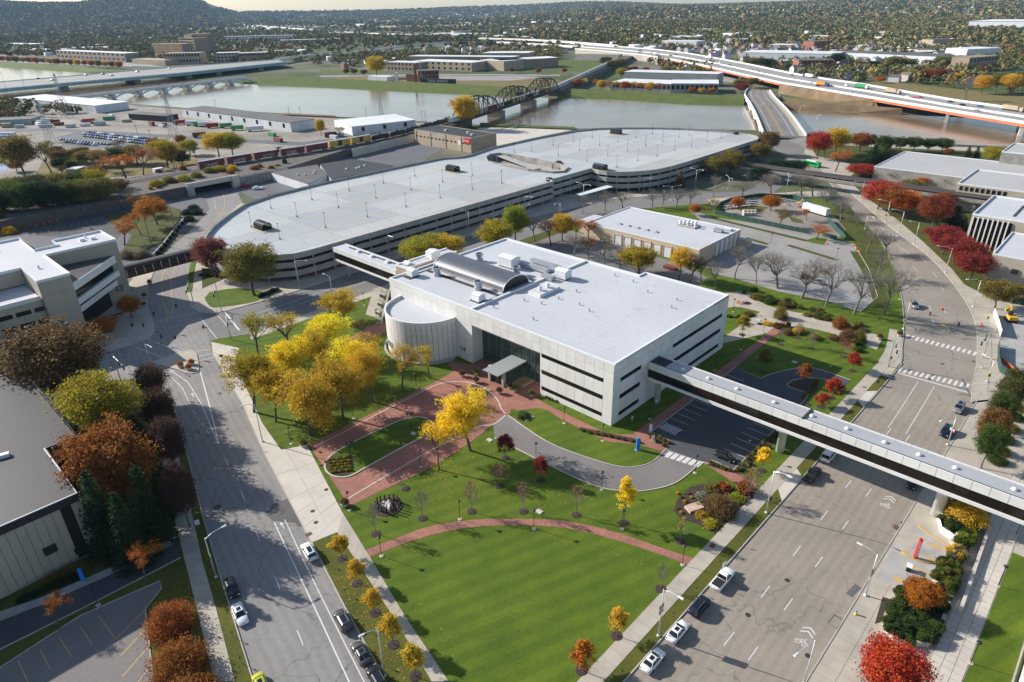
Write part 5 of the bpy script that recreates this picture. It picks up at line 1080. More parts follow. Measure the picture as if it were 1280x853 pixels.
def make_car(kind,paint):
 D=CARDEF[kind]; h=D['L']/2; W=D['W']; r=thing('parked_car' if kind!='pickup' else 'pickup_truck','car','pickup truck' if kind=='pickup' else 'van' if kind=='van' else 'car')
 b=MB(); rows=[]
 for x,zb,zt,wf in D['st']:
  w_=W*wf; rows.append([(x*h,-w_*.9,zb),(x*h,-w_,zb+.14),(x*h,-w_,zb+(zt-zb)*.55),(x*h,-w_*.95,zt-.09),(x*h,-w_*.8,zt),(x*h,0,zt+.025),(x*h,w_*.8,zt),(x*h,w_*.95,zt-.09),(x*h,w_,zb+(zt-zb)*.55),(x*h,w_,zb+.14),(x*h,w_*.9,zb)])
 n_=len(rows[0]); vs=sum(rows,[]); fs=[(k*n_+i,k*n_+(i+1)%n_,(k+1)*n_+(i+1)%n_,(k+1)*n_+i)for k in range(len(rows)-1)for i in range(n_)]+[tuple(range(n_)),tuple(range((len(rows)-1)*n_,len(rows)*n_))]
 b.add(vs,fs).build('body',paint,r,True)
 x0,x1,x2,x3,z0,z1,w0,w1=D['cab']; x0,x1,x2,x3=x0*h,x1*h,x2*h,x3*h; w0*=W; w1*=W
 MB().hexa([(x0,-w0,z0),(x1,-w0,z0),(x1,w0,z0),(x0,w0,z0)],[(x2,-w1,z1),(x3,-w1,z1),(x3,w1,z1),(x2,w1,z1)]).build('window','car_glass',r)
 rf=MB(); e=.05
 rf.hexa([(x2-e,-w1-e,z1-.03),(x3+e,-w1-e,z1-.03),(x3+e,w1+e,z1-.03),(x2-e,w1+e,z1-.03)],[(x2+.08,-w1*.85,z1+.05),(x3-.1,-w1*.85,z1+.05),(x3-.1,w1*.85,z1+.05),(x2+.08,w1*.85,z1+.05)])
 for s_ in(-1,1):
  for(a,c)in((x0,x2),(x1,x3),((x0+x1)/2,(x2+x3)/2-.05)):rf.tube((a,s_*(w0+.0),z0-.02),(c,s_*(w1+.01),z1),.05,.045,4)
 ro=rf.build('roof',paint,r)
 if kind in('suv','sedan'):MB().box(x2+.3,x3-.25,-w1*.55,w1*.55,z1+.045,z1+.062).build('sunroof','car_glass',ro)
 if kind in('suv','van'):
  for s_ in(-1,1):MB().box(x2+.2,x3-.1,s_*w1*.8-.03,s_*w1*.8+.03,z1+.05,z1+.11).build('roof_rail','rim',ro)
 if kind=='pickup':MB().box(-h*.95,-h*.24,-W*.82,W*.82,.7,1.13).build('cargo_bed','trim_black',r)
 rad=.33 if kind=='sedan' else .38
 for x in(-h*.6,h*.6):
  for s_ in(-1,1):
   t=MB().tube((x,s_*(W-.2),rad),(x,s_*(W+.01),rad),rad,rad,14).build('wheel','tyre',r,True); MB().tube((x,s_*(W-.05),rad),(x,s_*(W+.025),rad),rad*.62,rad*.55,10).build('rim','rim',t)
 zf=D['st'][-2][2]-.14; zr_=D['st'][1][2]-.2; wf=W*D['st'][-2][3]
 for s_ in(-1,1):
  MB().box(h*.90,h*.975,s_*wf*.72-.17,s_*wf*.72+.17,zf-.1,zf+.06).build('headlight','lamp_clear',r); MB().box(-h*1.0,-h*.955,s_*W*.7-.15,s_*W*.7+.15,zr_-.06,zr_+.12).build('taillight','lamp_red',r)
  MB().box(x1-.35,x1-.15,s_*(w0+.16)-.1,s_*(w0+.16)+.06,z0+.02,z0+.18).build('mirror',paint,r)
 return r
CARP={}
def car(kind,paint,loc,d,label,group=None,cat=None,name=None,z=0.0):
 if(kind,paint)not in CARP:CARP[kind,paint]=make_car(kind,paint)
 o=place(CARP[kind,paint],(loc[0],loc[1],z),math.atan2(d[1],d[0]),label,group)
 if name:o.name=name
 return o
CG='cars parked along the right street'; LG2='cars parked along the left street'
for k,p,v,lb in(('sedan','car_white',-47.0,'white sedan parked lowest on the right street, dark sunroof'),('sedan','car_white',-40.0,'white sedan parked behind the navy car on the right street'),('suv','car_navy',-33.4,'dark navy hatchback parked behind the white pickup'),('pickup','car_white',-25.6,'white pickup truck with empty black bed parked at the lawn'),('pickup','car_black',12.4,'black pickup truck parked at the kerb by the skybridge'),('van','car_white',21.4,'white van parked at the kerb beside the skybridge')):car(k,p,uv(41.7,v),BX,lb,CG)
for k,p,u,v,lb in(('sedan','car_black',57.6,23.4,'dark sedan parked under the skybridge edge, nearer one'),('suv','car_black',57.8,29.2,'black car under the skybridge behind the dark sedan'),('suv','car_navy',57.6,47.6,'dark car parked right above the skybridge'),('suv','car_silver',57.2,60.4,'silver hatchback parked below the two crosswalks')):car(k,p,uv(u,v),-BX,lb,CG)
car('suv','car_silver',uv(31.5,119),(-.3,-1),'silver car driving towards the crosswalk under bare trees')
car('sedan','car_black',uv(25.6,6.1),AX,'black sedan parked in the bay row by the brick path',z=.14)
RD=Vector((math.cos(R_(124)),math.sin(R_(124)),0))
for k,p,x,y,s_,lb in(('suv','car_white',387,693,1,'white car with roof rails at the end of the bike lane'),('suv','car_grey',429,779,1,'grey car with dark roof parked on the left street, third from the picture bottom'),('sedan','car_grey',452,820,1,'grey sedan parked below the other grey car'),('suv','car_black',472,852,1,'dark car cut by the picture bottom beside the lamp'),('sedan','car_black',290.5,738,-1,'black sedan at the left kerb of the left street'),('sedan','car_white',301,771,-1,'white sedan parked behind the black one at the left kerb'),('sedan','car_yellow',328,862,-1,'yellow green car at the picture bottom on the left street')):
 car(k,p,g(x,y),RD*s_,lb,LG2)
for k,p,x,y,d,lb in(('suv','car_black',1008,350,AX,'dark car in the visitor lot behind the bare trees'),('sedan','car_silver',1022,355,AX,'silver car next to the dark one in the visitor lot'),('sedan','car_silver',1078,352,AX,'pale car at the far corner of the visitor lot')):car(k,p,g(x,y),d,lb,'cars in the visitor lot',z=.13)
car('sedan','car_red',g(277,305,9.06),AX,'dark red car on the parking deck roof behind the reddish tree',z=9.06); car('sedan','car_black',g(921,168,9.06),(1,.2),'dark car at the far end of the parking deck roof',z=9.06)
car('suv','car_grey',g(687,226,9.06),BX,'dark car at the inner corner of the deck roof below the ramp',z=9.06); car('sedan','car_black',g(699,204.5,9.06),AX,'black car on the deck roof by the ramp wall',z=9.06)
# green city bus, white trailer
def boxy(name,label,cat,loc,d,L,wd,h,paint,stripe=None,wheels=(.32,-.32),windows=True,z=0.0,z0=.45):
 r=thing(name,label,cat); b=MB().hexa([(-L/2,-wd/2,z0),(L/2,-wd/2,z0),(L/2,wd/2,z0),(-L/2,wd/2,z0)],[(-L/2+.05,-wd/2+.06,h),(L/2-.15,-wd/2+.06,h),(L/2-.15,wd/2-.06,h),(-L/2+.05,wd/2-.06,h)]); b.build('body',paint,r)
 if windows:
  for s_ in(-1,1):
   for k in range(7):x=-L*.42+k*L*.125; MB().box(x,x+L*.11,s_*(wd/2-.02)-.04,s_*(wd/2-.02)+.04,h*.45,h*.78).build('window','car_glass',r)
  MB().box(L/2-.12,L/2+.03,-wd*.44,wd*.44,h*.4,h*.85).build('windscreen','car_glass',r)
 if stripe:MB().box(-L*.3,L*.3,-wd*.32,wd*.32,h,h+.35).build('roof_pod',stripe,r)
 for f in wheels:
  for s_ in(-1,1):MB().tube((f*L,s_*(wd/2-.3),.5),(f*L,s_*(wd/2+.01),.5),.5,.5,12).build('wheel','tyre',r,True)
 r.location=(loc[0],loc[1],z); r.rotation_euler=(0,0,math.atan2(d[1],d[0])); return r
boxy('city_bus','bright green city bus on the street below the bridge','bus',g(1014,208),(-.45,.9),11.5,2.55,3.1,'bus_green','metal_white')
tl=boxy('box_trailer','white box trailer standing in the fenced stone yard','trailer',g(1019,268),(.42,-.9),13.5,2.6,4.0,'metal_white',None,(-.3,-.4),False,z0=1.1); MB().tube((5.5,-.8,0),(5.5,-.8,1.1),.08).build('landing_leg','metal_grey',tl); MB().tube((5.5,.8,0),(5.5,.8,1.1),.08).build('landing_leg','metal_grey',tl)
# lamps and poles
flat('lamp_white',(.6,.61,.62),.4,.3); flat('banner_red',(.30,.03,.04),.8); flat('banner_green',(.02,.15,.11),.8); flat('banner_white',(.7,.7,.68),.8); flat('sign_yellow',(.7,.55,.02),.6); flat('sign_blue',(.02,.2,.6),.5); flat('sign_green',(.01,.25,.12),.6); flat('sign_red',(.5,.02,.03),.5); flat('cone_orange',(.75,.13,.03),.6)
def street_lamp(h,arm,double=False,banner=False):
 r=thing('street_lamp','lamp','street lamp'); MB().tube((0,0,0),(0,0,h),.13,.07,8).build('pole','lamp_white',r,True); MB().lathe([(.3,0),(.28,.25),(.16,.4)],8).build('base','lamp_white',r)
 for s_ in((1,-1)if double else(1,)):
  MB().pipe([(0,0,h-.3),(s_*arm*.4,0,h+.25),(s_*arm,0,h+.4)],.055,6).build('arm','lamp_white',r)
  MB().hexa([(s_*(arm-.1),-.14,h+.3),(s_*(arm+.8),-.2,h+.3),(s_*(arm+.8),.2,h+.3),(s_*(arm-.1),.14,h+.3)],[(s_*(arm-.1),-.08,h+.46),(s_*(arm+.75),-.12,h+.5),(s_*(arm+.75),.12,h+.5),(s_*(arm-.1),.08,h+.46)]).build('lamp_head','metal_white',r)
 if banner:
  for s_,m in((1,'banner_red'),(-1,'banner_green')):
   bo=MB().box(-.02,.02,*sorted((s_*.1,s_*.6)),h*.5,h*.68).build('banner',m,r); MB().box(-.025,.025,*sorted((s_*.2,s_*.5)),h*.55,h*.61).build('emblem','banner_white',bo)
 return r
SLP={}
def lamp(bx,by,ty,hx,hy,label,double=False,banner=False,z=.1):
 b=g(bx,by); h=round(min(max(height_of(b,ty),6.5),11)); hd=g(hx,hy,h+.4); d=hd-b; arm=min(max(round(math.hypot(d.x,d.y)*2)/2,1.5),4.0); k=(h,arm,double,banner)
 if k not in SLP:SLP[k]=street_lamp(*k)
 place(SLP[k],(b.x,b.y,z),math.atan2(d.y,d.x),label,'street lamps')
for a in[(270.5,722.5,670.5,277,660,'white street lamp at the left kerb by the parked black sedan',False,True),(481,846,788,455,793,'white street lamp at the picture bottom between the young golden trees'),(328.4,553,506,306,507,'white street lamp on the walk below the locust grove'),(823,796,740,848,746,'white street lamp with banner beside the white sedans',False,True),(957.7,642,588,983,594,'white street lamp on the verge near the shrub bed'),(1081.6,745.5,693,1076,681,'white street lamp with banners by the stone planter',False,True),(1004.6,856,800,985,827,'street lamp cut by the bottom edge on the right street'),(1184,557,522,1172,528,'street lamp just above the skybridge by the dark car',False,True),(1129,412,377,1150,376,'double armed lamp at the upper crosswalk',True,False),(1233.5,478,453,1232,445,'street lamp at the corner by the fenced site'),(1216,384,351,1200,350,'street lamp at the outer bend of the right street'),(1182,341,311,1175,308,'street lamp beside the dark red trees'),
(1107,278,253,1100,250,'street lamp in front of the orange trees, upper'),(1124,291,265,1116,262,'street lamp in front of the orange trees, lower'),(1075.6,251,229,1070,227,'street lamp below the covered walkway'),(1081,287,272,1096,274,'street lamp among the bare street trees'),(1142.5,306,279,1140,277,'street lamp at the path to the finned building'),(656,267,246,666,247,'double street lamp in front of the deck banner',True),(700,270,258,690,257,'street lamp beside the golden orange tree'),(729,251,231,738,232,'double street lamp at the bus shelter',True),(804.7,240,222,813,223,'double street lamp in front of the curved deck end',True),(839,251,234,830,233,'double street lamp over the bare tree row',True),(869,234,212,878,213,'double street lamp beside the olive trees',True),(910,237,224,917,225,'double street lamp at the stone yard',True),(982,245,221,988,222,'double street lamp above the stone yard',True),
(415.6,370,346,405,343,'street lamp before the short skybridge'),(374,360,328,382,326,'street lamp at the rounded deck end'),(485,319,296,492,297,'street lamp behind the short skybridge'),(586.6,293,266,578,263,'street lamp in front of the long deck side, first right of the skybridge'),(188,454,446,199,441,'street lamp on the traffic island')]:lamp(*a)
def park_lamp(two):
 r=thing('park_lamp','lamp','lamp post'); MB().tube((0,0,.1),(0,0,4.1),.06,.05,8).build('pole','black_metal',r); MB().lathe([(.38,0),(.38,.1),(.12,.12)],12).build('footing','concrete_pale',r)
 if two:
  MB().box(-.55,.55,-.04,.04,4.0,4.08).build('arm','black_metal',r)
  for s_ in(-.6,.6):MB().lathe([(.07,3.95),(.12,4.15),(.4,4.45),(.42,4.52),(.1,4.56)],12,(s_,0,0)).build('lamp_head','metal_dark',r,True)
 else:MB().lathe([(.06,4.0),(.12,4.12),(.36,4.4),(.38,4.47),(.1,4.52)],12).build('lamp_head','metal_dark',r,True)
 return r
PL={k:park_lamp(k)for k in(False,True)}
for x,y,k,lb in[(442,524,0,'black lamp post under the front of the locust grove'),(520.7,486,0,'black lamp post between the grove and the brick drive end'),(513.7,537.4,1,'double black lamp post at the far end of the capsule lawn'),(439,575.4,1,'double black lamp post at the flower bed of the capsule lawn'),(526.4,584.4,0,'black lamp post at the brick drive by the slender yellow tree'),(437,638.7,0,'black lamp post at the corner of apron and brick drive'),(575,650,0,'black lamp post on top of the arc path, left of the middle'),(477,696,0,'black lamp post at the left end of the arc path'),(667.5,662,0,'black lamp post below the middle of the arc path'),(670,576,0,'black lamp post beside the asphalt loop near the red saplings'),(777.7,662,0,'black lamp post below the tree with yellow top'),(853,707,0,'black lamp post at the right end of the arc path'),(752,612.7,0,'black lamp post at the outer bend of the asphalt loop'),(868.6,592,0,'black lamp post at the small crosswalk of the loop'),(705,530,0,'black lamp post in the lawn in front of the ribbon windows'),(753,552,0,'black lamp post at the building corner beside the hedge row'),(812,524.4,0,'black lamp post in the shade below the skybridge start'),(935,573,0,'black lamp post at the edge of the parking bays'),(926,438,0,'black lamp post at the side of the main building, lower one'),(954,416.5,0,'black lamp post at the brick path behind the main building'),(893.5,464,0,'black lamp post hidden behind the skybridge roof'),(1035.6,477,0,'black lamp post at the exit lane'),(916.5,390.6,0,'black lamp post at the rear corner of the main building'),(364,555.6,0,'black lamp post at the grove corner by the apron'),(455.4,382,0,'black lamp post beside the street path at the drum'),(471.5,404,0,'black lamp post beside the terraced bed'),(1247,733.6,0,'black lamp post at the plaza lawn, upper one'),(1213,830,0,'black lamp post at the plaza lawn, lower one'),(1270,669,0,'black lamp post at the right edge below the skybridge'),(123,757,0,'black lamp post between the dark lane and the lower car park'),(963,306,0,'black lamp post in the visitor lot by the service building'),(1045,325,0,'black lamp post in the visitor lot by the yard gate')]:
 b=g(x,y); place(PL[bool(k)],(b.x,b.y,.1),.3 if k else 0,lb,'black park lamps',1.0)
 # deck roof lamps
def deck_lamp():
 r=thing('deck_lamp','lamp','lamp post'); MB().tube((0,0,.7),(0,0,6.2),.07,.06,6).build('pole','metal_dark',r); MB().lathe([(.3,0),(.3,.75),(.2,.8)],8).build('footing','hut_rib',r); MB().box(-.2,.2,-.3,.3,6.2,6.36).build('lamp_head','black_metal',r); return r
DL=deck_lamp(); _z1=lambda L:[(250+x/2.977,150+y/2.977)for x,y in L]; _z2=lambda L:[(600+x/5.805,150+y/5.805)for x,y in L]; _z3=lambda L:[(800+x/5.805,150+y/5.805)for x,y in L]
dl=_z1([(192,400),(265,330),(298,445),(362,362),(417,298),(468,402),(515,327),(556,265),(623,362),(655,292),(683,237),(767,325),(785,262),(800,210),(894,292),(903,232),(1013,258),(1013,207),(1122,235)])+_z2([(157,460),(248,238),(372,228),(530,188),(568,262),(675,162),(722,222),(775,302),(813,130),(867,190),(927,260),(993,345),(1000,160),(1068,227),(1144,298),(1130,130),(1202,190),(1250,103)])+_z3([(40,190),(122,265),(165,160),(250,225),(280,130),(372,193),(355,112),(485,162),(590,135),(88,103)])
dl.sort(key=lambda p:p[0])
for i,(x,y)in enumerate(dl):
 b=g(x,y,9.06); nm=(ORD[i]if i<20 else 'twenty '+ORD[i-20]if i<29 else['thirtieth'][0]if i==29 else 'thirty '+ORD[i-30]if i<39 else 'fortieth' if i==39 else 'forty '+ORD[i-40]).replace('twenty twentieth','twentieth')
 place(DL,b,TH,'slim lamp post on the parking deck roof, %s from the left'%nm,'lamp posts on the parking deck roof')
 # signal masts at the left crossing and by the crosswalks
def mast(bx,by,ty,ax,ay,label,heads=2):
 b=g(bx,by); h=min(max(height_of(b,ty),6),10.5); e=g(ax,ay,h-.6)-b; e.z=0; L=min(max(e.length,2.5),9); d=e.normalized(); r=thing('signal_mast',label,'traffic light',b,'traffic signal masts')
 MB().tube(b,b+Vector((0,0,h)),.16,.1,8).build('pole','metal_galv',r); MB().tube(b+Vector((0,0,h-.8)),b+d*L+Vector((0,0,h-.4)),.08,.05,6).build('arm','metal_galv',r)
 for k in range(heads):
  p=b+d*L*(.55+.4*k)+Vector((0,0,h-1.6)); s=MB().obox(p,d,.35,.3,p.z,p.z+1.05).build('signal_head','black_metal',r)
  for q,m in((.85,'lamp_red'),(.52,'sign_yellow'),(.2,'sign_green')):MB().tube(p+Vector((d.y,-d.x,0))*.16+Vector((0,0,q)),p+Vector((d.y,-d.x,0))*.2+Vector((0,0,q)),.1,.1,8).build('lens',m,s)
 MB().obox(b+d*.5,d,.9,.05,h*.55,h*.55+.25).build('street_sign','sign_green',r); return r
mast(277,389,354,262,392,'signal mast on the deck corner of the left crossing'); mast(289,425,391,284,405,'signal mast at the grove corner of the left crossing'); mast(243,383,350,228,380,'signal mast beside the narrow lawn at the deck corner'); mast(153.7,484,442,165,470,'signal mast at the crossing corner by the huge brown maple'); mast(1109.6,459,418,1124,455,'tall signal mast beside the lower crosswalk on the left kerb'); mast(1228,448,412,1212,446,'signal mast on the outer kerb between the crosswalks')
# utility poles behind the office
def pole(px,py,ty,label,lamp_=False):
 b=g(px,py); h=height_of(b,ty); r=thing('utility_pole',label,'pole',b); MB().tube(b,b+Vector((0,0,h)),.18,.12,7).build('pole','bark',r); MB().obox(b+Vector((0,0,0)),(1,.3),2.4,.16,h-.9,h-.7).build('crossarm','bark',r)
pole(189,306,262,'wooden utility pole on the grass bank'); pole(221,295,252,'wooden utility pole by the sunken road')
b=g(114,287); r=thing('lot_lamp','tall lamp with yellow footing in the shaded lot behind the office','lamp post',b); MB().tube(b,b+Vector((0,0,9)),.1,.07,7).build('pole','metal_dark',r); MB().lathe([(.45,0),(.45,.9),(.3,1)],8,b).build('footing','kerb_yellow',r); MB().obox(b,(1,0),1.2,.4,9,9.2).build('lamp_head','metal_dark',r)
# middle distance: railway, yards, river banks, bridges
mat('wall_white',(.62,.64,.66),.7,.12,.2); mat('wall_brown',(.27,.21,.155),.85,.12,.15); mat('wall_tan',(.40,.32,.23),.85,.12,.15); mat('wall_brick',(.24,.095,.06),.85,.15,.2); mat('wall_grey',(.34,.335,.33),.85,.12,.15); mat('roof_pale',(.66,.67,.68),.7,.1,.05); mat('roof_dark',(.10,.098,.098),.85,.2,.08); mat('rail_red',(.17,.045,.035),.8,.3,.5); mat('rail_yellow',(.5,.32,.06),.8,.2,.4); mat('rail_black',(.02,.021,.022),.7,.3,.4); mat('rail_grey',(.46,.47,.48),.7,.2,.3); mat('truss_iron',(.045,.03,.026),.75,.3,.3); mat('girder_blue',(.22,.36,.38),.6,.15,.1); mat('girder_orange',(.48,.13,.05),.6,.15,.1); mat('bridge_white',(.68,.67,.64),.75,.08,.1); mat('freeway',(.28,.275,.265),.9,.1,.05,1,.1); mat('slope_brown',(.19,.13,.07),.95,.3,.08,1,.3)
def foot(pL,pR,depth,z=0.0):
 a,b=g(*pL),g(*pR); d=(b-a).normalized(); n_=Vector((-d.y,d.x,0))
 if n_.dot(a)<0:n_=-n_
 return a,b,d,n_,[a,b,b+n_*depth,a+n_*depth]
FOOT=[]
def far_block(name,label,pL,pR,depth,h,wall,roof='roof_pale',cat='building',win=None,wm='glass_dark',root=None,wz=None,z0=0.0):
 a,b,d,n_,q=foot(pL,pR,depth); FOOT.append([(p.x,p.y)for p in q]); r=root or thing(name,label,cat,(a+b)/2)
 MB().prism(q,z0,h-.3).build('wall',wall,r); c=sum(q,Vector())/4; MB().prism([c+(p-c)*1.01 for p in q],h-.3,h).build('roof',roof,r)
 if win:
  nx,nz,f=win; L=(b-a).length
  for i in range(nx):
   for k in range(nz):
    x=L*(i+.5)/nx; w2=L/nx*f/2; zc=(h-z0)*(k+.6)/nz+z0; hh=h/nz*.22
    q2=[a+d*(x-w2)-n_*.15,a+d*(x+w2)-n_*.15,a+d*(x+w2)+n_*.2,a+d*(x-w2)+n_*.2]
    MB().hexa([(p.x,p.y,zc-hh)for p in q2],[(p.x,p.y,zc+hh)for p in q2]).build('window',wm,r)
 return r
 # yards between railway and river
sheet('yard',gp([(-60,132),(60,131),(150,131),(243,138),(355,144),(420,148),(511,153),(570,157),(525,168),(430,188),(300,208),(250,216),(120,226),(-60,250)]),.03,'gravel')
sheet('yard',gp([(-60,254),(120,234),(250,226),(262,262),(190,318),(150,330),(-60,300)]),.02,'asphalt_old')
sheet('yard',gp([(296,238),(300,218),(430,190),(525,170),(560,182),(520,208),(400,229),(318,250)]),.02,'asphalt_old')
sheet('yard',gp([(560,182),(600,160),(640,160),(715,163),(665,173),(618,186)]),.06,'concrete_pale')
slab('lawn',gp([(130,270),(205,258),(224,262),(226,272),(205,302),(172,318),(150,320),(165,295),(150,285)]),-.02,.3,'grass_litter')
sheet('yard',gp([(-40,290),(-40,275),(60,262),(150,250),(172,262),(160,285),(145,300)]),.04,'asphalt_fresh')
for i in range(12):a=g(22+i*9.5,299-i*2.2); dash([a,a+Vector((-2.2,5,0))],.14,'paint_faded_yellow',.05)
sheet('parking_lot',gp([(70,172),(105,163),(205,176),(200,186),(80,185)]),.06,'asphalt_old'); sheet('yard',gp([(60,190),(200,192),(262,202),(240,214),(120,224),(40,226)]),.055,'grass_dry'); sheet('road',gp([(-60,166),(60,160),(200,168),(380,178),(500,160),(500,163),(380,183),(200,172),(60,164),(-60,170)]),.05,'asphalt_old')
# railway embankment with portal
emb1=[uv(-348,-200),uv(-348,33),uv(-300,33),uv(-302,-200)]; emb2=[uv(-350,54),uv(-352,150),uv(-356,230),uv(-362,276),uv(-346,284),uv(-332,228),uv(-322,150),uv(-300,90),uv(-300,54)]
for q in(emb1,emb2):slab('embankment',q,-.04,5.2,'ballast')
pt_=thing('rail_underpass','pale concrete railway underpass over the sunken road','bridge',uv(-310,43)); MB().ubox(-350,-299.5,30,57,4.0,5.3).build('deck','ballast',pt_)
MB().ubox(-299.5,-298.6,29,58,3.9,6.6).build('girder','concrete_pale',pt_); MB().ubox(-300,-297.5,54,58,0,6.6).build('abutment','concrete_pale',pt_); MB().ubox(-300,-298,29,32.5,0,5).build('abutment','concrete_grey',pt_)
sheet('road',[uv(-352,33),uv(-285,33),uv(-285,54),uv(-352,54)],-.008,'asphalt_old')
for i in range(13):MB().ubox(-299.6,-299.0,58+i*2.4,60.2+i*2.4,0,5.0).build('retaining_panel','concrete_weathered',pt_)
rt_=thing('retaining_wall','pale concrete retaining wall below the yellow boxcars','wall',g(480,190))
for i in range(10):a=g(441+i*7.7,196.5-i*1.9); b_=g(441+(i+1)*7.7,196.5-(i+1)*1.9); MB().obox((a+b_)/2,b_-a,(b_-a).length-.1,.5,0,5.3).build('panel','concrete_pale',rt_)
RL=[uv(-336,-200,5.35),uv(-336,60,5.35),uv(-331,120,5.35),uv(-331,180,5.35),uv(-339,222,5.35),uv(-352,268,5.6),uv(-361,292,7)]
for off in(-.75,.75,3.6,5.1):
 P=smooth_line([p+(AX*off)for p in RL],5); b=MB()
 for p,q in zip(P,P[1:]):b.tube(p,q,.07,.07,4)
 tag(b.build('rail','metal_dark'),kind='structure')
def boxcar(L,h,m,tank=False):
 r=thing('rail_car','car','rail car')
 if tank:
  for t in(0,):MB().tube((-L/2+.5,0,2.3),(L/2-.5,0,2.3),1.45,1.45,14).build('tank',m,r,True)
  MB().box(-.6,.6,-.5,.5,3.6,4.3).build('hatch',m,r)
 else:
  MB().box(-L/2,L/2,-1.5,1.5,1.1,h).build('body',m,r); MB().hexa([(-L/2,-1.55,h),(L/2,-1.55,h),(L/2,1.55,h),(-L/2,1.55,h)],[(-L/2,-.2,h+.35),(L/2,-.2,h+.35),(L/2,.2,h+.35),(-L/2,.2,h+.35)]).build('roof','rail_grey',r)
  for s_ in(-1,1):MB().box(-1.5,1.5,s_*1.5-.06,s_*1.5+.06,1.3,h-.2).build('door','rail_black' if m=='rail_yellow' else m,r)
  for k in range(8):MB().box(-L/2+.6+k*(L-1.2)/7-.06,-L/2+.6+k*(L-1.2)/7+.06,-1.56,-1.5,1.2,h).build('rib',m,r)
 MB().box(-L/2,L/2,-1.2,1.2,.8,1.1).build('frame','rail_black',r)
 for x in(-L*.36,L*.36):
  w_=MB()
  for dx in(-.9,.9):
   for s_ in(-.8,.8):w_.tube((x+dx,s_-.08,.48),(x+dx,s_+.08,.48),.46,.46,10)
  w_.build('bogie','rail_black',r)
 return r
RCP={'red':boxcar(15.5,4.6,'rail_red'),'yellow':boxcar(16,4.8,'rail_yellow'),'tank':boxcar(16,4,'rail_black',True),'hopper':boxcar(16,4.5,'rail_grey')}
def on_line(P,s):
 for a,b in zip(P,P[1:]):
  l=(b-a).length
  if s<=l:return a.lerp(b,s/l),(b-a).normalized()
  s-=l
 return P[-1],(P[-1]-P[-2]).normalized()
PR=smooth_line(RL,8); s0=sum((b-a).length for a,b in zip(PR,PR[1:])if to_uv(b)[1]<66)
for i,k in enumerate(['red']*5+['yellow']*2+['tank']*6):
 p,d=on_line(PR,s0+i*17.2); nm={'red':'dark red boxcar, %s from the underpass','yellow':'yellow boxcar, %s of two behind the red boxcars','tank':'black tank car, %s towards the river bridge'}[k]%ORD[i if k=='red' else i-5 if k=='yellow' else i-7]
 place(RCP[k],p,math.atan2(d.y,d.x),nm,'freight train on the embankment')
 # graffiti smears on the boxcars are flat paint: pale marks on the lower sides
gm=NT('graffiti'); _n1=gm.ramp(gm.noise(1.6,4,.7),.5,.56); gm.done(gm.mix(_n1,(.17,.045,.035),(.55,.55,.6)),.8)
for i in range(4):
 p,d=on_line(PR,s0+i*17.2); n_=Vector((d.y,-d.x,0)); MB().obox(p+n_*1.6+d*rnd.uniform(-3,3),d,7.5,.05,p.z+1.2,p.z+2.8).build('graffiti','graffiti',None); o=bpy.context.scene.objects[-1]if False else None
for _i,o in enumerate(sorted([o for o in bpy.data.objects if o.name.startswith('graffiti')],key=lambda o:o.location.x)):tag(o,'pale graffiti scrawl on the %s red boxcar from the underpass'%ORD[_i],'graffiti','graffiti on the boxcars')
# river truss bridge
T0,T1=g(570,152,7.0),g(694,112,7.0); td=(T1-T0).normalized(); tl_=(T1-T0).length; tn=Vector((-td.y,td.x,0)); tb=thing('truss_bridge','dark iron railway truss bridge with three arched spans over the river','bridge',(T0+T1)/2-Vector((0,0,7)))
MB().obox((T0+T1)/2,td,tl_,8.4,5.6,6.6).build('deck','truss_iron',tb)
for sp in range(3):
 a=T0+td*tl_*sp/3; l=tl_/3; n_=9; so=MB()
 for s_ in(-4.4,4.4):
  bot=[a+td*l*i/n_+tn*s_ for i in range(n_+1)]; top=[bot[i]+Vector((0,0,14.5*math.sin(math.pi*(.12+.76*(i-1)/(n_-2)))**.6))for i in range(1,n_)]
  for p,q in zip(bot,bot[1:]):so.tube(p,q,.55,.55,4)
  for p,q in zip(top,top[1:]):so.tube(p,q,.6,.6,4)
  so.tube(bot[0],top[0],.6,.6,4); so.tube(bot[-1],top[-1],.6,.6,4)
  for i in range(n_-1):
   so.tube(bot[i+1],top[i],.38,.38,4)
   if 0<i<n_-1:so.tube(bot[i+1],top[i-1]if i>n_//2 else top[i+1]if i+1<n_-1 else top[i],.25,.25,4)
 for i in range(1,n_-1):p=a+td*l*(i+.5)/n_; zt=7+14.5*math.sin(math.pi*(.12+.76*(i-1)/(n_-2)))**.6; so.tube(Vector((p.x,p.y,zt))-tn*4.4,Vector((p.x,p.y,zt))+tn*4.4,.25,.25,4)
 so.build('truss_span','truss_iron',tb)
 if sp:p=a; MB().obox(p,tn,15,6,0,5.5).build('pier','concrete_weathered',tb)
for i in range(int(tl_/17.5)+1):
 p=T0+td*(i*17.5-3); k=['hopper','tank','yellow','hopper','red'][i%5]; place(RCP[k],(p.x,p.y,6.65),math.atan2(td.y,td.x),'rail car inside the truss bridge, %s from the near bank'%ORD[i],'freight train on the truss bridge')
E1=g(790,68,6); ed=(E1-T1).normalized(); slab('embankment',[T1-tn*8,E1-tn*8,E1+tn*8,T1+tn*8],-.04,6.3,'ballast')
for i in range(22):p=T1+ed*(12+i*17.5); place(RCP['hopper'],(p.x,p.y,6.3),math.atan2(ed.y,ed.x),'grey hopper car on the far embankment, %s beyond the bridge'%(ORD[i]if i<20 else 'twenty '+ORD[i-20]),'freight train beyond the river')
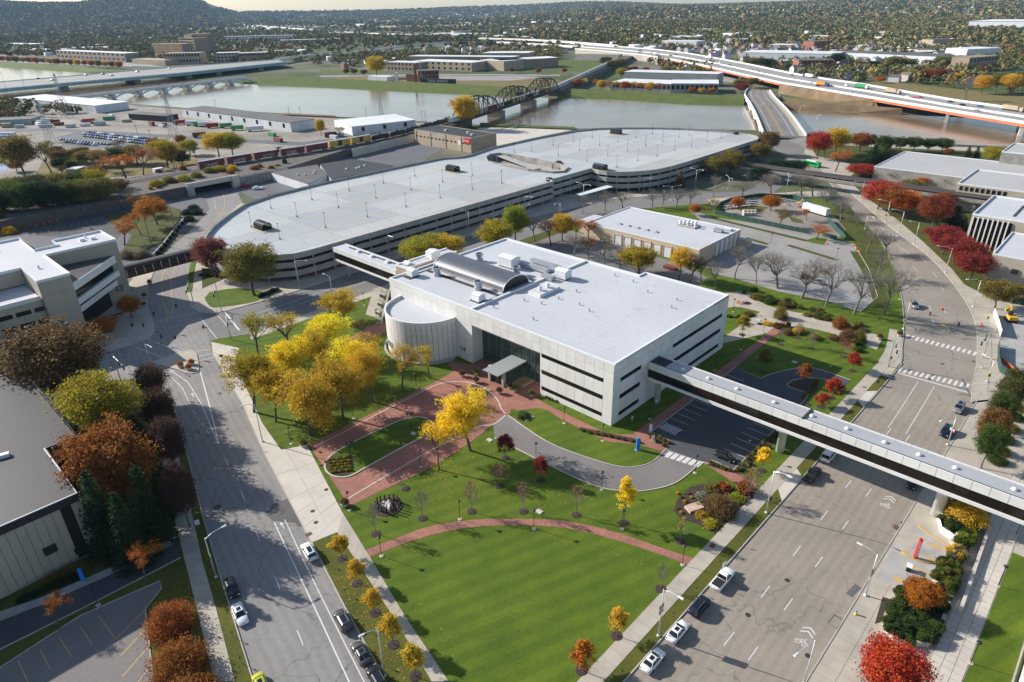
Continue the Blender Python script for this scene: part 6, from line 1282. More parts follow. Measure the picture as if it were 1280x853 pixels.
# sheds and yards on the near bank
bw=thing('warehouse','beige block warehouse with dark roof and red sign behind the parking deck','building',uv(-292,215)); block(bw,-323,-263.5,204.8,229,10,'wall_tan','roof_tar',.4,coping='wall_tan')
for i in range(4):MB().ubox(-322+i*16,-321+i*16,204.5,204.9,0,9.6).build('pilaster','wall_tan',bw)
for i in range(14):MB().ubox(-321+i*4.1,-319.4+i*4.1,204.6,204.9,5.4,6.2).build('window','glass_dark',bw)
MB().ubox(-276,-273,204.55,204.9,4.2,7.2).build('door','metal_white',bw); sg=MB().ubox(-270,-264.2,204.4,204.75,6,9.4).build('sign_board','sign_red',bw); text_on('sign_lettering','Swager',1.7,uv(-267.1,204.36,7.8),AX,(0,0,1),'banner_white',bw,.03)
for u,v in((-300,215),(-280,218),(-272,214)):MB().ubox(u-1,u+1,v-1,v+1,9.6,10.9).build('roof_unit','metal_galv',bw)
for lb,pts,h,m in(('dark flat roofed workshop between the railway and the deck, left part',[(339.5,215.4),(396,206),(409,219),(385,230)],5,'roof_dark'),('dark flat roofed workshop with white patch between the railway and the deck',[(400,205.4),(440,199),(492,207),(480,213),(414,224)],5,'roof_tar')):
 P=gp(pts,h); r=thing('workshop',lb,'building',(P[0]+P[2])/2*1.0-Vector((0,0,h))); MB().prism(P,0,h-.2).build('wall','wall_white',r); c=sum(P,Vector())/len(P); MB().prism([c+(p-c)*1.01 for p in P],h-.2,h).build('roof',m,r)
 for k in range(4):p=c+Vector((rnd.uniform(-8,8),rnd.uniform(-6,6),0)); MB().obox(p,AX,1.6,1.2,h,h+.6).build('roof_vent','metal_galv',r)
far_block('shed','long white steel shed by the left river bank',(19,131),(121,142),34,7.5,'wall_white'); far_block('shed','long white block shed with dark roof along the river',(229,146.5),(364.5,165.5),24,7.5,'wall_white','roof_dark',win=(9,1,.14)); far_block('shed','white steel building beside the tank cars',(441,170),(520,161),42,7,'wall_white',win=(3,1,.14)); far_block('shed','grey shed at the left picture edge',(-10,158),(40,156),20,5,'wall_grey','roof_dark'); far_block('shed','open dark scrap shed with posts by the river',(162,150),(208,153),14,5.5,'rail_black','roof_dark'); far_block('hut','small pale hut under the trees by the railway',(195,218),(206,216),4,3,'wall_white',cat='hut'); far_block('hut','cream house in the trees at the left',(85,222),(98,222),8,5,'wall_tan',cat='house')
def small_box(name,cat,px,py,L,wd,h,d,m,label,group=None,z0=.9):
 b=g(px,py); r=thing(name,label,cat,b,group); MB().obox(b,d,L,wd,z0,h).build('body',m,r); w_=MB(); dn=Vector((d[0],d[1],0)).normalized()
 MB().obox(b-dn*L*.3,d,2.2,wd*.9,.1,z0).build('wheels','tyre',r); MB().obox(b+dn*L*.36,d,.4,wd*.7,.0,z0).build('landing_leg','metal_dark',r); return r
for px,py,m,lb in((240,157,'metal_white','white'),(250,158,'truck_green','green'),(256,158.5,'metal_white','second white'),(266,160,'car_red','red'),(283,160,'truck_green','green topped'),(297,163,'truck_green','bright green'),(319,164,'metal_white','long white'),(206,151,'metal_white','pale'),(225,156,'car_red','dark red'),(250,172,'rail_red','lone maroon'),(112,154,'car_red','flat red'),(60,154,'metal_white','short white')):small_box('yard_trailer','trailer',px,py,14 if 'long' in lb else 10,2.6,4,(1,.35),m,lb+' trailer parked in the river yard','trailers in the river yard')
for i in range(30):
 px,py=rnd.choice([(rnd.uniform(5,60),rnd.uniform(146,166)),(rnd.uniform(120,230),rnd.uniform(146,160)),(rnd.uniform(60,120),rnd.uniform(150,162)),(rnd.uniform(330,440),rnd.uniform(168,180))]); c=rnd.choice(['metal_white','metal_white','rail_grey','rail_red','truck_green','wall_tan'])
 small_box('yard_container','container',px,py,rnd.uniform(5,11),2.5,rnd.uniform(2.4,3.8),(1,rnd.choice([.35,-.9,.2])),c,'%s container or truck body in the river yard clutter, %s'%(c.split('_')[1],num(i)),'containers in the river yard',.3)
cr=MB().box(-2.2,2.2,-.88,.88,.25,.95).hexa([(-1.6,-.8,.95),(1.0,-.8,.95),(1.0,.8,.95),(-1.6,.8,.95)],[(-1.1,-.62,1.45),(.3,-.62,1.45),(.3,.62,1.45),(-1.1,.62,1.45)])
for x in(-1.4,1.4):
 for s_ in(-.86,.86):cr.tube((x,s_-.1,.32),(x,s_+.1,.32),.32,.32,8)
def tiny_cars():
 out=[]
 for m in('car_white','car_black','car_blue','car_silver','car_red','car_grey'):
  o=cr.build('far_car',m); out.append(o)
 return out
TC=tiny_cars(); tcu=set()
def tiny(loc,ang,k,label,group,scale=1.0):
 o=TC[k]if k not in tcu else TC[k].copy()
 if k in tcu:COL.objects.link(o)
 tcu.add(k); o.location=loc; o.rotation_euler=(0,0,ang); o.scale=(scale,)*3; tag(o,label,'car',group); return o
LBC=['white','black','blue','silver','red','grey']
for row,(a,b,n_)in enumerate((((106,168),(193,178),26),((108,171),(190,181.5),24),((78,175),(140,182),16),((84,178),(122,182.5),10),((112,166),(198,175.5),26))):
 for i in range(n_):
  k=rnd.choice([0,1,1,2,2,3,5]); tiny(g(*a).lerp(g(*b),i/n_),rnd.choice([1.25,1.3]),k,'%s car in the dealer lot, row %s from the river, %s from the left'%(LBC[k],ORD[[1,2,3,4,0][row]],ORD[i]if i<20 else 'twenty '+ORD[i-20]),'cars in the dealer lot')
for px,py,k,lb in((238,186,2,'dark blue van by the golden tree'),(307,234,4,'red van beside the underpass'),(322,237,0,'white van beside the underpass')):tiny(g(px,py),.3,k,lb,None,1.25)
# stadium corner at the left edge
st=thing('stadium_stand','blue and white stadium stand at the left picture edge','stand',g(15,190))
for k in range(6):a=g(-20,186-k*2.2); MB().obox(a,(1,-.15),60,2.6,0,1+k).build('tier','metal_white' if k%2 else 'paint_blue',st)
sheet('sports_field',gp([(-40,205),(14,190),(22,200),(-40,216)]),.06,'grass_levee'); sheet('sports_track',gp([(-40,212),(22,201),(30,206),(-40,226)]),.05,'paint_blue')
# lattice pylons
def pylon(px,py,ty,label):
 b=g(px,py); h=min(height_of(b,ty),48); r=thing('lattice_pylon',label,'pylon',b,'lattice pylons'); w_=h*.09; m=MB(); lv=[0,.3,.55,.75,.9,1]
 cor=lambda f:[b+Vector((sx*w_*(1-.88*f),sy*w_*(1-.88*f),h*f))for sx,sy in((-1,-1),(1,-1),(1,1),(-1,1))]
 for f0,f1 in zip(lv,lv[1:]):
  A_,B_=cor(f0),cor(f1)
  for i in range(4):m.tube(A_[i],B_[i],.13,.13,4); m.tube(A_[i],B_[(i+1)%4],.07,.07,4); m.tube(A_[(i+1)%4],B_[i],.07,.07,4); m.tube(B_[i],B_[(i+1)%4],.07,.07,4)
 m.build('tower','metal_galv',r); am=MB()
 for f in(.75,.86,.96):am.tube(b+Vector((-5,0,h*f)),b+Vector((5,0,h*f)),.12,.12,4)
 am.build('crossarm','metal_galv',r)
pylon(84,148,92,'lattice pylon by the left white shed'); pylon(219,175,117,'lattice pylon by the trailers'); pylon(477,148,119,'lattice pylon by the river near the truss bridge'); pylon(64,178,130,'lattice pylon beside the dealer lot'); pylon(527,104,76,'lattice pylon on the far bank')
for i,(px,py,ty)in enumerate([(12,124,90),(35,122,93),(97,120,110),(270,136,125),(362,146,134),(376,146,134),(458,146,135),(528,152,138),(532,152,139),(173,172,156),(189,175,162),(302,236,200)]):pole(px,py,ty,'thin wooden pole in the river yards, %s from the left'%ORD[i])
# levees
def levee(bot,dy,h,m='grass_levee',back=40):
 B=[g(x,y)for x,y in bot]; T=[g(x,y-d_,h)for(x,y),d_ in zip(bot,dy)]; K=[t+(t-b_).normalized()*6 for t,b_ in zip(T,B)]; Q=[Vector((k.x,k.y,0))+Vector((k.x,k.y,0)).normalized()*14 for k in K]
 b=MB(); b.strip([(p.x,p.y,0)for p in B],[(p.x,p.y,h)for p in T]); b.strip([(p.x,p.y,h)for p in T],[(p.x,p.y,h)for p in K]); b.strip([(p.x,p.y,h)for p in K],[(p.x,p.y,-.02)for p in Q]); return tag(b.build('levee',m),kind='structure')
levee([(-60,81),(0,84.5),(60,88.7),(100,90.5),(150,94)],[8,8,7.5,7,5],6); levee([(322,107),(370,109),(420,111),(489,114.7),(575,118.5),(645,121)],[9,11,12,12.5,12.5,11],6); levee([(697,123),(771,125),(860,131.5),(930,133)],[12,11,13,12],5); levee([(978,137),(1074,141),(1128,144)],[9,9,8],5,'slope_brown')
slab('lawn',gp([(600,157.5),(640,160),(719,162.5),(719,160),(640,157),(600,154.5)]),0,.8,'grass_levee'); slab('river_wall',gp([(1060,178),(1256,186.5),(1300,189),(1300,187),(1256,184.5),(1060,176)]),0,1.6,'concrete_weathered'); slab('river_wall',gp([(355,145),(420,148),(420,146.4),(355,143)]),0,1.4,'slope_brown')
# road bridge to the right
rbk=thing('road_bridge','concrete road bridge with white parapets and arches over the river','bridge',g(965,145)); LA=smooth_line([g(955,169,4.2),g(946,146,5),g(938,130,5.5),g(931,118,5.5),g(936,110.5,5)],4); RA=smooth_line([g(1008,171,4.2),g(992,148,5),g(980,134,5.5),g(969,123,5.5),g(962,114,5)],4)
MB().strip([(p.x,p.y,p.z)for p in LA],[(p.x,p.y,p.z)for p in RA]).build('deck','asphalt_drive',rbk); dm=MB()
for p,q in zip(zip(LA,RA),list(zip(LA,RA))[1:]):dm.hexa([(a.x,a.y,a.z-1.4)for a in(p[0],p[1],q[1],q[0])],[(a.x,a.y,a.z-.05)for a in(p[0],p[1],q[1],q[0])])
dm.build('deck_beam','bridge_white',rbk)
for P in(LA,RA):
 for a,b in zip(P,P[1:]):MB().obox((a+b)/2,b-a,(b-a).length+.2,.6,min(a.z,b.z)-1.4,max(a.z,b.z)+1.3).build('parapet','bridge_white',rbk)
for i in range(2,len(LA)-2,3):
 c=(LA[i]+RA[i])/2; d=RA[i]-LA[i]; MB().obox(c,d,d.length*.95,4,0,4).build('pier','bridge_white',rbk)
 if i+3<len(LA)-2:
  a,b=LA[i],LA[i+3]; am=MB()
  for k in range(8):t0,t1=k/8,(k+1)/8; p,q=a.lerp(b,t0),a.lerp(b,t1); am.tube((p.x,p.y,.8+3*math.sin(math.pi*t0)),(q.x,q.y,.8+3*math.sin(math.pi*t1)),.6,.6,5)
  am.build('arch','bridge_white',rbk)
for t,m in((.42,'paint_yellow'),(.46,'paint_yellow'),(.2,'paint_white'),(.7,'paint_white')):P=[a.lerp(b,t)for a,b in zip(LA,RA)]; Q=[a.lerp(b,t+.012)for a,b in zip(LA,RA)]; MB().strip([(p.x,p.y,p.z+.03)for p in P],[(p.x,p.y,p.z+.03)for p in Q]).build('lane_line',m,rbk,recalc=False)
MB().strip([(p.x,p.y,p.z+.12)for p in[a.lerp(b,.84)for a,b in zip(LA,RA)]],[(p.x,p.y,p.z+.12)for p in RA]).build('footway','concrete_walk',rbk,recalc=False)
rbk_ramp=MB().strip([g(953,167.5,0)+Vector((0,0,4.2)),g(960,184,.03)],[g(1008,171,4.2),g(1008,186,.03)]).build('approach_ramp','asphalt_drive',rbk,recalc=False)
for i,(px,py,ty)in enumerate([(926,165,147),(949,150,136),(972,135,122),(997,155,138),(1018,167,151),(938,138,126)]):lamp(px,py,ty,px+6,ty,'slim lamp by the road bridge, %s'%['left of the deck end','left parapet middle','right parapet far','right parapet near','at the crimson tree','left parapet far'][i],z=4)
# left girder bridge and arch bridge
gb=thing('girder_bridge','long pale blue girder road bridge over the river at the left','bridge',g(180,100)); GN=[g(x,y,9)for x,y in((-60,118),(0,112),(120,101),(220,92.5),(274,87),(358,78))]; GF=[g(x,y,9)for x,y in((-60,109),(0,103),(108,94),(200,86),(260,81.5),(346,75))]
MB().strip([(p.x,p.y,9)for p in GN],[(p.x,p.y,9)for p in GF]).build('deck','freeway',gb,recalc=False)
for P,m in((GN,'girder_blue'),(GF,'girder_blue')):
 for a,b in zip(P,P[1:]):MB().obox((a+b)/2,b-a,(b-a).length,.8,5.4,8.9).build('girder',m,gb); MB().obox((a+b)/2,b-a,(b-a).length,.5,8.95,10.1).build('parapet','bridge_white',gb)
for t in(.16,.33,.5,.66,.8,.92):
 i=t*(len(GN)-1); k=int(i); p=GN[k].lerp(GN[k+1],i-k); q=GF[k].lerp(GF[k+1],i-k); MB().obox((p+q)/2,q-p,(q-p).length*.85,8,0,5.4).build('pier','concrete_weathered',gb)
ab=thing('arch_bridge','low white bridge of many flat arches over the river at the left','bridge',g(220,115)); AN=[g(x,y,7)for x,y in((95,122),(142,116.5),(175.7,112.3),(207,108.6),(237,105.2),(264.6,102),(290,99.2),(314,96.4))]; away=Vector((-.83,.55,0))*15
MB().strip([(p.x,p.y,7)for p in AN],[(p.x+away.x,p.y+away.y,7)for p in AN]).build('deck','freeway',ab,recalc=False)
for a,b in zip(AN,AN[1:]):
 MB().obox((a+b)/2,b-a,(b-a).length,.7,5.6,8).build('parapet','bridge_white',ab); MB().obox((a+b)/2+away,b-a,(b-a).length,.7,5.6,8).build('parapet','bridge_white',ab); ar_=MB()
 for s_ in(Vector(),away):
  for k in range(10):t0,t1=k/10,(k+1)/10; p,q=a.lerp(b,t0)+s_,a.lerp(b,t1)+s_; ar_.tube((p.x,p.y,1.2+4.6*math.sin(math.pi*t0)),(q.x,q.y,1.2+4.6*math.sin(math.pi*t1)),.8,.8,5)
 ar_.build('arch','bridge_white',ab); MB().obox(a+away/2,away,16,3,0,7).build('pier','bridge_white',ab)
 # elevated freeway at the right
fw=thing('freeway_viaduct','wide elevated freeway with white barriers and orange girders at the upper right','bridge',g(1000,100)); FN=[(1330,163),(1280,154.4),(1186,139),(1092.7,123.4),(1030,113),(975,104),(925,93),(877,82),(840,75),(805,69.5),(760,65),(719,61.5)]; FF=[(1330,146),(1280,138.5),(1191,126),(1080,106.5),(1035,100),(989,92.5),(940,82),(896,73.5),(858,67),(820,62.5),(775,59),(735,56.5)]
N_,F_=[g(x,y,9)for x,y in FN],[g(x,y,9)for x,y in FF]; MB().strip([(p.x,p.y,9)for p in N_],[(p.x,p.y,9)for p in F_]).build('deck','freeway',fw,recalc=False)
for t,hh in((0,1.5),(.44,1.3),(1,1.5)):
 P=[a.lerp(b,t)for a,b in zip(N_,F_)]
 for a,b in zip(P,P[1:]):MB().obox((a+b)/2,b-a,(b-a).length+.3,1.0,8.6,9+hh).build('barrier','bridge_white',fw)
for i in(0,1,2,5,6,7):
 a,b=N_[i],N_[i+1]; MB().obox((a+b)/2,b-a,(b-a).length,.6,6.6,8.6).build('girder','girder_orange',fw)
for i in(1,2,3,6,7):
 a,b=N_[i],F_[i]; MB().obox((a+b)/2,b-a,(b-a).length*.96,2.5,0,8.4).build('pier','bridge_white',fw)
_s=MB(); _s.strip([(p.x,p.y,8.4)for p in N_[3:6]],[(q.x,q.y,0)for q in gp([(1100,138),(1035,128),(972,117)])]); tag(_s.build('slope','slope_brown',recalc=False),kind='structure')
slab('freeway_bank',N_[3:6]+F_[3:6][::-1],0,8.3,'slope_brown'); slab('freeway_bank',N_[8:]+F_[8:][::-1],0,8.3,'concrete_walk')
slab('field',gp([(985,137),(1075,143),(1040,126),(975,122)]),0,.5,'grass_dry'); far_block('abutment_wall','long pale freeway retaining wall on the far bank',(719,75),(773,76),20,9.5,'concrete_pale','concrete_walk','wall')
for i,(px,py,k)in enumerate([(900,79,0),(912,82,1),(940,88,3),(948,90,1),(955,92,5),(1015,104,3),(993,100,2),(1064,117,3),(1032,105,1),(1058,107.5,0),(1134,122,0),(1142,123,4),(1150,122.5,4),(1188,128,1),(1203,132,1),(1225,133.5,2),(1221,139,3),(1022,108,1),(887,77,0),(990,94.5,1)]):tiny(g(px,py,9.05),math.atan2(-.9,.35)+(.15 if px>1100 else-.2),k,'%s car on the freeway, %s from the left'%(LBC[k],ORD[i]if i<20 else ''),'cars on the freeway')
for i,(px,py,k)in enumerate([(47,99,1),(66,101,1),(108,94.5,4),(129,93.5,1),(140,95,4),(172,90.5,3),(212,86.5,0)]):tiny(g(px,py,9.05),.9,k,'%s car on the girder bridge, %s from the left'%(LBC[k],ORD[i]),'cars on the girder bridge',1.3)
def truck(px,py,d,m1,m2,label):
 b=g(px,py,9.05); r=thing('lorry',label,'truck',b); dn=Vector((d[0],d[1],0)).normalized(); MB().obox(b-dn*2,d,13,2.6,10.1,13).build('trailer',m1,r); c=MB().obox(b+dn*7,d,3,2.5,9.7,12.4).build('cab',m2,r); MB().obox(b,d,17,2.2,9.1,10).build('wheels','tyre',r)
FD=Vector((.25,-.95,0)); truck(1010,97,-FD,'metal_white','car_blue','white lorry with blue cab on the freeway'); truck(1028,107.5,FD,'truck_orange','car_blue','lorry with orange trailer on the freeway'); truck(1077,110.5,FD,'truck_green','metal_white','green tank lorry on the freeway'); truck(886,73.5,-FD,'metal_white','metal_white','white lorry at the far freeway bend'); truck(1116,117,FD,'wall_tan','wall_tan','tan lorry on the freeway'); truck(1266,139,FD,'wall_tan','wall_tan','tan lorry at the right edge of the freeway')
# planting, street furniture and small things
def bush(px,py,wd,h,col,label,group,z=.1):b=g(px,py); return tree('shrub',b,h,wd,COLS[col]if isinstance(col,str)else col,label,group,z=z)
def bush_row(a,b,n,wd,h,col,label,group,z=.15,jit=.15,uvp=False):
 for i in range(n):
  p=(uv(*a).lerp(uv(*b),i/max(n-1,1))if uvp else g(*a).lerp(g(*b),i/max(n-1,1)))+Vector((rnd.uniform(-jit,jit),rnd.uniform(-jit,jit),0))
  tree('shrub',p,h*rnd.uniform(.85,1.15),wd*rnd.uniform(.85,1.15),COLS[col]if isinstance(col,str)else col,label%ORD[i],group,z=z)
BG='round hedge shrubs'
bush_row((729,540),(797,554),9,1.0,.8,'olive','round clipped shrub below the building corner path, %s from the left',BG); bush_row((818,545),(836,555),4,1.0,.8,'olive','round clipped shrub by the blue pylon at the bays, %s',BG); bush_row((814,548),(829,558),3,.9,.7,'olive','front clipped shrub by the blue pylon, %s',BG); bush_row((887,580.5),(911,589),6,1.0,.8,'olive','clipped shrub behind the black sedan, %s from the left',BG)
bush_row((29.4,4),(29.4,36),14,1.1,.9,'olive','clipped shrub along the right edge of the bays, %s from the sedan',BG,uvp=True); bush_row((30.3,5),(30.3,35),12,.9,.7,'green','low shrub of the outer row beside the bays, %s',BG,uvp=True)
bush_row((1004,499),(1021,478),8,.9,.7,'olive','low shrub around the exit lane bed, %s from the skybridge',BG); bush(655,522,3.4,1.1,'green','single broad shrub at the entrance lawn corner',BG); bush_row((682,498),(695,503),4,.8,.6,'olive','small shrub at the foot of the ribbon windows, %s',BG)
k=0
for r_ in range(5):
 for c_ in range(6):
  p=g(412+c_*4.6+r_*.8,577+r_*3.8-c_*.6)
  tree('shrub',p,.5,.95,COLS['olive' if(r_+c_)%2 else 'ygreen'],'mounded perennial in the bed at the tip of the capsule lawn, row %s plant %s'%(ORD[r_],ORD[c_]),'perennials in the capsule bed',z=.28)
for i in range(9):t=i*.698; c=g(575,506); tree('shrub',c+Vector((2.2*math.cos(t),2.2*math.sin(t),0)),.6,1.3,COLS['rust'],'rusty plant in the round bed of the turning circle, %s around'%ORD[i],'plants of the round bed',z=.2)
for i,(x,y,w2,h,c,lb)in enumerate([(900,640,6.5,3.6,'brown','large brown shrub in the mulched corner bed'),(878,624,2.6,1.5,(.22,.25,.18),'silvery shrub in the mulched corner bed'),(890,613,3,1.4,'olive','olive shrub at the top of the mulched corner bed'),(905,612,3,1.6,'rust','rust shrub at the top of the mulched corner bed'),(921,625,3.2,1.1,'lime','bright green shrub at the walk end of the corner bed'),(876,646,2.6,1.0,'ygreen','yellow green shrub at the front of the corner bed'),(888,657,3.2,.9,'ygreen','low yellow green shrub by the walk in the corner bed'),(872,634,1.4,.8,'ygreen','small yellow green plant beside the stone block'),(932,615,3.5,2.4,'rust','loose rust shrub at the brick path end')]):bush(x,y,w2,h,c,lb,'shrubs of the mulched corner bed')
for i in range(14):p=g(847+(i%7)*4.3,618+(i//7)*14+(i%3)*5); tree('shrub',p,.45,.8,COLS['olive' if i%2 else 'gold'],'tiny grass tuft in the mulched corner bed, %s'%ORD[i],'tufts of the corner bed',z=.15)
p=g(867.5,637); tag(MB().obox(p,(1,.4),3.2,1.9,.1,.75).build('stone_block',mat('stone_pink',(.5,.36,.28))),'flat pinkish stone block in the mulched bed','stone')
# promenade planting
for i in range(26):
 t=i/25; p=g(938+t*150,372+t*46)+Vector((rnd.uniform(-4,4),rnd.uniform(0,5),0)); tree('shrub',p,rnd.uniform(.5,2.2),rnd.uniform(1.4,4.4),COLS[rnd.choice(['olive','green','dgreen','brown','brown','olive','rust'])],'mixed shrub of the upper promenade border, %s from the main building'%(ORD[i]if i<20 else 'twenty '+ORD[i-20]),'upper promenade border')
for i in range(22):
 t=i/21; p=g(918+t*162,392+t*42)+Vector((rnd.uniform(-4,4),rnd.uniform(-4,-1),0)); tree('shrub',p,rnd.uniform(.4,1.8),rnd.uniform(1.2,3.6),COLS[rnd.choice(['olive','brown','brown','dgreen','green','gold'])],'mixed shrub of the lower promenade border, %s from the main building'%(ORD[i]if i<20 else 'twenty '+ORD[i-20]),'lower promenade border')
for i,(x,y)in enumerate([(1050,410),(1072,428),(975,398),(1058,426)]):bush(x,y,4.6,3.6,['rust','olive','olive','brown'][i],'taller loose shrub beside the promenade, %s from the left'%['third','fourth','first','second'][i],'taller promenade shrubs')
_c=g(929,379); tag(MB().lathe([(2.4,0),(2.2,.03)],6,(_c.x,_c.y,.15)).build('star_paving','brick_paving'),kind='structure'); tag(MB().lathe([(1.0,0),(1.15,.8),(.9,.82)],12,(_c.x,_c.y,.15)).build('planter_bowl','concrete_grey'),'stone planter bowl on the star paving of the promenade','planter')
# pots at the entrance
def pot(loc,r,h,m,col,label,plant=1.0):
 t=thing('plant_pot',label,'planter',loc,'potted plants'); MB().lathe([(r*.7,0),(r,h),(r*.9,h+.02),(r*.85,h-.1)],12,loc).build('pot',m,t)
 me=TP['shrub'][0][1]; o=bpy.data.objects.new('foliage',me); COL.objects.link(o); o.parent=t; o.location=(0,0,h-.1); o.scale=(r*plant,)*3; o.color=(*COLS[col],1)
for(u,v),c,lb in(((-43.3,-7.1),'brown','dark potted plant nearest the drum'),((-41.2,-3.9),'lime','bright green potted plant by the column'),((-38.2,-6.9),'brown','tall brown potted grass left of the canopy'),((-29.8,-6.8),'brown','brown potted grass right of the canopy'),((-29.5,-3.2),'grey','white pot against the vestibule'),((-27.7,-3.2),'lime','green potted plant by the glass hall'),((-22.9,-2.3),'olive','potted plant at the end of the glass hall')):pot(uv(u,v,.13),.65,.8,'concrete_pale',c,lb,1.3)
for x,y,lb in((187.5,355,'white oval planter at the kerb below the brick walkway, first'),(181,372,'white oval planter at the kerb, second below the walkway'),(180,383,'white oval planter at the kerb, third below the walkway'),(226,459,'round planter on the traffic island, left one'),(236,462,'round planter on the traffic island, front one'),(239.5,456,'round planter on the traffic island, back one'),(1124,420,'dark bowl planter at the upper crosswalk'),(1099,424,'bowl planter at the promenade end'),(380,558,'round brown grass clump at the apron corner by the grove'),(431,632,'round brown grass clump at the apron corner by the brick drive')):pot(g(x,y,.15),.9,.7,'concrete_pale','brown' if x>300 else 'orange' if x>200 else 'olive',lb,.9)
# stone planters in the office plaza
for x,y,lb in((118,424,'boxy stone planter by the huge maple in the office plaza'),(136,419,'boxy stone planter under the low orange tree'),(148,397,'boxy stone planter by the glass entry of the office'),(128,409,'boxy stone planter in the middle of the office plaza')):
 b=g(x,y); t=thing('stone_planter',lb,'planter',b); MB().obox(b,BX,3.4,2.2,.1,1.1).build('box','concrete_weathered',t); MB().obox(b,BX,2.8,1.6,1.1,1.14).build('soil','mulch',t)
 # hanging signal heads over the left crossing
for i,(x,y)in enumerate([(220,382.5),(192,392),(254,409),(201.5,421),(218.7,422),(179,406.6),(165,406.6)]):
 b=g(x,y,5.6); t=thing('hanging_signal','black traffic signal hanging over the left crossing, %s from the left'%['sixth','third','seventh','fourth','fifth','second','first'][i],'traffic light',b,'hanging signals over the left crossing'); MB().obox(b,(1,0),.38,.38,5.1,6.2).build('housing','black_metal',t); MB().tube(b+Vector((0,0,.6)),b+Vector((0,0,1.6)),.03,.03,4).build('hanger','black_metal',t)
for a,b in(((277,354),(146,442)),((283,391),(237,350)),((146,442),(283,391))):p,q=g(*a,9),g(*b,9); p=Vector((p.x,p.y,7.2)); q=Vector((q.x,q.y,7.2)); tag(MB().tube(p,q,.02,.02,4).build('span_wire','black_metal'),'thin span wire over the left crossing, %s'%{277:'from the deck corner mast to the maple corner',283:'between the grove corner and the narrow lawn mast',146:'from the maple corner to the grove corner'}[a[0]],'wire','span wires')
# signs
def sign(x,y,h,wd,hh,m,label,d=(1,0),cat='sign',post='metal_galv',face=None):
 b=g(x,y); t=thing('street_sign',label,cat,b); MB().tube(b,b+Vector((0,0,h)),.05,.05,6).build('post',post,t); MB().obox(b,d,wd,.06,h-hh,h).build('panel',m,t)
 if face:MB().obox(b-Vector((0,.05,0)),d,wd*.55,.05,h-hh*.75,h-hh*.25).build('symbol',face,t)
for x,y,m,lb in((1129,410,'sign_yellow','yellow pedestrian sign at the upper crosswalk, left kerb'),(1111,458,'sign_yellow','yellow pedestrian sign on the mast at the lower crosswalk'),(1230,430,'sign_yellow','yellow pedestrian sign at the outer kerb by the fence'),(1232,407,'sign_yellow','yellow warning sign by the site fence'),(1233,480,'sign_yellow','yellow sign beside the lamp below the site fence'),(279,455,'sign_yellow','yellow crossing sign at the grove corner'),(1183,338,'sign_yellow','yellow sign on the lamp by the dark red trees'),(1106,276,'sign_yellow','yellow sign by the orange trees'),(1076,250,'sign_yellow','yellow sign below the walkway')):sign(x,y,3.0,.95,.95,m,lb,(1,.2),face='black_metal')
for x,y,m,lb in((905,712,'banner_white','small white street sign on the verge by the arc path end'),(1097,482,'black_metal','dark little sign by the exit lane'),(816,553,'banner_white','white sign slab by the blue pylon'),(248,659,'banner_white','white framed board on the walk by the purple trees'),(172,692,'banner_white','white real estate style board beside the lane')):sign(x,y,1.7,.8,1.1,m,lb,(1,.5))
def pylon_sign(x,y,h,wd,m,label,d=(1,.3)):
 b=g(x,y); t=thing('pylon_sign',label,'sign',b); MB().obox(b,d,wd,.35,.1,h).build('body',m,t); MB().obox(b,d,wd*1.6,.8,.05,.2).build('base','concrete_grey',t)
pylon_sign(797,563,3.2,.8,'sign_blue','slim blue pylon sign at the parking bays'); pylon_sign(105,727,3.0,.6,'sign_blue','slim blue pylon beside the hall entrance'); pylon_sign(813,541,2.2,.6,'metal_white','white slab sign at the brick path corner')
for x,y,lb in((790,527,'lower'),(820,506,'upper')):b=g(x,y); t=thing('lawn_light','small white floodlight on the shaded lawn by the skybridge, %s one'%lb,'light',b); MB().lathe([(.35,0),(.35,.08),(.1,.1),(.08,.9)],8,b).build('stand','metal_white',t); MB().obox(b,BX,.5,.3,.9,1.3).build('lamp','metal_white',t)
# fenced rock with dark posts
b=g(485.5,634); t=thing('memorial_rocks','ring of dark posts around white rocks on the lawn','monument',b); MB().lathe([(3.0,0),(2.8,.12),(.3,.16)],16,(b.x,b.y,.1)).build('mulch','mulch',t)
for i in range(16):a=6.283*i/16; q=b+Vector((2.4*math.cos(a),1.9*math.sin(a),.15)); MB().tube(q,q+Vector((0,0,rnd.uniform(1.2,1.9))),.16,.14,7).build('post','rail_black',t)
for i in range(6):q=b+Vector((rnd.uniform(-1,1),rnd.uniform(-.8,.8),0)); MB().lathe([(.5,.1),(.6,.45),(.4,.9),(.1,1.05)],7,q).build('rock','concrete_pale',t)
b=g(507,611.5); tag(MB().lathe([(1.0,0),(.8,.12),(.2,.2)],12,(b.x,b.y,.1)).build('mulch_ring','mulch'),kind='structure')
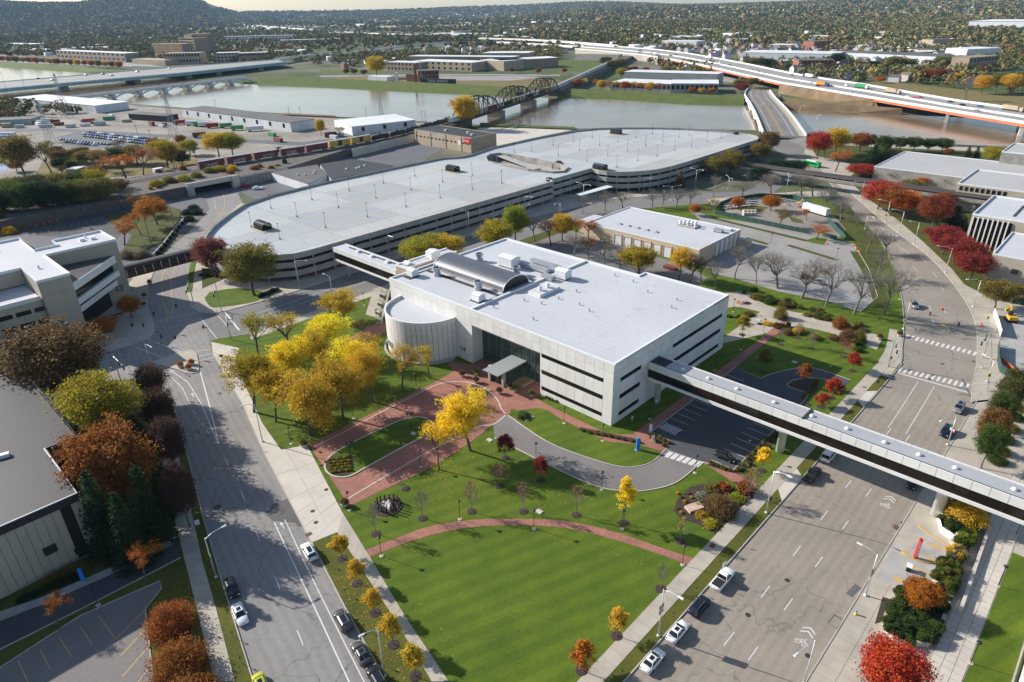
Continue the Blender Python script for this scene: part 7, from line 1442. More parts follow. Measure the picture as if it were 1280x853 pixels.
# parking meters, hydrant
def meter():t=thing('parking_meter','m','parking meter'); MB().tube((0,0,0),(0,0,1.1),.035,.035,6).build('post','metal_grey',t); MB().lathe([(.06,1.1),(.12,1.2),(.12,1.4),(.05,1.5)],8).build('head','metal_dark',t); return t
PMt=meter()
for i,v in enumerate((-52,-45,-38,-31,-23,-16,16,24)):place(PMt,uv(39.7,v,.1),0,'parking meter on the right street verge, %s from the bottom'%ORD[i],'parking meters')
for i,(x,y)in enumerate([(410,708),(432,745),(456,789),(479,833),(268,712),(281,760),(292,798),(302,830)]):b=g(x,y); place(PMt,(b.x,b.y,.1),0,'parking meter on the left street verge, %s %s'%(ORD[i%4],'on the lawn side' if i<4 else 'on the hall side'),'parking meters')
def hydrant(x,y,label):b=g(x,y); t=thing('fire_hydrant',label,'hydrant',b); MB().lathe([(.2,0),(.2,.1),(.14,.12),(.14,.6)],10,(b.x,b.y,.15)).build('barrel','sign_yellow',t); MB().lathe([(.17,.6),(.15,.75),(.05,.85)],10,(b.x,b.y,.15)).build('bonnet','sign_blue',t)
hydrant(1069,769,'yellow hydrant with blue top on the plaza walk'); hydrant(1227,461,'yellow hydrant with blue top below the site fence')
# planters, ramp and hedges of the right plaza
def planter(pts,h,m,label,soil='mulch',cols=('green','dgreen'),n=60,sh=(.9,1.3),z=.1):
 P=gp(pts); r=thing('planter',label,'planter',sum(P,Vector())/len(P)); kerb(P,.5,.0,h,m,True,'planter_wall',r); MB().prism(P,0,h-.12).build('soil',soil,r)
 xs=[p.x for p in P]; ys=[p.y for p in P]; me=[TP['shrub'][k]for k in range(3)]; c=0
 while c<n:
  x,y=rnd.uniform(min(xs),max(xs)),rnd.uniform(min(ys),max(ys))
  if not inpoly_s(x,y,P):continue
  c+=1; st_,fo,H0,W0=me[c%3]; o=bpy.data.objects.new('foliage',fo); COL.objects.link(o); o.parent=r; o.location=Vector((x,y,h-.15))-r.location; w_=rnd.uniform(1.3,2.0); o.scale=(w_/W0,w_/W0,rnd.uniform(*sh)/H0); o.rotation_euler=(0,0,rnd.uniform(0,6)); o.color=(*COLS[rnd.choice(cols)],1)
 return r
def inpoly_s(x,y,P):
 r=False
 for i in range(len(P)):
  a,b=P[i],P[(i+1)%len(P)]
  if(a.y>y)!=(b.y>y)and x<(b.x-a.x)*(y-a.y)/(b.y-a.y)+a.x:r=not r
 return r
planter([(1104,778),(1106,790),(1116,800),(1134,807),(1158,808),(1170,800),(1181,768),(1188,746),(1178,736),(1150,731),(1130,734),(1114,752)],.9,'concrete_pale','rounded stone planter full of dark green ivy around the orange tree',n=110,sh=(.7,1.2))
planter([(1188,745),(1199,712),(1176,702),(1166,728)],.8,'concrete_pale','planter of green shrubs above the ivy planter',cols=('green','olive'),n=40,sh=(1.2,1.8)); planter([(1199,711),(1206,694),(1190,686),(1180,702)],.7,'concrete_pale','planter strip of pale ornamental grass by the ramp',cols=('grey','gold'),n=16,sh=(1.0,1.5)); planter([(1207,693),(1221,659),(1203,654),(1188,680)],.8,'concrete_pale','planter of yellow green shrubs below the golden bush',cols=('lime','green'),n=36,sh=(1.2,1.7))
pw=planter([(1173,652),(1177,667),(1192,678),(1204,658),(1222,655),(1232,635),(1200,628),(1180,634)],1.5,'bridge_white','white walled round planter with golden bush beside the skybridge pier',cols=('dgreen','green'),n=44,sh=(.8,1.2)); bush(1204,655,7.0,3.6,'gold','golden bush in the white walled planter',None,z=1.2)
tag(MB().obox((g(1190,770)+g(1239,632))/2+Vector((1.2,.2,0)),g(1239,632)-g(1190,770),(g(1239,632)-g(1190,770)).length,.5,.1,.9).build('plaza_wall','concrete_pale'),'long low pale wall between planters and plaza paving','wall')
sheet('ramp_lane',gp([(1092,727),(1122,676),(1140,655),(1172,676),(1188,688),(1170,725),(1150,731),(1122,733)]),.158,'concrete_grey')
for x,y,d in((1146,712,(-.75,.6)),(1170,704,(-.75,.6)),(1177,687,(-.75,.6)),(1130,729,(-.75,.6))):arrow(x,y,d,1.5,'paint_yellow',.168)
isl=[g(1145,697)+(Vector((-.75,.55,0))*2.6*math.cos(t)+Vector((.55,.75,0))*1.1*math.sin(t))for t in np.linspace(0,6.28,19)[:-1]]; slab('ramp_island',isl,.1,.32,'kerb_yellow'); slab('ramp_island',[(p-sum(isl,Vector())/18)*.84+sum(isl,Vector())/18 for p in isl],.32,.34,'concrete_walk')
b=g(1143,699); t=thing('clearance_post','leaning red clearance post on the yellow kerbed island','post',b); MB().tube(b+Vector((0,0,.3)),b+Vector((.1,0,4.6)),.32,.3,8).build('post','sign_red',t); text_on('lettering','CLEARANCE',.62,b+Vector((.05,-.34,2.5)),(0,0,1),(-1,0,0),'banner_white',t,.01)
b=g(1135,714); t=thing('ticket_box','small white framed ticket board by the ramp arrow','sign',b); MB().obox(b,(.6,.8),.9,.7,.15,1.2).build('cabinet','black_metal',t); MB().obox(b,(.6,.8),1.2,.9,1.2,1.3).build('panel','metal_white',t)
kerb(smooth_line(gp([(1147,658),(1160,668),(1175,678),(1188,686)]),3),.25,.1,.3,'paint_yellow'); sheet('flower_bed',gp([(1093,781),(1103,747),(1113,750),(1104,778)]),.165,'mulch'); sheet('paving',gp([(1083,822),(1106,800),(1140,812),(1116,826)]),.166,'asphalt_patch')
# hedge beds along the upper plaza (beyond the skybridge)
for i,(x,y)in enumerate([(1268,524),(1262,538),(1256,552),(1250,566),(1246,578),(1272,512)]):bush(x,y,4.0,1.6,'olive' if i%2 else 'green','hedge block above the skybridge at the right edge, %s from the top'%ORD[[1,2,3,4,5,0][i]],'hedges above the skybridge')
# shrubs at the hall, orange shrubs by the lower car park
for i,(x,y,w2,h)in enumerate([(215,786,8.0,4.2),(227,838,9.0,4.6),(240,884,8.5,4.4)]):bush(x,y,w2,h,'rust','big orange red shrub beside the lower car park, %s from the lane'%ORD[i],'orange shrubs by the car park')
bush_row((28,752),(100,722),12,1.6,1.1,'dgreen','dark hedge shrub along the hall wall, %s from the left','hall hedge'); bush_row((62,728),(104,708),7,1.5,1.2,'olive','olive hedge shrub against the hall panels, %s from the left','hall hedge')
# terraced bed by the street path, deck corner planting, grass bank shrubs
t=thing('terrace_bed','terraced planting bed with low walls beside the drum','planter',g(482,385))
for i in range(7):a=g(474+i*1.4,400-i*5.2); MB().obox(a,AX,5,.5,.1,.5+.12*i).build('tread','mulch' if i%2 else 'concrete_weathered',t)
MB().obox((g(489,362)+g(477,407))/2,g(489,362)-g(477,407),(g(489,362)-g(477,407)).length,.5,.1,1.6).build('side_wall','concrete_grey',t); bush(487,402,3,2.4,'purple','dark purple shrub at the foot of the drum',None)
bush_row((326,372),(346,364),6,2.6,1.3,'dgreen','dark shrub at the rounded deck end, %s','shrubs at the deck end'); bush_row((252,345),(284,348),6,1.8,.9,'purple','dark shrub under the reddish tree, %s','shrubs at the deck end')
for i in range(10):bush(198+i*3.6,318-i*4.6,2.6,1.5,'dgreen','hedge shrub along the sunken road wall, %s from the bottom'%ORD[i],'hedge of the sunken road')
for i,(x,y)in enumerate([(234,268),(242,262),(236,276),(246,268)]):bush(x,y,6,2.4,'dgreen','low dark juniper beside the underpass, %s'%ORD[i],'junipers')
for i,(x,y,w2,c)in enumerate([(12,292,7,'gold'),(28,284,7,'ygreen'),(46,277,7,'gold'),(160,322,7,'grey'),(178,322,7,'grey'),(230,226,8,'ygreen'),(212,228,8,'olive'),(196,232,8,'ygreen'),(274,214,9,'ygreen'),(262,216,7,'olive'),(290,213,7,'gold'),(246,222,7,'olive')]):tree('shrub',g(x,y,5.2 if x>190 else 0),3.2,w2,COLS[c],'wild shrub by the railway, %s'%['first','second','third','at the office, left','at the office, right','yellow green above the portal','olive left of the portal','leftmost on the embankment','yellow green below the boxcars','olive below the boxcars','golden below the boxcars','olive on the portal'][i],'wild shrubs by the railway',z=0)
for i in range(46):
 u,v=(rnd.uniform(-320,-303),rnd.uniform(-110,28))if i<26 else(rnd.uniform(-318,-302),rnd.uniform(56,95))if i<32 else(rnd.uniform(-350,-343),rnd.uniform(-90,150))
 tree('shrub',uv(u,v,5.1),rnd.uniform(1,3.4),rnd.uniform(2.5,6),COLS[rnd.choice(['olive','brown','ygreen','green','dgreen','rust'])],'scrub bush on the railway embankment, %s'%('%s of those left of the portal'%num(i)if i<26 else '%s beside the retaining panels'%num(i-26)if i<32 else '%s behind the tracks'%num(i-32)),'scrub on the railway embankment',z=0)
P=gp([(192,322),(205,308),(220,288),(233,274)]); tag(kerb(P,.5,0,1.5,'concrete_grey'),kind='structure')
fn=thing('lot_fence','dark green fence wall along the railway behind the office lot','fence',g(70,280))
for i in range(16):a=g(-5+i*9.6,292-i*2.65); b=g(-5+(i+1)*9.6,292-(i+1)*2.65); MB().obox((a+b)/2,b-a,(b-a).length-.06,.3,0,2.6).build('panel','fence_green' if 'fence_green' in MATS else mat('fence_green',(.03,.055,.05),.8),fn)
def cone():t=thing('traffic_cone','c','traffic cone'); MB().lathe([(.24,.05),(.05,.75),(.03,.78)],10).build('cone','cone_orange',t); MB().box(-.3,.3,-.3,.3,0,.06).build('foot','tyre',t); return t
CN=cone()
for i,(x,y)in enumerate([(31,286.5),(46,283.5),(55,281),(63,279.5),(72,277.5),(880,262),(884,262),(887.5,262),(1033,306),(1066,308),(1070,313),(1074,316),(993,271),(1177,387),(1226,408)]):b=g(x,y); place(CN,(b.x,b.y,.12),0,'orange traffic cone, %s'%['leftmost in the office lot','second in the office lot','third in the office lot','fourth in the office lot','fifth in the office lot','left of three by the service yard','middle of three by the service yard','right of three by the service yard','at the yard gate','upper at the street end of the yard','middle at the street end of the yard','lower at the street end of the yard','inside the stone yard','in the middle of the right street','by the site fence'][i],'traffic cones',1.5)
for i,(x,y)in enumerate([(1162,394),(1198,407)]):b=g(x,y); t=thing('traffic_drum','red brown traffic drum on the right street, %s one'%['left','right'][i],'barrel',b); MB().lathe([(.3,0),(.28,.9),(.2,1.0)],10,(b.x,b.y,.02)).build('drum','rust_grate',t)
# green mesh fences, stone rows, site machinery
mat('mesh_green',(.015,.06,.05),.8,.3,.8)
def fence(pts,h,label,m='mesh_green',step=3.2,z=.13):
 P=gp(pts); r=thing('mesh_fence',label,'fence',sum(P,Vector())/len(P))
 for a,b in zip(P,P[1:]):
  n=max(1,round((b-a).length/step))
  for i in range(n):
   p,q=a.lerp(b,i/n),a.lerp(b,(i+1)/n); d=q-p; MB().obox((p+q)/2,d,d.length-.08,.06,z+.1,z+h).build('panel',m,r); MB().tube(p+Vector((0,0,z)),p+Vector((0,0,z+h+.1)),.05,.05,5).build('post','metal_grey',r)
fence([(894,268),(930,276),(975,286),(1010,293)],2.0,'green mesh fence along the lower side of the stone yard'); fence([(894,266),(900,258),(915,252),(950,247),(990,249),(1012,255)],2.0,'green mesh fence around the back of the stone yard'); fence([(1034,277),(1045,290),(1056,301)],2.2,'grey green mesh fence by the bare street trees','mesh_green'); fence([(1028,296),(1046,301)],1.8,'short green gate fence at the yard corner'); fence([(1241,394),(1246,408),(1250,422)],2.2,'white printed site fence by the right street','banner_white'); fence([(1247,434),(1246,452),(1249,466),(1256,470)],2.2,'dark green site fence below the white one'); fence([(1252,377),(1285,384)],2.4,'green site fence at the windowless building')
k=0
for row in range(3):
 for i in range(16):
  p=g(975+i*2.4+row*4,250+row*3.2+i*.5); t=tag(MB().obox(p,(rnd.uniform(.5,1),rnd.uniform(-.5,.5)),2.0,1.0,.14,.14+rnd.uniform(.5,.9)).build('stone_slab','concrete_weathered'),'weathered stone block in the right stack rows of the stone yard, row %s number %s'%(ORD[row],ORD[i]),'stone','stone blocks in the yard')
for row in range(3):
 for i in range(9):p=g(906+i*4.4,257+row*2.6-i*.5); tag(MB().obox(p,(rnd.uniform(.5,1),rnd.uniform(-.4,.4)),2.2,1.1,.14,.14+rnd.uniform(.5,1.0)).build('stone_slab','concrete_grey'),'pale stone block in the left stacks of the stone yard, row %s number %s'%(ORD[row],ORD[i]),'stone','stone blocks in the yard')
for i in range(8):p=g(930+(i%4)*4.5,267+(i//4)*3); tag(MB().obox(p,(1,.3),1.2,1.2,.14,1.7).build('stone_pile','concrete_pale'),'tall pale stone in the middle of the stone yard, %s'%ORD[i],'stone','stone blocks in the yard')
sheet('lawn',gp([(918,262),(940,257),(962,260),(944,266)]),.146,'grass_verge'); sheet('lawn',gp([(985,270),(1003,276),(1004,280),(990,278)]),.146,'grass_verge'); sheet('verge',gp([(1020,297),(1034,299),(1030,307),(1014,304),(1006,301)]),.15,'grass')
def digger(x,y,m,label,d=(1,-.3)):
 b=g(x,y); dn=Vector((d[0],d[1],0)).normalized(); t=thing('excavator',label,'excavator',b)
 for s_ in(-1,1):MB().obox(b+Vector((-dn.y,dn.x,0))*1.0*s_,d,3.4,.6,.1,.9).build('track','tyre',t)
 MB().obox(b-dn*.4,d,2.8,2.2,1.0,2.0).build('body',m,t); MB().obox(b+dn*.4+Vector((-dn.y,dn.x,0))*.5,d,1.3,1.1,2.0,3.1).build('cab','car_glass',t); u=MB(); u.tube(b+dn*1+Vector((0,0,1.6)),b+dn*3+Vector((0,0,4.4)),.28,.22,5); u.tube(b+dn*3+Vector((0,0,4.4)),b+dn*4.6+Vector((0,0,2.2)),.2,.16,5); u.build('boom',m,t); MB().obox(b+dn*4.7,d,.9,1.0,1.4,2.3).build('bucket',m,t)
flat('plant_yellow',(.6,.33,.02),.5); digger(1263,402,'plant_yellow','yellow excavator on the fenced building site',(.3,.9)); digger(1010,262,'plant_yellow','yellow loader arm beside the white trailer',(-.6,.5))
b=g(1262,462); t=thing('barrier_net','bright orange safety netting on the building site','barrier',b); MB().obox(b,(.1,1),12,.12,.1,1.3).build('net','cone_orange',t); tag(MB().obox(g(1216,452),BX,.6,.4,.1,.2).build('kerb_ramp','rust_grate'),kind='structure')
sheet('yard',gp([(1252,380),(1290,386),(1290,480),(1258,472),(1249,440),(1252,415)]),.15,'concrete_grey')
# corner of a glazed building at the lower right, deck banner, small vehicles on site
gl=thing('glazed_building','white framed glass building corner at the bottom right edge','building',uv(97,-60)); MB().ubox(81.4,112,-100,-1,0,6).build('wall','panel_white',gl); MB().ubox(81.2,81.4,-98,-4,1,5.2).build('window','glass_dark',gl)
bn=tag(MB().ubox(-140.0,-139.9,120,127,1.9,3.3).build('wall_banner','banner_white'),'white banner hung on the lowest band of the parking deck','banner'); text_on('banner_lettering','PARKING',1.0,uv(-139.85,123.5,2.6),BX,(0,0,1),'sign_red',None,.01)
tag(bpy.data.objects['banner_lettering'],'red lettering on the white banner of the parking deck','lettering')
t=thing('rust_skip','rusty red open skip behind the main roof by the service yard','skip',g(838,337)); MB().obox(g(838,337),AX,5,2.4,.1,1.3).build('bin','rail_red',t)
# far bank: buildings, roads, trees, town
sheet('field',gp([(420,100),(545,106),(640,110),(690,108),(700,101),(620,97),(540,94),(420,95)]),.08,'grass_dry')
sheet('lawn',gp([(640,86),(770,92),(790,80),(770,76),(700,76),(660,80)]),.08,'grass_levee'); sheet('lawn',gp([(400,92),(500,93),(480,88),(400,87)]),.08,'grass_levee')
sheet('field',gp([(1070,106),(1191,126),(1290,138),(1290,122),(1200,112),(1100,101)]),.08,'grass_dry')
sheet('road',gp([(400,96.5),(500,95),(620,94.5),(700,95.5),(700,94),(620,93),(500,93.5),(400,95)]),.12,'freeway'); sheet('parking_lot',gp([(540,96),(640,95),(680,97),(640,101),(560,101)]),.14,'asphalt_lot')
sheet('parking_lot',gp([(0,74),(72,74),(180,80),(210,84),(150,83),(0,78)]),.12,'asphalt_lot'); sheet('road',gp([(0,75),(100,78.5),(165,84),(165,82.5),(100,77),(0,73.5)]),.14,'freeway'); sheet('parking_lot',gp([(0,62),(70,66),(70,70),(0,70)]),.1,'asphalt_lot')
sheet('parking_lot',gp([(820,90),(930,98),(930,104),(830,98)]),.1,'asphalt_lot'); sheet('road',gp([(780,118),(860,122),(930,124),(930,126),(860,124.5),(780,120)]),.2,'concrete_walk')
def strip_road(pts,wd,z,m,name='road'):
 P=smooth_line([g(x,y,z)for x,y in pts],4); off=[]
 for i in range(len(P)):d=(P[min(i+1,len(P)-1)]-P[max(i-1,0)]); d.z=0; d.normalize(); off.append(Vector((-d.y,d.x,0))*wd/2)
 return tag(MB().strip([p+o for p,o in zip(P,off)],[p-o for p,o in zip(P,off)]).build(name,m,recalc=False),kind='structure'),P,off
def flyover(pts,wd,z,label):
 r=thing('flyover',label,'bridge',g(*pts[0])); P=smooth_line([g(x,y,z)for x,y in pts],4); dk_=MB()
 for a,b in zip(P,P[1:]):
  d=b-a; MB_=dk_.obox((a+b)/2,d,d.length+.5,wd,z-1.8,z)
  n_=Vector((-d.y,d.x,0)).normalized()*wd/2
 dk_.build('deck','freeway',r)
 for s_ in(-1,1):
  b_=MB()
  for a,b in zip(P,P[1:]):d=b-a; n_=Vector((-d.y,d.x,0)).normalized()*wd/2*s_; b_.obox((a+b)/2+n_,d,d.length+.8,.8,z-2.0,z+1.4)
  b_.build('barrier','bridge_white',r)
 for p in P[::5]:MB().obox(p,(1,0),2.5,3,0,z-1.8).build('pier','bridge_white',r)
flyover([(719,58.5),(660,55),(610,52.5),(560,54),(500,58),(440,66),(380,70),(346,75)],14,8,'curving flyover ramp running left from the freeway'); flyover([(735,57),(680,50),(640,45.5),(560,43.5),(480,42.5),(400,38),(330,33),(290,30)],22,8,'distant pale freeway viaduct running to the upper left'); flyover([(770,57.5),(700,52),(650,49.5),(600,48)],10,11,'upper pale ramp of the freeway junction'); strip_road([(270,27),(285,24),(310,21),(335,17)],30,.5,'concrete_walk')
hp='brown hospital %s across the river'; W_='glass_dark'
flat('painted_glimmer',(.55,.26,.05),.3)  # glimmer on the panes is put into this orange base colour, nothing emits
hr=far_block('hospital','brown hospital tower with painted orange glimmer in window bands across the river',(245,72),(272,70),30,47,'wall_brown','wall_brown',win=(1,6,.5),wm='painted_glimmer'); far_block('','',(228,72),(247,73),34,40,'wall_brown','wall_brown',win=(1,7,.9),root=hr); far_block('','',(195,73),(231,74),24,30,'wall_brown','wall_brown',win=(4,5,.6),wm='painted_glimmer',root=hr); far_block('','',(207,81),(252,80),30,20,'wall_tan','wall_tan',win=(12,2,.6),root=hr); far_block('','',(272,79),(300,78),30,18,'wall_tan','roof_pale',win=(6,3,.5),root=hr); far_block('','',(300,78.5),(336,77),26,17,'wall_brown','roof_pale',win=(10,2,.6),root=hr); far_block('','',(166,80),(207,82),30,9,'wall_tan','wall_tan',root=hr)
far_block('office_block','long tan three storey office behind the levee at the left',(72,73),(158,78),30,17,'wall_brown','roof_pale',win=(16,2,.5)); far_block('warehouse','dark red and white warehouse left of the long tan office',(34,67),(71,67.5),60,9,'wall_brick'); far_block('warehouse','pale warehouse at the far left edge',(-10,58),(36,59),60,8,'wall_grey'); far_block('warehouse','low pale warehouse behind the tan office',(84,64),(155,63),60,8,'wall_grey'); far_block('sports_hall','white curved roof hall below the wooded hill',(75,33),(112,34),120,12,'wall_white'); far_block('office_block','pale office at the foot of the wooded hill',(178,29),(207,30),60,14,'wall_white')
far_block('apartment_block','long grey and white apartment block right of the hospital',(283,54),(365,52),26,19,'wall_white','roof_pale',win=(20,3,.5)); far_block('apartment_block','low blue grey building right of the apartment block',(350,55),(425,53),30,10,'wall_grey','roof_pale'); far_block('shop','small pale building in the distant red trees',(345,69),(368,68),20,9,'wall_tan')
oc=far_block('office_complex','tan office complex with white flat roofs on the far bank',(484,88.5),(520,90),28,13,'wall_brown',win=(8,2,.4)); far_block('','',(517,87),(590,90),40,13,'wall_tan',root=oc,win=(10,2,.3)); far_block('','',(512,84),(640,86),30,17,'wall_brown',root=oc); far_block('','',(601,87),(630,89),50,14,'wall_tan',root=oc); far_block('','',(627,88),(698,84),40,14,'wall_brown',root=oc); far_block('','',(603,77),(660,77),50,14,'wall_tan',root=oc)
tb2=far_block('tool_works','red brick works with chimney and black sign behind the levee',(508,102),(523,102.5),20,9,'wall_brick','roof_dark'); far_block('','',(523,103),(549,102),22,14,'wall_brick','roof_dark',win=(6,2,.4),root=tb2); _p=g(520.5,103.2); MB().obox(_p-Vector((0,3,0)),(1,0),3,3,0,23).build('chimney','wall_brick',tb2); a,b,d,n_,q=foot((527,105.3),(568,106.2),5); MB().prism(q,0,6.5).build('sign_hall','rail_black',tb2); text_on('sign_lettering','TOOL EVENTS',4.6,(a+b)/2-n_*.3+Vector((0,0,3.8)),d,(0,0,1),'banner_white',tb2,.05)
far_block('greenhouse','small white hoop building on the levee',(460,101),(484,102.3),14,6,'wall_white'); far_block('silo','white silo beside the brick works',(494,103),(497,103),4,12,'metal_white',cat='silo')
lc=far_block('civic_building','low grey building with white roofs behind the golden trees on the far bank',(764,113),(838,116),40,9,'wall_grey',win=(14,1,.6)); far_block('','',(838,116.5),(897,117),40,10,'wall_grey',root=lc,win=(10,1,.7)); far_block('','',(780,105),(895,109),30,14,'wall_grey',root=lc)
far_block('warehouse','white warehouse with dark roof line behind the freeway',(926,77),(1042,80),60,14,'wall_white','roof_pale'); far_block('factory','dark red brick factory behind the freeway',(997,89.5),(1038,89),30,14,'wall_brick','roof_dark',win=(8,2,.5)); far_block('church','brown gabled church beyond the white warehouse',(1016,65),(1036,64),30,18,'wall_brick','roof_dark'); far_block('warehouse','very long white warehouse behind the freeway at the right',(1040,76),(1167,83),50,13,'wall_white','roof_dark'); far_block('warehouse','grey roofed end of the long warehouse',(1167,80),(1206,83),50,10,'wall_grey','roof_dark'); far_block('gymnasium','big pale gabled hall near the right edge',(1206,76),(1248,74),40,16,'wall_white'); far_block('office_block','brown building with square windows near the right edge',(1208,90),(1244,87),24,17,'wall_brown','wall_brown',win=(8,2,.5)); far_block('distribution_centre','huge white distribution shed on the far horizon at the right',(1209,37),(1330,38),200,22,'wall_white'); far_block('church','pale church with steep dark roof at the right',(1164,62),(1187,61),26,17,'wall_tan','roof_dark'); far_block('warehouse','white building left of the freeway bend',(826,59),(870,60),40,13,'wall_white'); far_block('depot','long pale depot beyond the freeway junction',(538,46),(600,47),60,10,'wall_tan'); far_block('warehouse','pale warehouse in the far centre',(676,31),(705,31),60,12,'wall_white'); far_block('warehouse','flat white warehouse in the far distance left of centre',(488,22),(520,22),90,14,'wall_white')
for i,(px,py,wpx)in enumerate([(905,54,26),(860,40,20),(1090,45,22),(760,40,24),(620,36,26),(560,30,24),(430,32,26),(380,24,22),(330,26,20),(470,36,30),(700,42,28),(1010,50,24),(840,50,30),(960,62,28),(1140,72,20),(400,44,30)]):far_block('warehouse','pale flat roofed building in the distant town, %s of the scattered ones'%ORD[i],(px,py),(px+wpx,py+.6),40,9,['wall_white','wall_grey','wall_tan'][i%3])
# single trees of the middle distance
MT=[(31,222,168,44,'round','olive','tall olive brown tree by the stadium corner'),(67,221,178,38,'thin','olive','half bare tall tree right of the stadium corner'),(134,214,186,30,'thin','brown','half bare brown tree near the cream house'),(124,229,209,22,'round','rust','rust tree in front of the cream house'),(160,226,192,42,'thin','orange','tall loose orange tree left of the railway'),(180,222,184,36,'thin','pink','tall loose pinkish tree left of the railway'),(172,205,181,30,'round','olive','olive tree behind the loose orange trees'),(210,210,174,38,'round','ygreen','gold green tree left of the wide golden pair'),(274,197,165,34,'round','gold','wide golden tree beside the red boxcars, left one'),(292,196,165,32,'round','ygreen','wide golden tree beside the red boxcars, right one'),(402,170,149,12,'round','gold','small gold tree left of the white steel building'),(427,172,158,12,'thin','olive','small olive tree at the white steel building'),(583,162,119,32,'round','gold','tall golden tree at the truss bridge end'),(560,160,147,14,'round','olive','round olive bush at the truss bridge end'),(471,98,70,24,'round','gold','big golden tree on the far bank lawn'),(110,208,188,26,'round','olive','olive tree left of the rust tree'),(95,205,186,22,'thin','olive','thin tree behind the cream house'),(146,206,184,24,'round','green','green tree behind the loose orange trees')]
for i,(x,y,t_,w2,c)in enumerate([(8,278,232,46,'dgreen'),(36,276,228,46,'green'),(62,272,226,44,'dgreen'),(86,268,226,42,'green'),(108,264,224,40,'olive'),(130,260,222,38,'olive'),(20,262,222,40,'olive'),(50,256,218,40,'green'),(78,252,216,38,'olive'),(148,250,224,30,'brown'),(100,248,214,34,'green'),(120,246,212,30,'ygreen')]):MT.append((x,y,t_,w2,'round',c,'tree of the wood behind the tan office, %s from the left in %s'%(ORD[i if i<6 else i-6],'front' if i<6 else 'back')))
for i,x in enumerate(np.linspace(4,150,18)):y=75.5+(x/150)*7.5+(i%3)*.6; MT.append((x,y+3,y-5.5-(i%3),9,'round',['rust','orange','olive','gold'][i%4],'small %s tree along the far left levee road, %s from the left'%(['rust','orange','olive','gold'][i%4],ORD[i])))
for i,(x,y)in enumerate([(722,112),(732,111.5),(742,113),(752,114),(764,115),(772,115),(781,115.5),(792,116),(803,116.5),(812,117),(821,117.5)]):MT.append((x,y,y-14,13,'thin' if i%3 else 'round','gold' if i%2 else 'orange','golden orange tree of the far bank row, %s from the truss bridge'%ORD[i]))
for i,(x,y,w2,c)in enumerate([(865,117,10,'orange'),(877,118,9,'gold'),(889,118,10,'orange'),(925,112,18,'olive'),(939,110,16,'olive'),(927,117,18,'dred'),(775,86,16,'olive'),(777,98,14,'ygreen'),(787,92,10,'dred'),(793,91,9,'dred'),(807,92,8,'red'),(832,96,14,'olive'),(846,98,10,'rust'),(850,97,11,'dred'),(640,92,7,'rust'),(673,93,8,'rust'),(705,93,7,'rust'),(433,94,8,'brown'),(443,94,9,'brown'),(455,95,9,'olive'),(765,88,18,'olive'),(758,84,16,'green')]):MT.append((x,y,y-13 if w2>12 else y-8,w2,'round',c,'%s tree on the far bank, %s of the scattered ones'%({'olive':'olive','orange':'orange','gold':'gold','dred':'dark red','ygreen':'yellow green','red':'red','rust':'rust','brown':'brown','green':'green'}[c],ORD[i]if i<20 else 'twenty '+ORD[i-20])))
for i,(x,y,w2,h_,c)in enumerate([(1206,126,26,32,'bare'),(1226,118,22,24,'gold'),(1244,116,20,26,'olive'),(1262,118,26,26,'gold'),(1276,114,24,24,'green'),(1160,104,22,18,'rust'),(1172,101,18,15,'dred'),(1140,100,16,13,'ygreen'),(1128,99,16,13,'olive'),(1150,104,14,10,'dred'),(1116,88,20,18,'olive'),(1134,88,18,15,'olive'),(1090,90,16,14,'dgreen'),(1177,86,24,16,'olive'),(1194,102,14,10,'gold'),(1228,92,12,9,'red'),(940,84,22,12,'olive'),(955,86,18,13,'dgreen'),(1045,82,18,16,'dgreen'),(1100,104,12,8,'orange')]):MT.append((x,y,y-h_,w2,'bare' if c=='bare' else 'round','brown' if c=='bare' else c,'%s tree behind the freeway, %s of twenty'%(c if c!='dred' else 'dark red',ORD[i])))
for i in range(26):
 x=rnd.uniform(0,250); y=232-x*.06-rnd.uniform(6,34); c=rnd.choice(['olive','green','brown','rust','ygreen','dgreen']); MT.append((x,y,y-rnd.uniform(12,24),rnd.uniform(12,24),rnd.choice(['round','round','thin']),c,'smaller tree among the yards left of the railway, %s from the stadium'%num(i)))
for bx,by,ty,wp,k,c,lb in MT:tpx(k,bx,by,ty,wp,c,lb,'trees of the middle distance')
# the far wood and town: stuff beyond counting, the largest houses as things
def inpoly(px,py,poly):
 r=np.zeros(len(px),bool); n=len(poly)
 for i in range(n):
  x0,y0=poly[i]; x1,y1=poly[(i+1)%n]
  c=((y0>py)!=(y1>py))&(px<(x1-x0)*(py-y0)/((y1-y0)or 1e-9)+x0); r^=c
 return r
EXC=[RIVER,[(-60,70),(75,70),(170,78),(330,81),(346,74),(420,86),(640,84),(700,74),(790,72),(860,100),(940,84),(985,104),(1080,116),(1300,140),(1300,160),(900,160),(-60,130)],FN+FF[::-1],[(700,62),(790,64),(790,84),(700,84)],[(1070,106),(1191,126),(1290,138),(1290,122),(1200,112),(1100,101)],[(735,59),(680,51),(640,47),(560,45),(480,44),(330,34),(290,32),(290,29),(400,37),(560,42),(640,44),(735,55)],[(719,60),(610,55),(500,61),(440,69),(346,78),(346,73),(440,64),(560,52),(719,57)],[(262,30),(285,25),(335,18),(340,15),(310,19),(262,25)]]
def inquad(X,Y,q,grow_=4):
 c=np.mean(q,0); r=np.zeros(len(X),bool); Q=[(c[0]+(x-c[0])*1.12,c[1]+(y-c[1])*1.12)for x,y in q]; return inpoly(X,Y,Q)
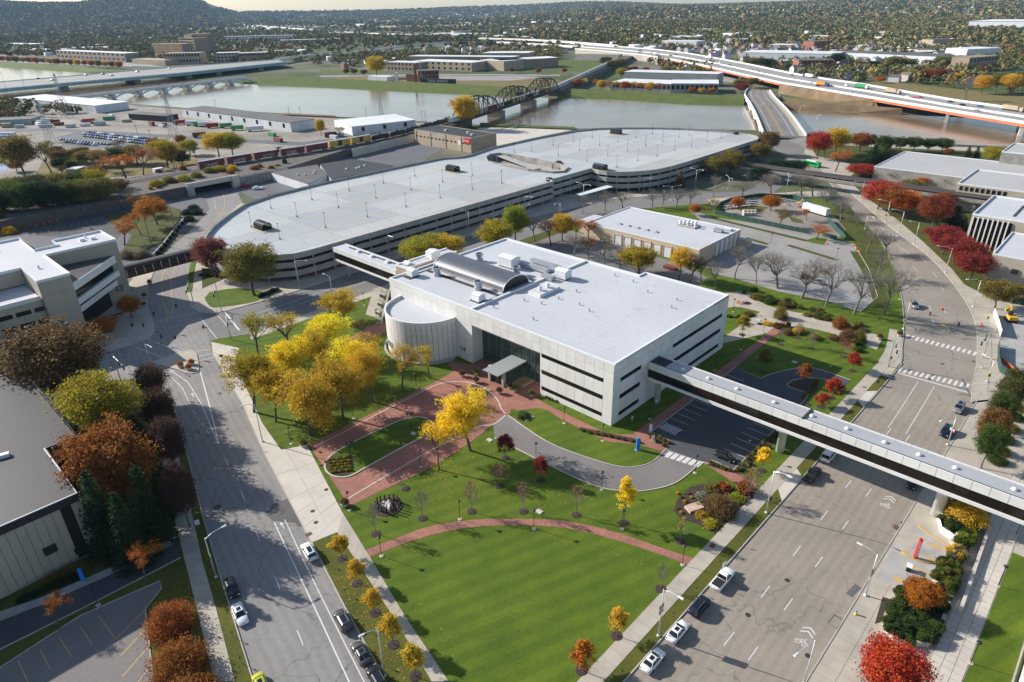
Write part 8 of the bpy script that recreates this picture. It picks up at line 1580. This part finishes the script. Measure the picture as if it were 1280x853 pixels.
def sample(n,r0,r1,a0=-41,a1=41):
 r=np.sqrt(nr.uniform(r0**2,r1**2,n)); a=np.radians(nr.uniform(a0,a1,n)); X=r*np.sin(a); Y=r*np.cos(a); Z=terrain_h(X,Y); px,py,dz=pjn(np.stack([X,Y,np.zeros(n)],1)); k=np.ones(n,bool)
 for e in EXC:k&=~inpoly(px,py,e)
 for q in FOOT:k&=~inquad(X,Y,q)
 return X[k],Y[k],Z[k],px[k],py[k]
def clump_noise(X,Y,s):return .5+.25*(np.sin(X/s+1.3*np.sin(Y/s*.7))+np.sin(Y/s*1.1+1.7*np.sin(X/s*.6+2)))
# houses
HC=[((.55,.54,.52),(.10,.095,.095)),((.40,.36,.3),(.14,.10,.08)),((.58,.57,.56),(.24,.23,.22)),((.3,.14,.1),(.07,.065,.065)),((.5,.5,.52),(.34,.34,.35))]
for i,(wc,rc)in enumerate(HC):mat('house_wall_%d'%i,wc,.8,.1); mat('house_roof_%d'%i,rc,.85,.15)
def house_mesh(i,l,w2,h,rf):
 me=bpy.data.meshes.new('house'); V=[(-l,-w2,0),(l,-w2,0),(l,w2,0),(-l,w2,0),(-l,-w2,h),(l,-w2,h),(l,w2,h),(-l,w2,h),(-l*.95,0,h+rf),(l*.95,0,h+rf)]
 me.from_pydata(V,[],[(0,1,5,4),(1,2,6,5),(2,3,7,6),(3,0,4,7),(4,5,9,8),(6,7,8,9),(5,6,9),(7,4,8)]); me.materials.append(MATS['house_wall_%d'%i]); me.materials.append(MATS['house_roof_%d'%i])
 for k,p in enumerate(me.polygons):p.material_index=1 if k in(4,5)else 0
 return me
HM=[house_mesh(i%5,6+(i%3),4.5,5+(i%2)*2,3.2)for i in range(10)]
X,Y,Z,px,py=sample(2600,900,2600); sel=np.where((clump_noise(X,Y,170)>.42)&(py>20)&(px>-10)&(px<1290))[0]; sel=sel[np.argsort(np.hypot(X[sel],Y[sel]))][:240]
wl=['white walled house with dark roof','tan house with brown roof','white house with grey roof','brick house with dark roof','pale house with pale roof']
for j,i in enumerate(sel):
 o=bpy.data.objects.new('house',HM[j%10]); COL.objects.link(o); o.location=(X[i],Y[i],Z[i]); o.rotation_euler=(0,0,rnd.choice([TH,TH+1.57,.3,1.87])); zone='left part' if px[i]<560 else 'centre' if px[i]<860 else 'right part'
 tag(o,'%s in the distant town, %s, %s nearest'%(wl[(j%10)%5],zone,num(j)),'house','houses of the distant town'); FOOT.append([(X[i]-7,Y[i]-7),(X[i]+7,Y[i]-7),(X[i]+7,Y[i]+7),(X[i]-7,Y[i]+7)])if j<60 else None
_t=NT('far_foliage'); _a=_t.n('Attribute'); _a.attribute_name='col'; _t.done(_a.outputs['Color'],.85,0,.1); _t=NT('far_roofs'); _a=_t.n('Attribute'); _a.attribute_name='col'; _t.done(_a.outputs['Color'],.7,0,.2)
PAL=np.array([(.075,.085,.028),(.10,.10,.035),(.055,.07,.025),(.12,.10,.04),(.15,.10,.045),(.19,.10,.035),(.25,.11,.03),(.28,.19,.035),(.20,.05,.03),(.13,.11,.07)]); PW=np.array([.26,.22,.18,.11,.07,.05,.04,.04,.015,.015])
def far_trees(X,Y,Z,q,size,hgt_,name,label):
 n=len(X); k=n*q; cols=PAL[nr.choice(len(PAL),n,p=PW)]*nr.uniform(1.25,1.9,(n,1)); cols=cols*.6+.4*(cols.mean(0)*(.8+.5*clump_noise(X,Y,260))[:,None]); R=size*nr.uniform(.7,1.25,n); Hh=hgt_*nr.uniform(.7,1.25,n)
 ti=np.repeat(np.arange(n),q); d=nr.normal(0,1,(k,3)); d/=np.linalg.norm(d,axis=1,keepdims=True); rad=nr.uniform(.45,1,(k,1))**.6; c=d*rad*np.stack([R[ti],R[ti],Hh[ti]*.42],1)+np.stack([X[ti],Y[ti],Z[ti]+Hh[ti]*.55],1)
 nrm=d+nr.normal(0,.55,(k,3))+np.array([0,0,.3]); nrm/=np.linalg.norm(nrm,axis=1,keepdims=True); x=np.cross(nrm,nr.normal(0,1,(k,3))); x/=np.linalg.norm(x,axis=1,keepdims=True); y=np.cross(nrm,x); s=(R[ti]*(1.9/math.sqrt(q))*nr.uniform(.7,1.4,k))[:,None]
 V=np.stack([c-x*s,c-y*s*.75,c+x*s,c+y*s*.75],1).reshape(-1,3); F=np.arange(k*4).reshape(-1,4); cc=np.repeat(cols[ti]*nr.uniform(.75,1.25,(k,1)),4,0); me=np_mesh(name,V,F,'far_foliage',np.concatenate([cc,np.ones((len(cc),1))],1)); o=bpy.data.objects.new(name,me); COL.objects.link(o); tag(o,label,'wood',None,'stuff')
X,Y,Z,px,py=sample(11000,820,1700); k=(nr.random(len(X))<np.clip(clump_noise(X,Y,120)*1.5-.25,.12,.95)); far_trees(X[k],Y[k],Z[k],40,5.2,11,'distant_trees','mixed autumn trees of the town beyond the river')
X,Y,Z,px,py=sample(22000,1700,3600); hill=Z>4; k=(nr.random(len(X))<np.where(hill,1.0,np.clip(clump_noise(X,Y,190)*1.3-.1,.2,.95))); far_trees(X[k],Y[k],Z[k],16,7.6,12.5,'distant_trees','autumn woods of the far valley and hill')
X,Y,Z,px,py=sample(24000,5100,8600,-42,-17); k=Z>3; far_trees(X[k],Y[k],Z[k],8,16,18,'distant_trees','dense autumn wood covering the hill at the upper left')
X,Y,Z,px,py=sample(24000,3600,9500); k=nr.random(len(X))<np.where(Z>12,1.0,np.clip(clump_noise(X,Y,420)*1.3-.2,.15,.9)); far_trees(X[k],Y[k],Z[k],8,13,15,'distant_trees','hazy woods on the horizon')
X,Y,Z,px,py=sample(4200,1300,8000); k=clump_noise(X,Y,230)>.4; X,Y,Z=X[k],Y[k],Z[k]; n=len(X); far_=np.hypot(X,Y); L=nr.uniform(6,11,n)*np.where(nr.random(n)<.13,3.5,1.0); Wd=nr.uniform(4.5,7,n)*np.where(L>20,2.5,1); Hh=nr.uniform(5,8,n); an=nr.choice([TH,TH+1.57,.3,1.87],n); ca,sa=np.cos(an),np.sin(an)
def _pt(lx,ly,z):return np.stack([X+(lx*ca-ly*sa),Y+(lx*sa+ly*ca),Z+z],1)
V=np.stack([_pt(-L,-Wd,0*L),_pt(L,-Wd,0*L),_pt(L,Wd,0*L),_pt(-L,Wd,0*L),_pt(-L,-Wd,Hh),_pt(L,-Wd,Hh),_pt(L,Wd,Hh),_pt(-L,Wd,Hh)],1).reshape(-1,3); F=(np.arange(n)*8)[:,None,None]+np.array([[0,1,5,4],[1,2,6,5],[2,3,7,6],[3,0,4,7],[4,5,6,7]])[None]
cw=np.array([(.55,.55,.54),(.42,.38,.33),(.62,.63,.64),(.28,.26,.25),(.5,.5,.5)])[nr.integers(0,5,n)]; me=np_mesh('distant_town',V,F.reshape(-1,4),'far_roofs',np.concatenate([np.repeat(cw,8,0),np.ones((n*8,1))],1)); o=bpy.data.objects.new('distant_town',me); COL.objects.link(o); tag(o,'pale roofs of the distant town among the trees','town',None,'stuff')
# air between here and the hills
_t=NT('haze_air'); _t.t.nodes.remove(_t.b); _pv=_t.n('VolumePrincipled'); _pv.inputs['Color'].default_value=(.42,.68,1.0,1); _pv.inputs['Density'].default_value=3.0e-5; _pv.inputs["Anisotropy"].default_value=0.0
_t.L(_pv.outputs[0],_t.out.inputs['Volume']); MATS['haze_air']=_t.m
_h=MB().box(-14500,14500,-14500,14500,-1.3,400).build('haze','haze_air'); tag(_h,'thin blue haze over the valley',None,None,'stuff')
# fallen leaves on the lawns below the trees
_n=5200; _cen=[(388,540,7),(440,520,7),(330,520,8),(470,500,6),(420,455,7),(588,562,6),(549,588,4),(225,800,6),(222,760,5),(470,770,4),(440,720,4),(505,820,4),(430,405,6),(535,474,4),(370,445,8),(640,610,9),(760,640,9),(560,620,8),(1150,320,9),(1120,280,9)]
_C=np.array([[*g(a,b).xy,r]for a,b,r in _cen])[nr.integers(0,len(_cen),_n)]; _o=nr.normal(0,.7,(_n,2))*_C[:,2:3]; _c3=np.stack([_C[:,0]+_o[:,0],_C[:,1]+_o[:,1],np.full(_n,.165)],1); _a=nr.uniform(0,6.28,_n); _s=nr.uniform(.06,.14,_n)
_dx=np.stack([np.cos(_a)*_s,np.sin(_a)*_s,nr.uniform(-.02,.02,_n)],1); _dy=np.stack([-np.sin(_a)*_s*.7,np.cos(_a)*_s*.7,nr.uniform(-.02,.02,_n)],1); _cl=np.array([(.55,.36,.04,1),(.42,.2,.03,1),(.28,.12,.04,1)])[nr.integers(0,3,_n)]
_o2=bpy.data.objects.new('fallen_leaves',np_mesh('fallen_leaves',np.stack([_c3-_dx,_c3-_dy,_c3+_dx,_c3+_dy],1).reshape(-1,3),np.arange(_n*4).reshape(-1,4),'far_foliage',np.repeat(_cl,4,0))); COL.objects.link(_o2); tag(_o2,'yellow and brown leaves fallen on the lawns','leaves',None,'stuff')
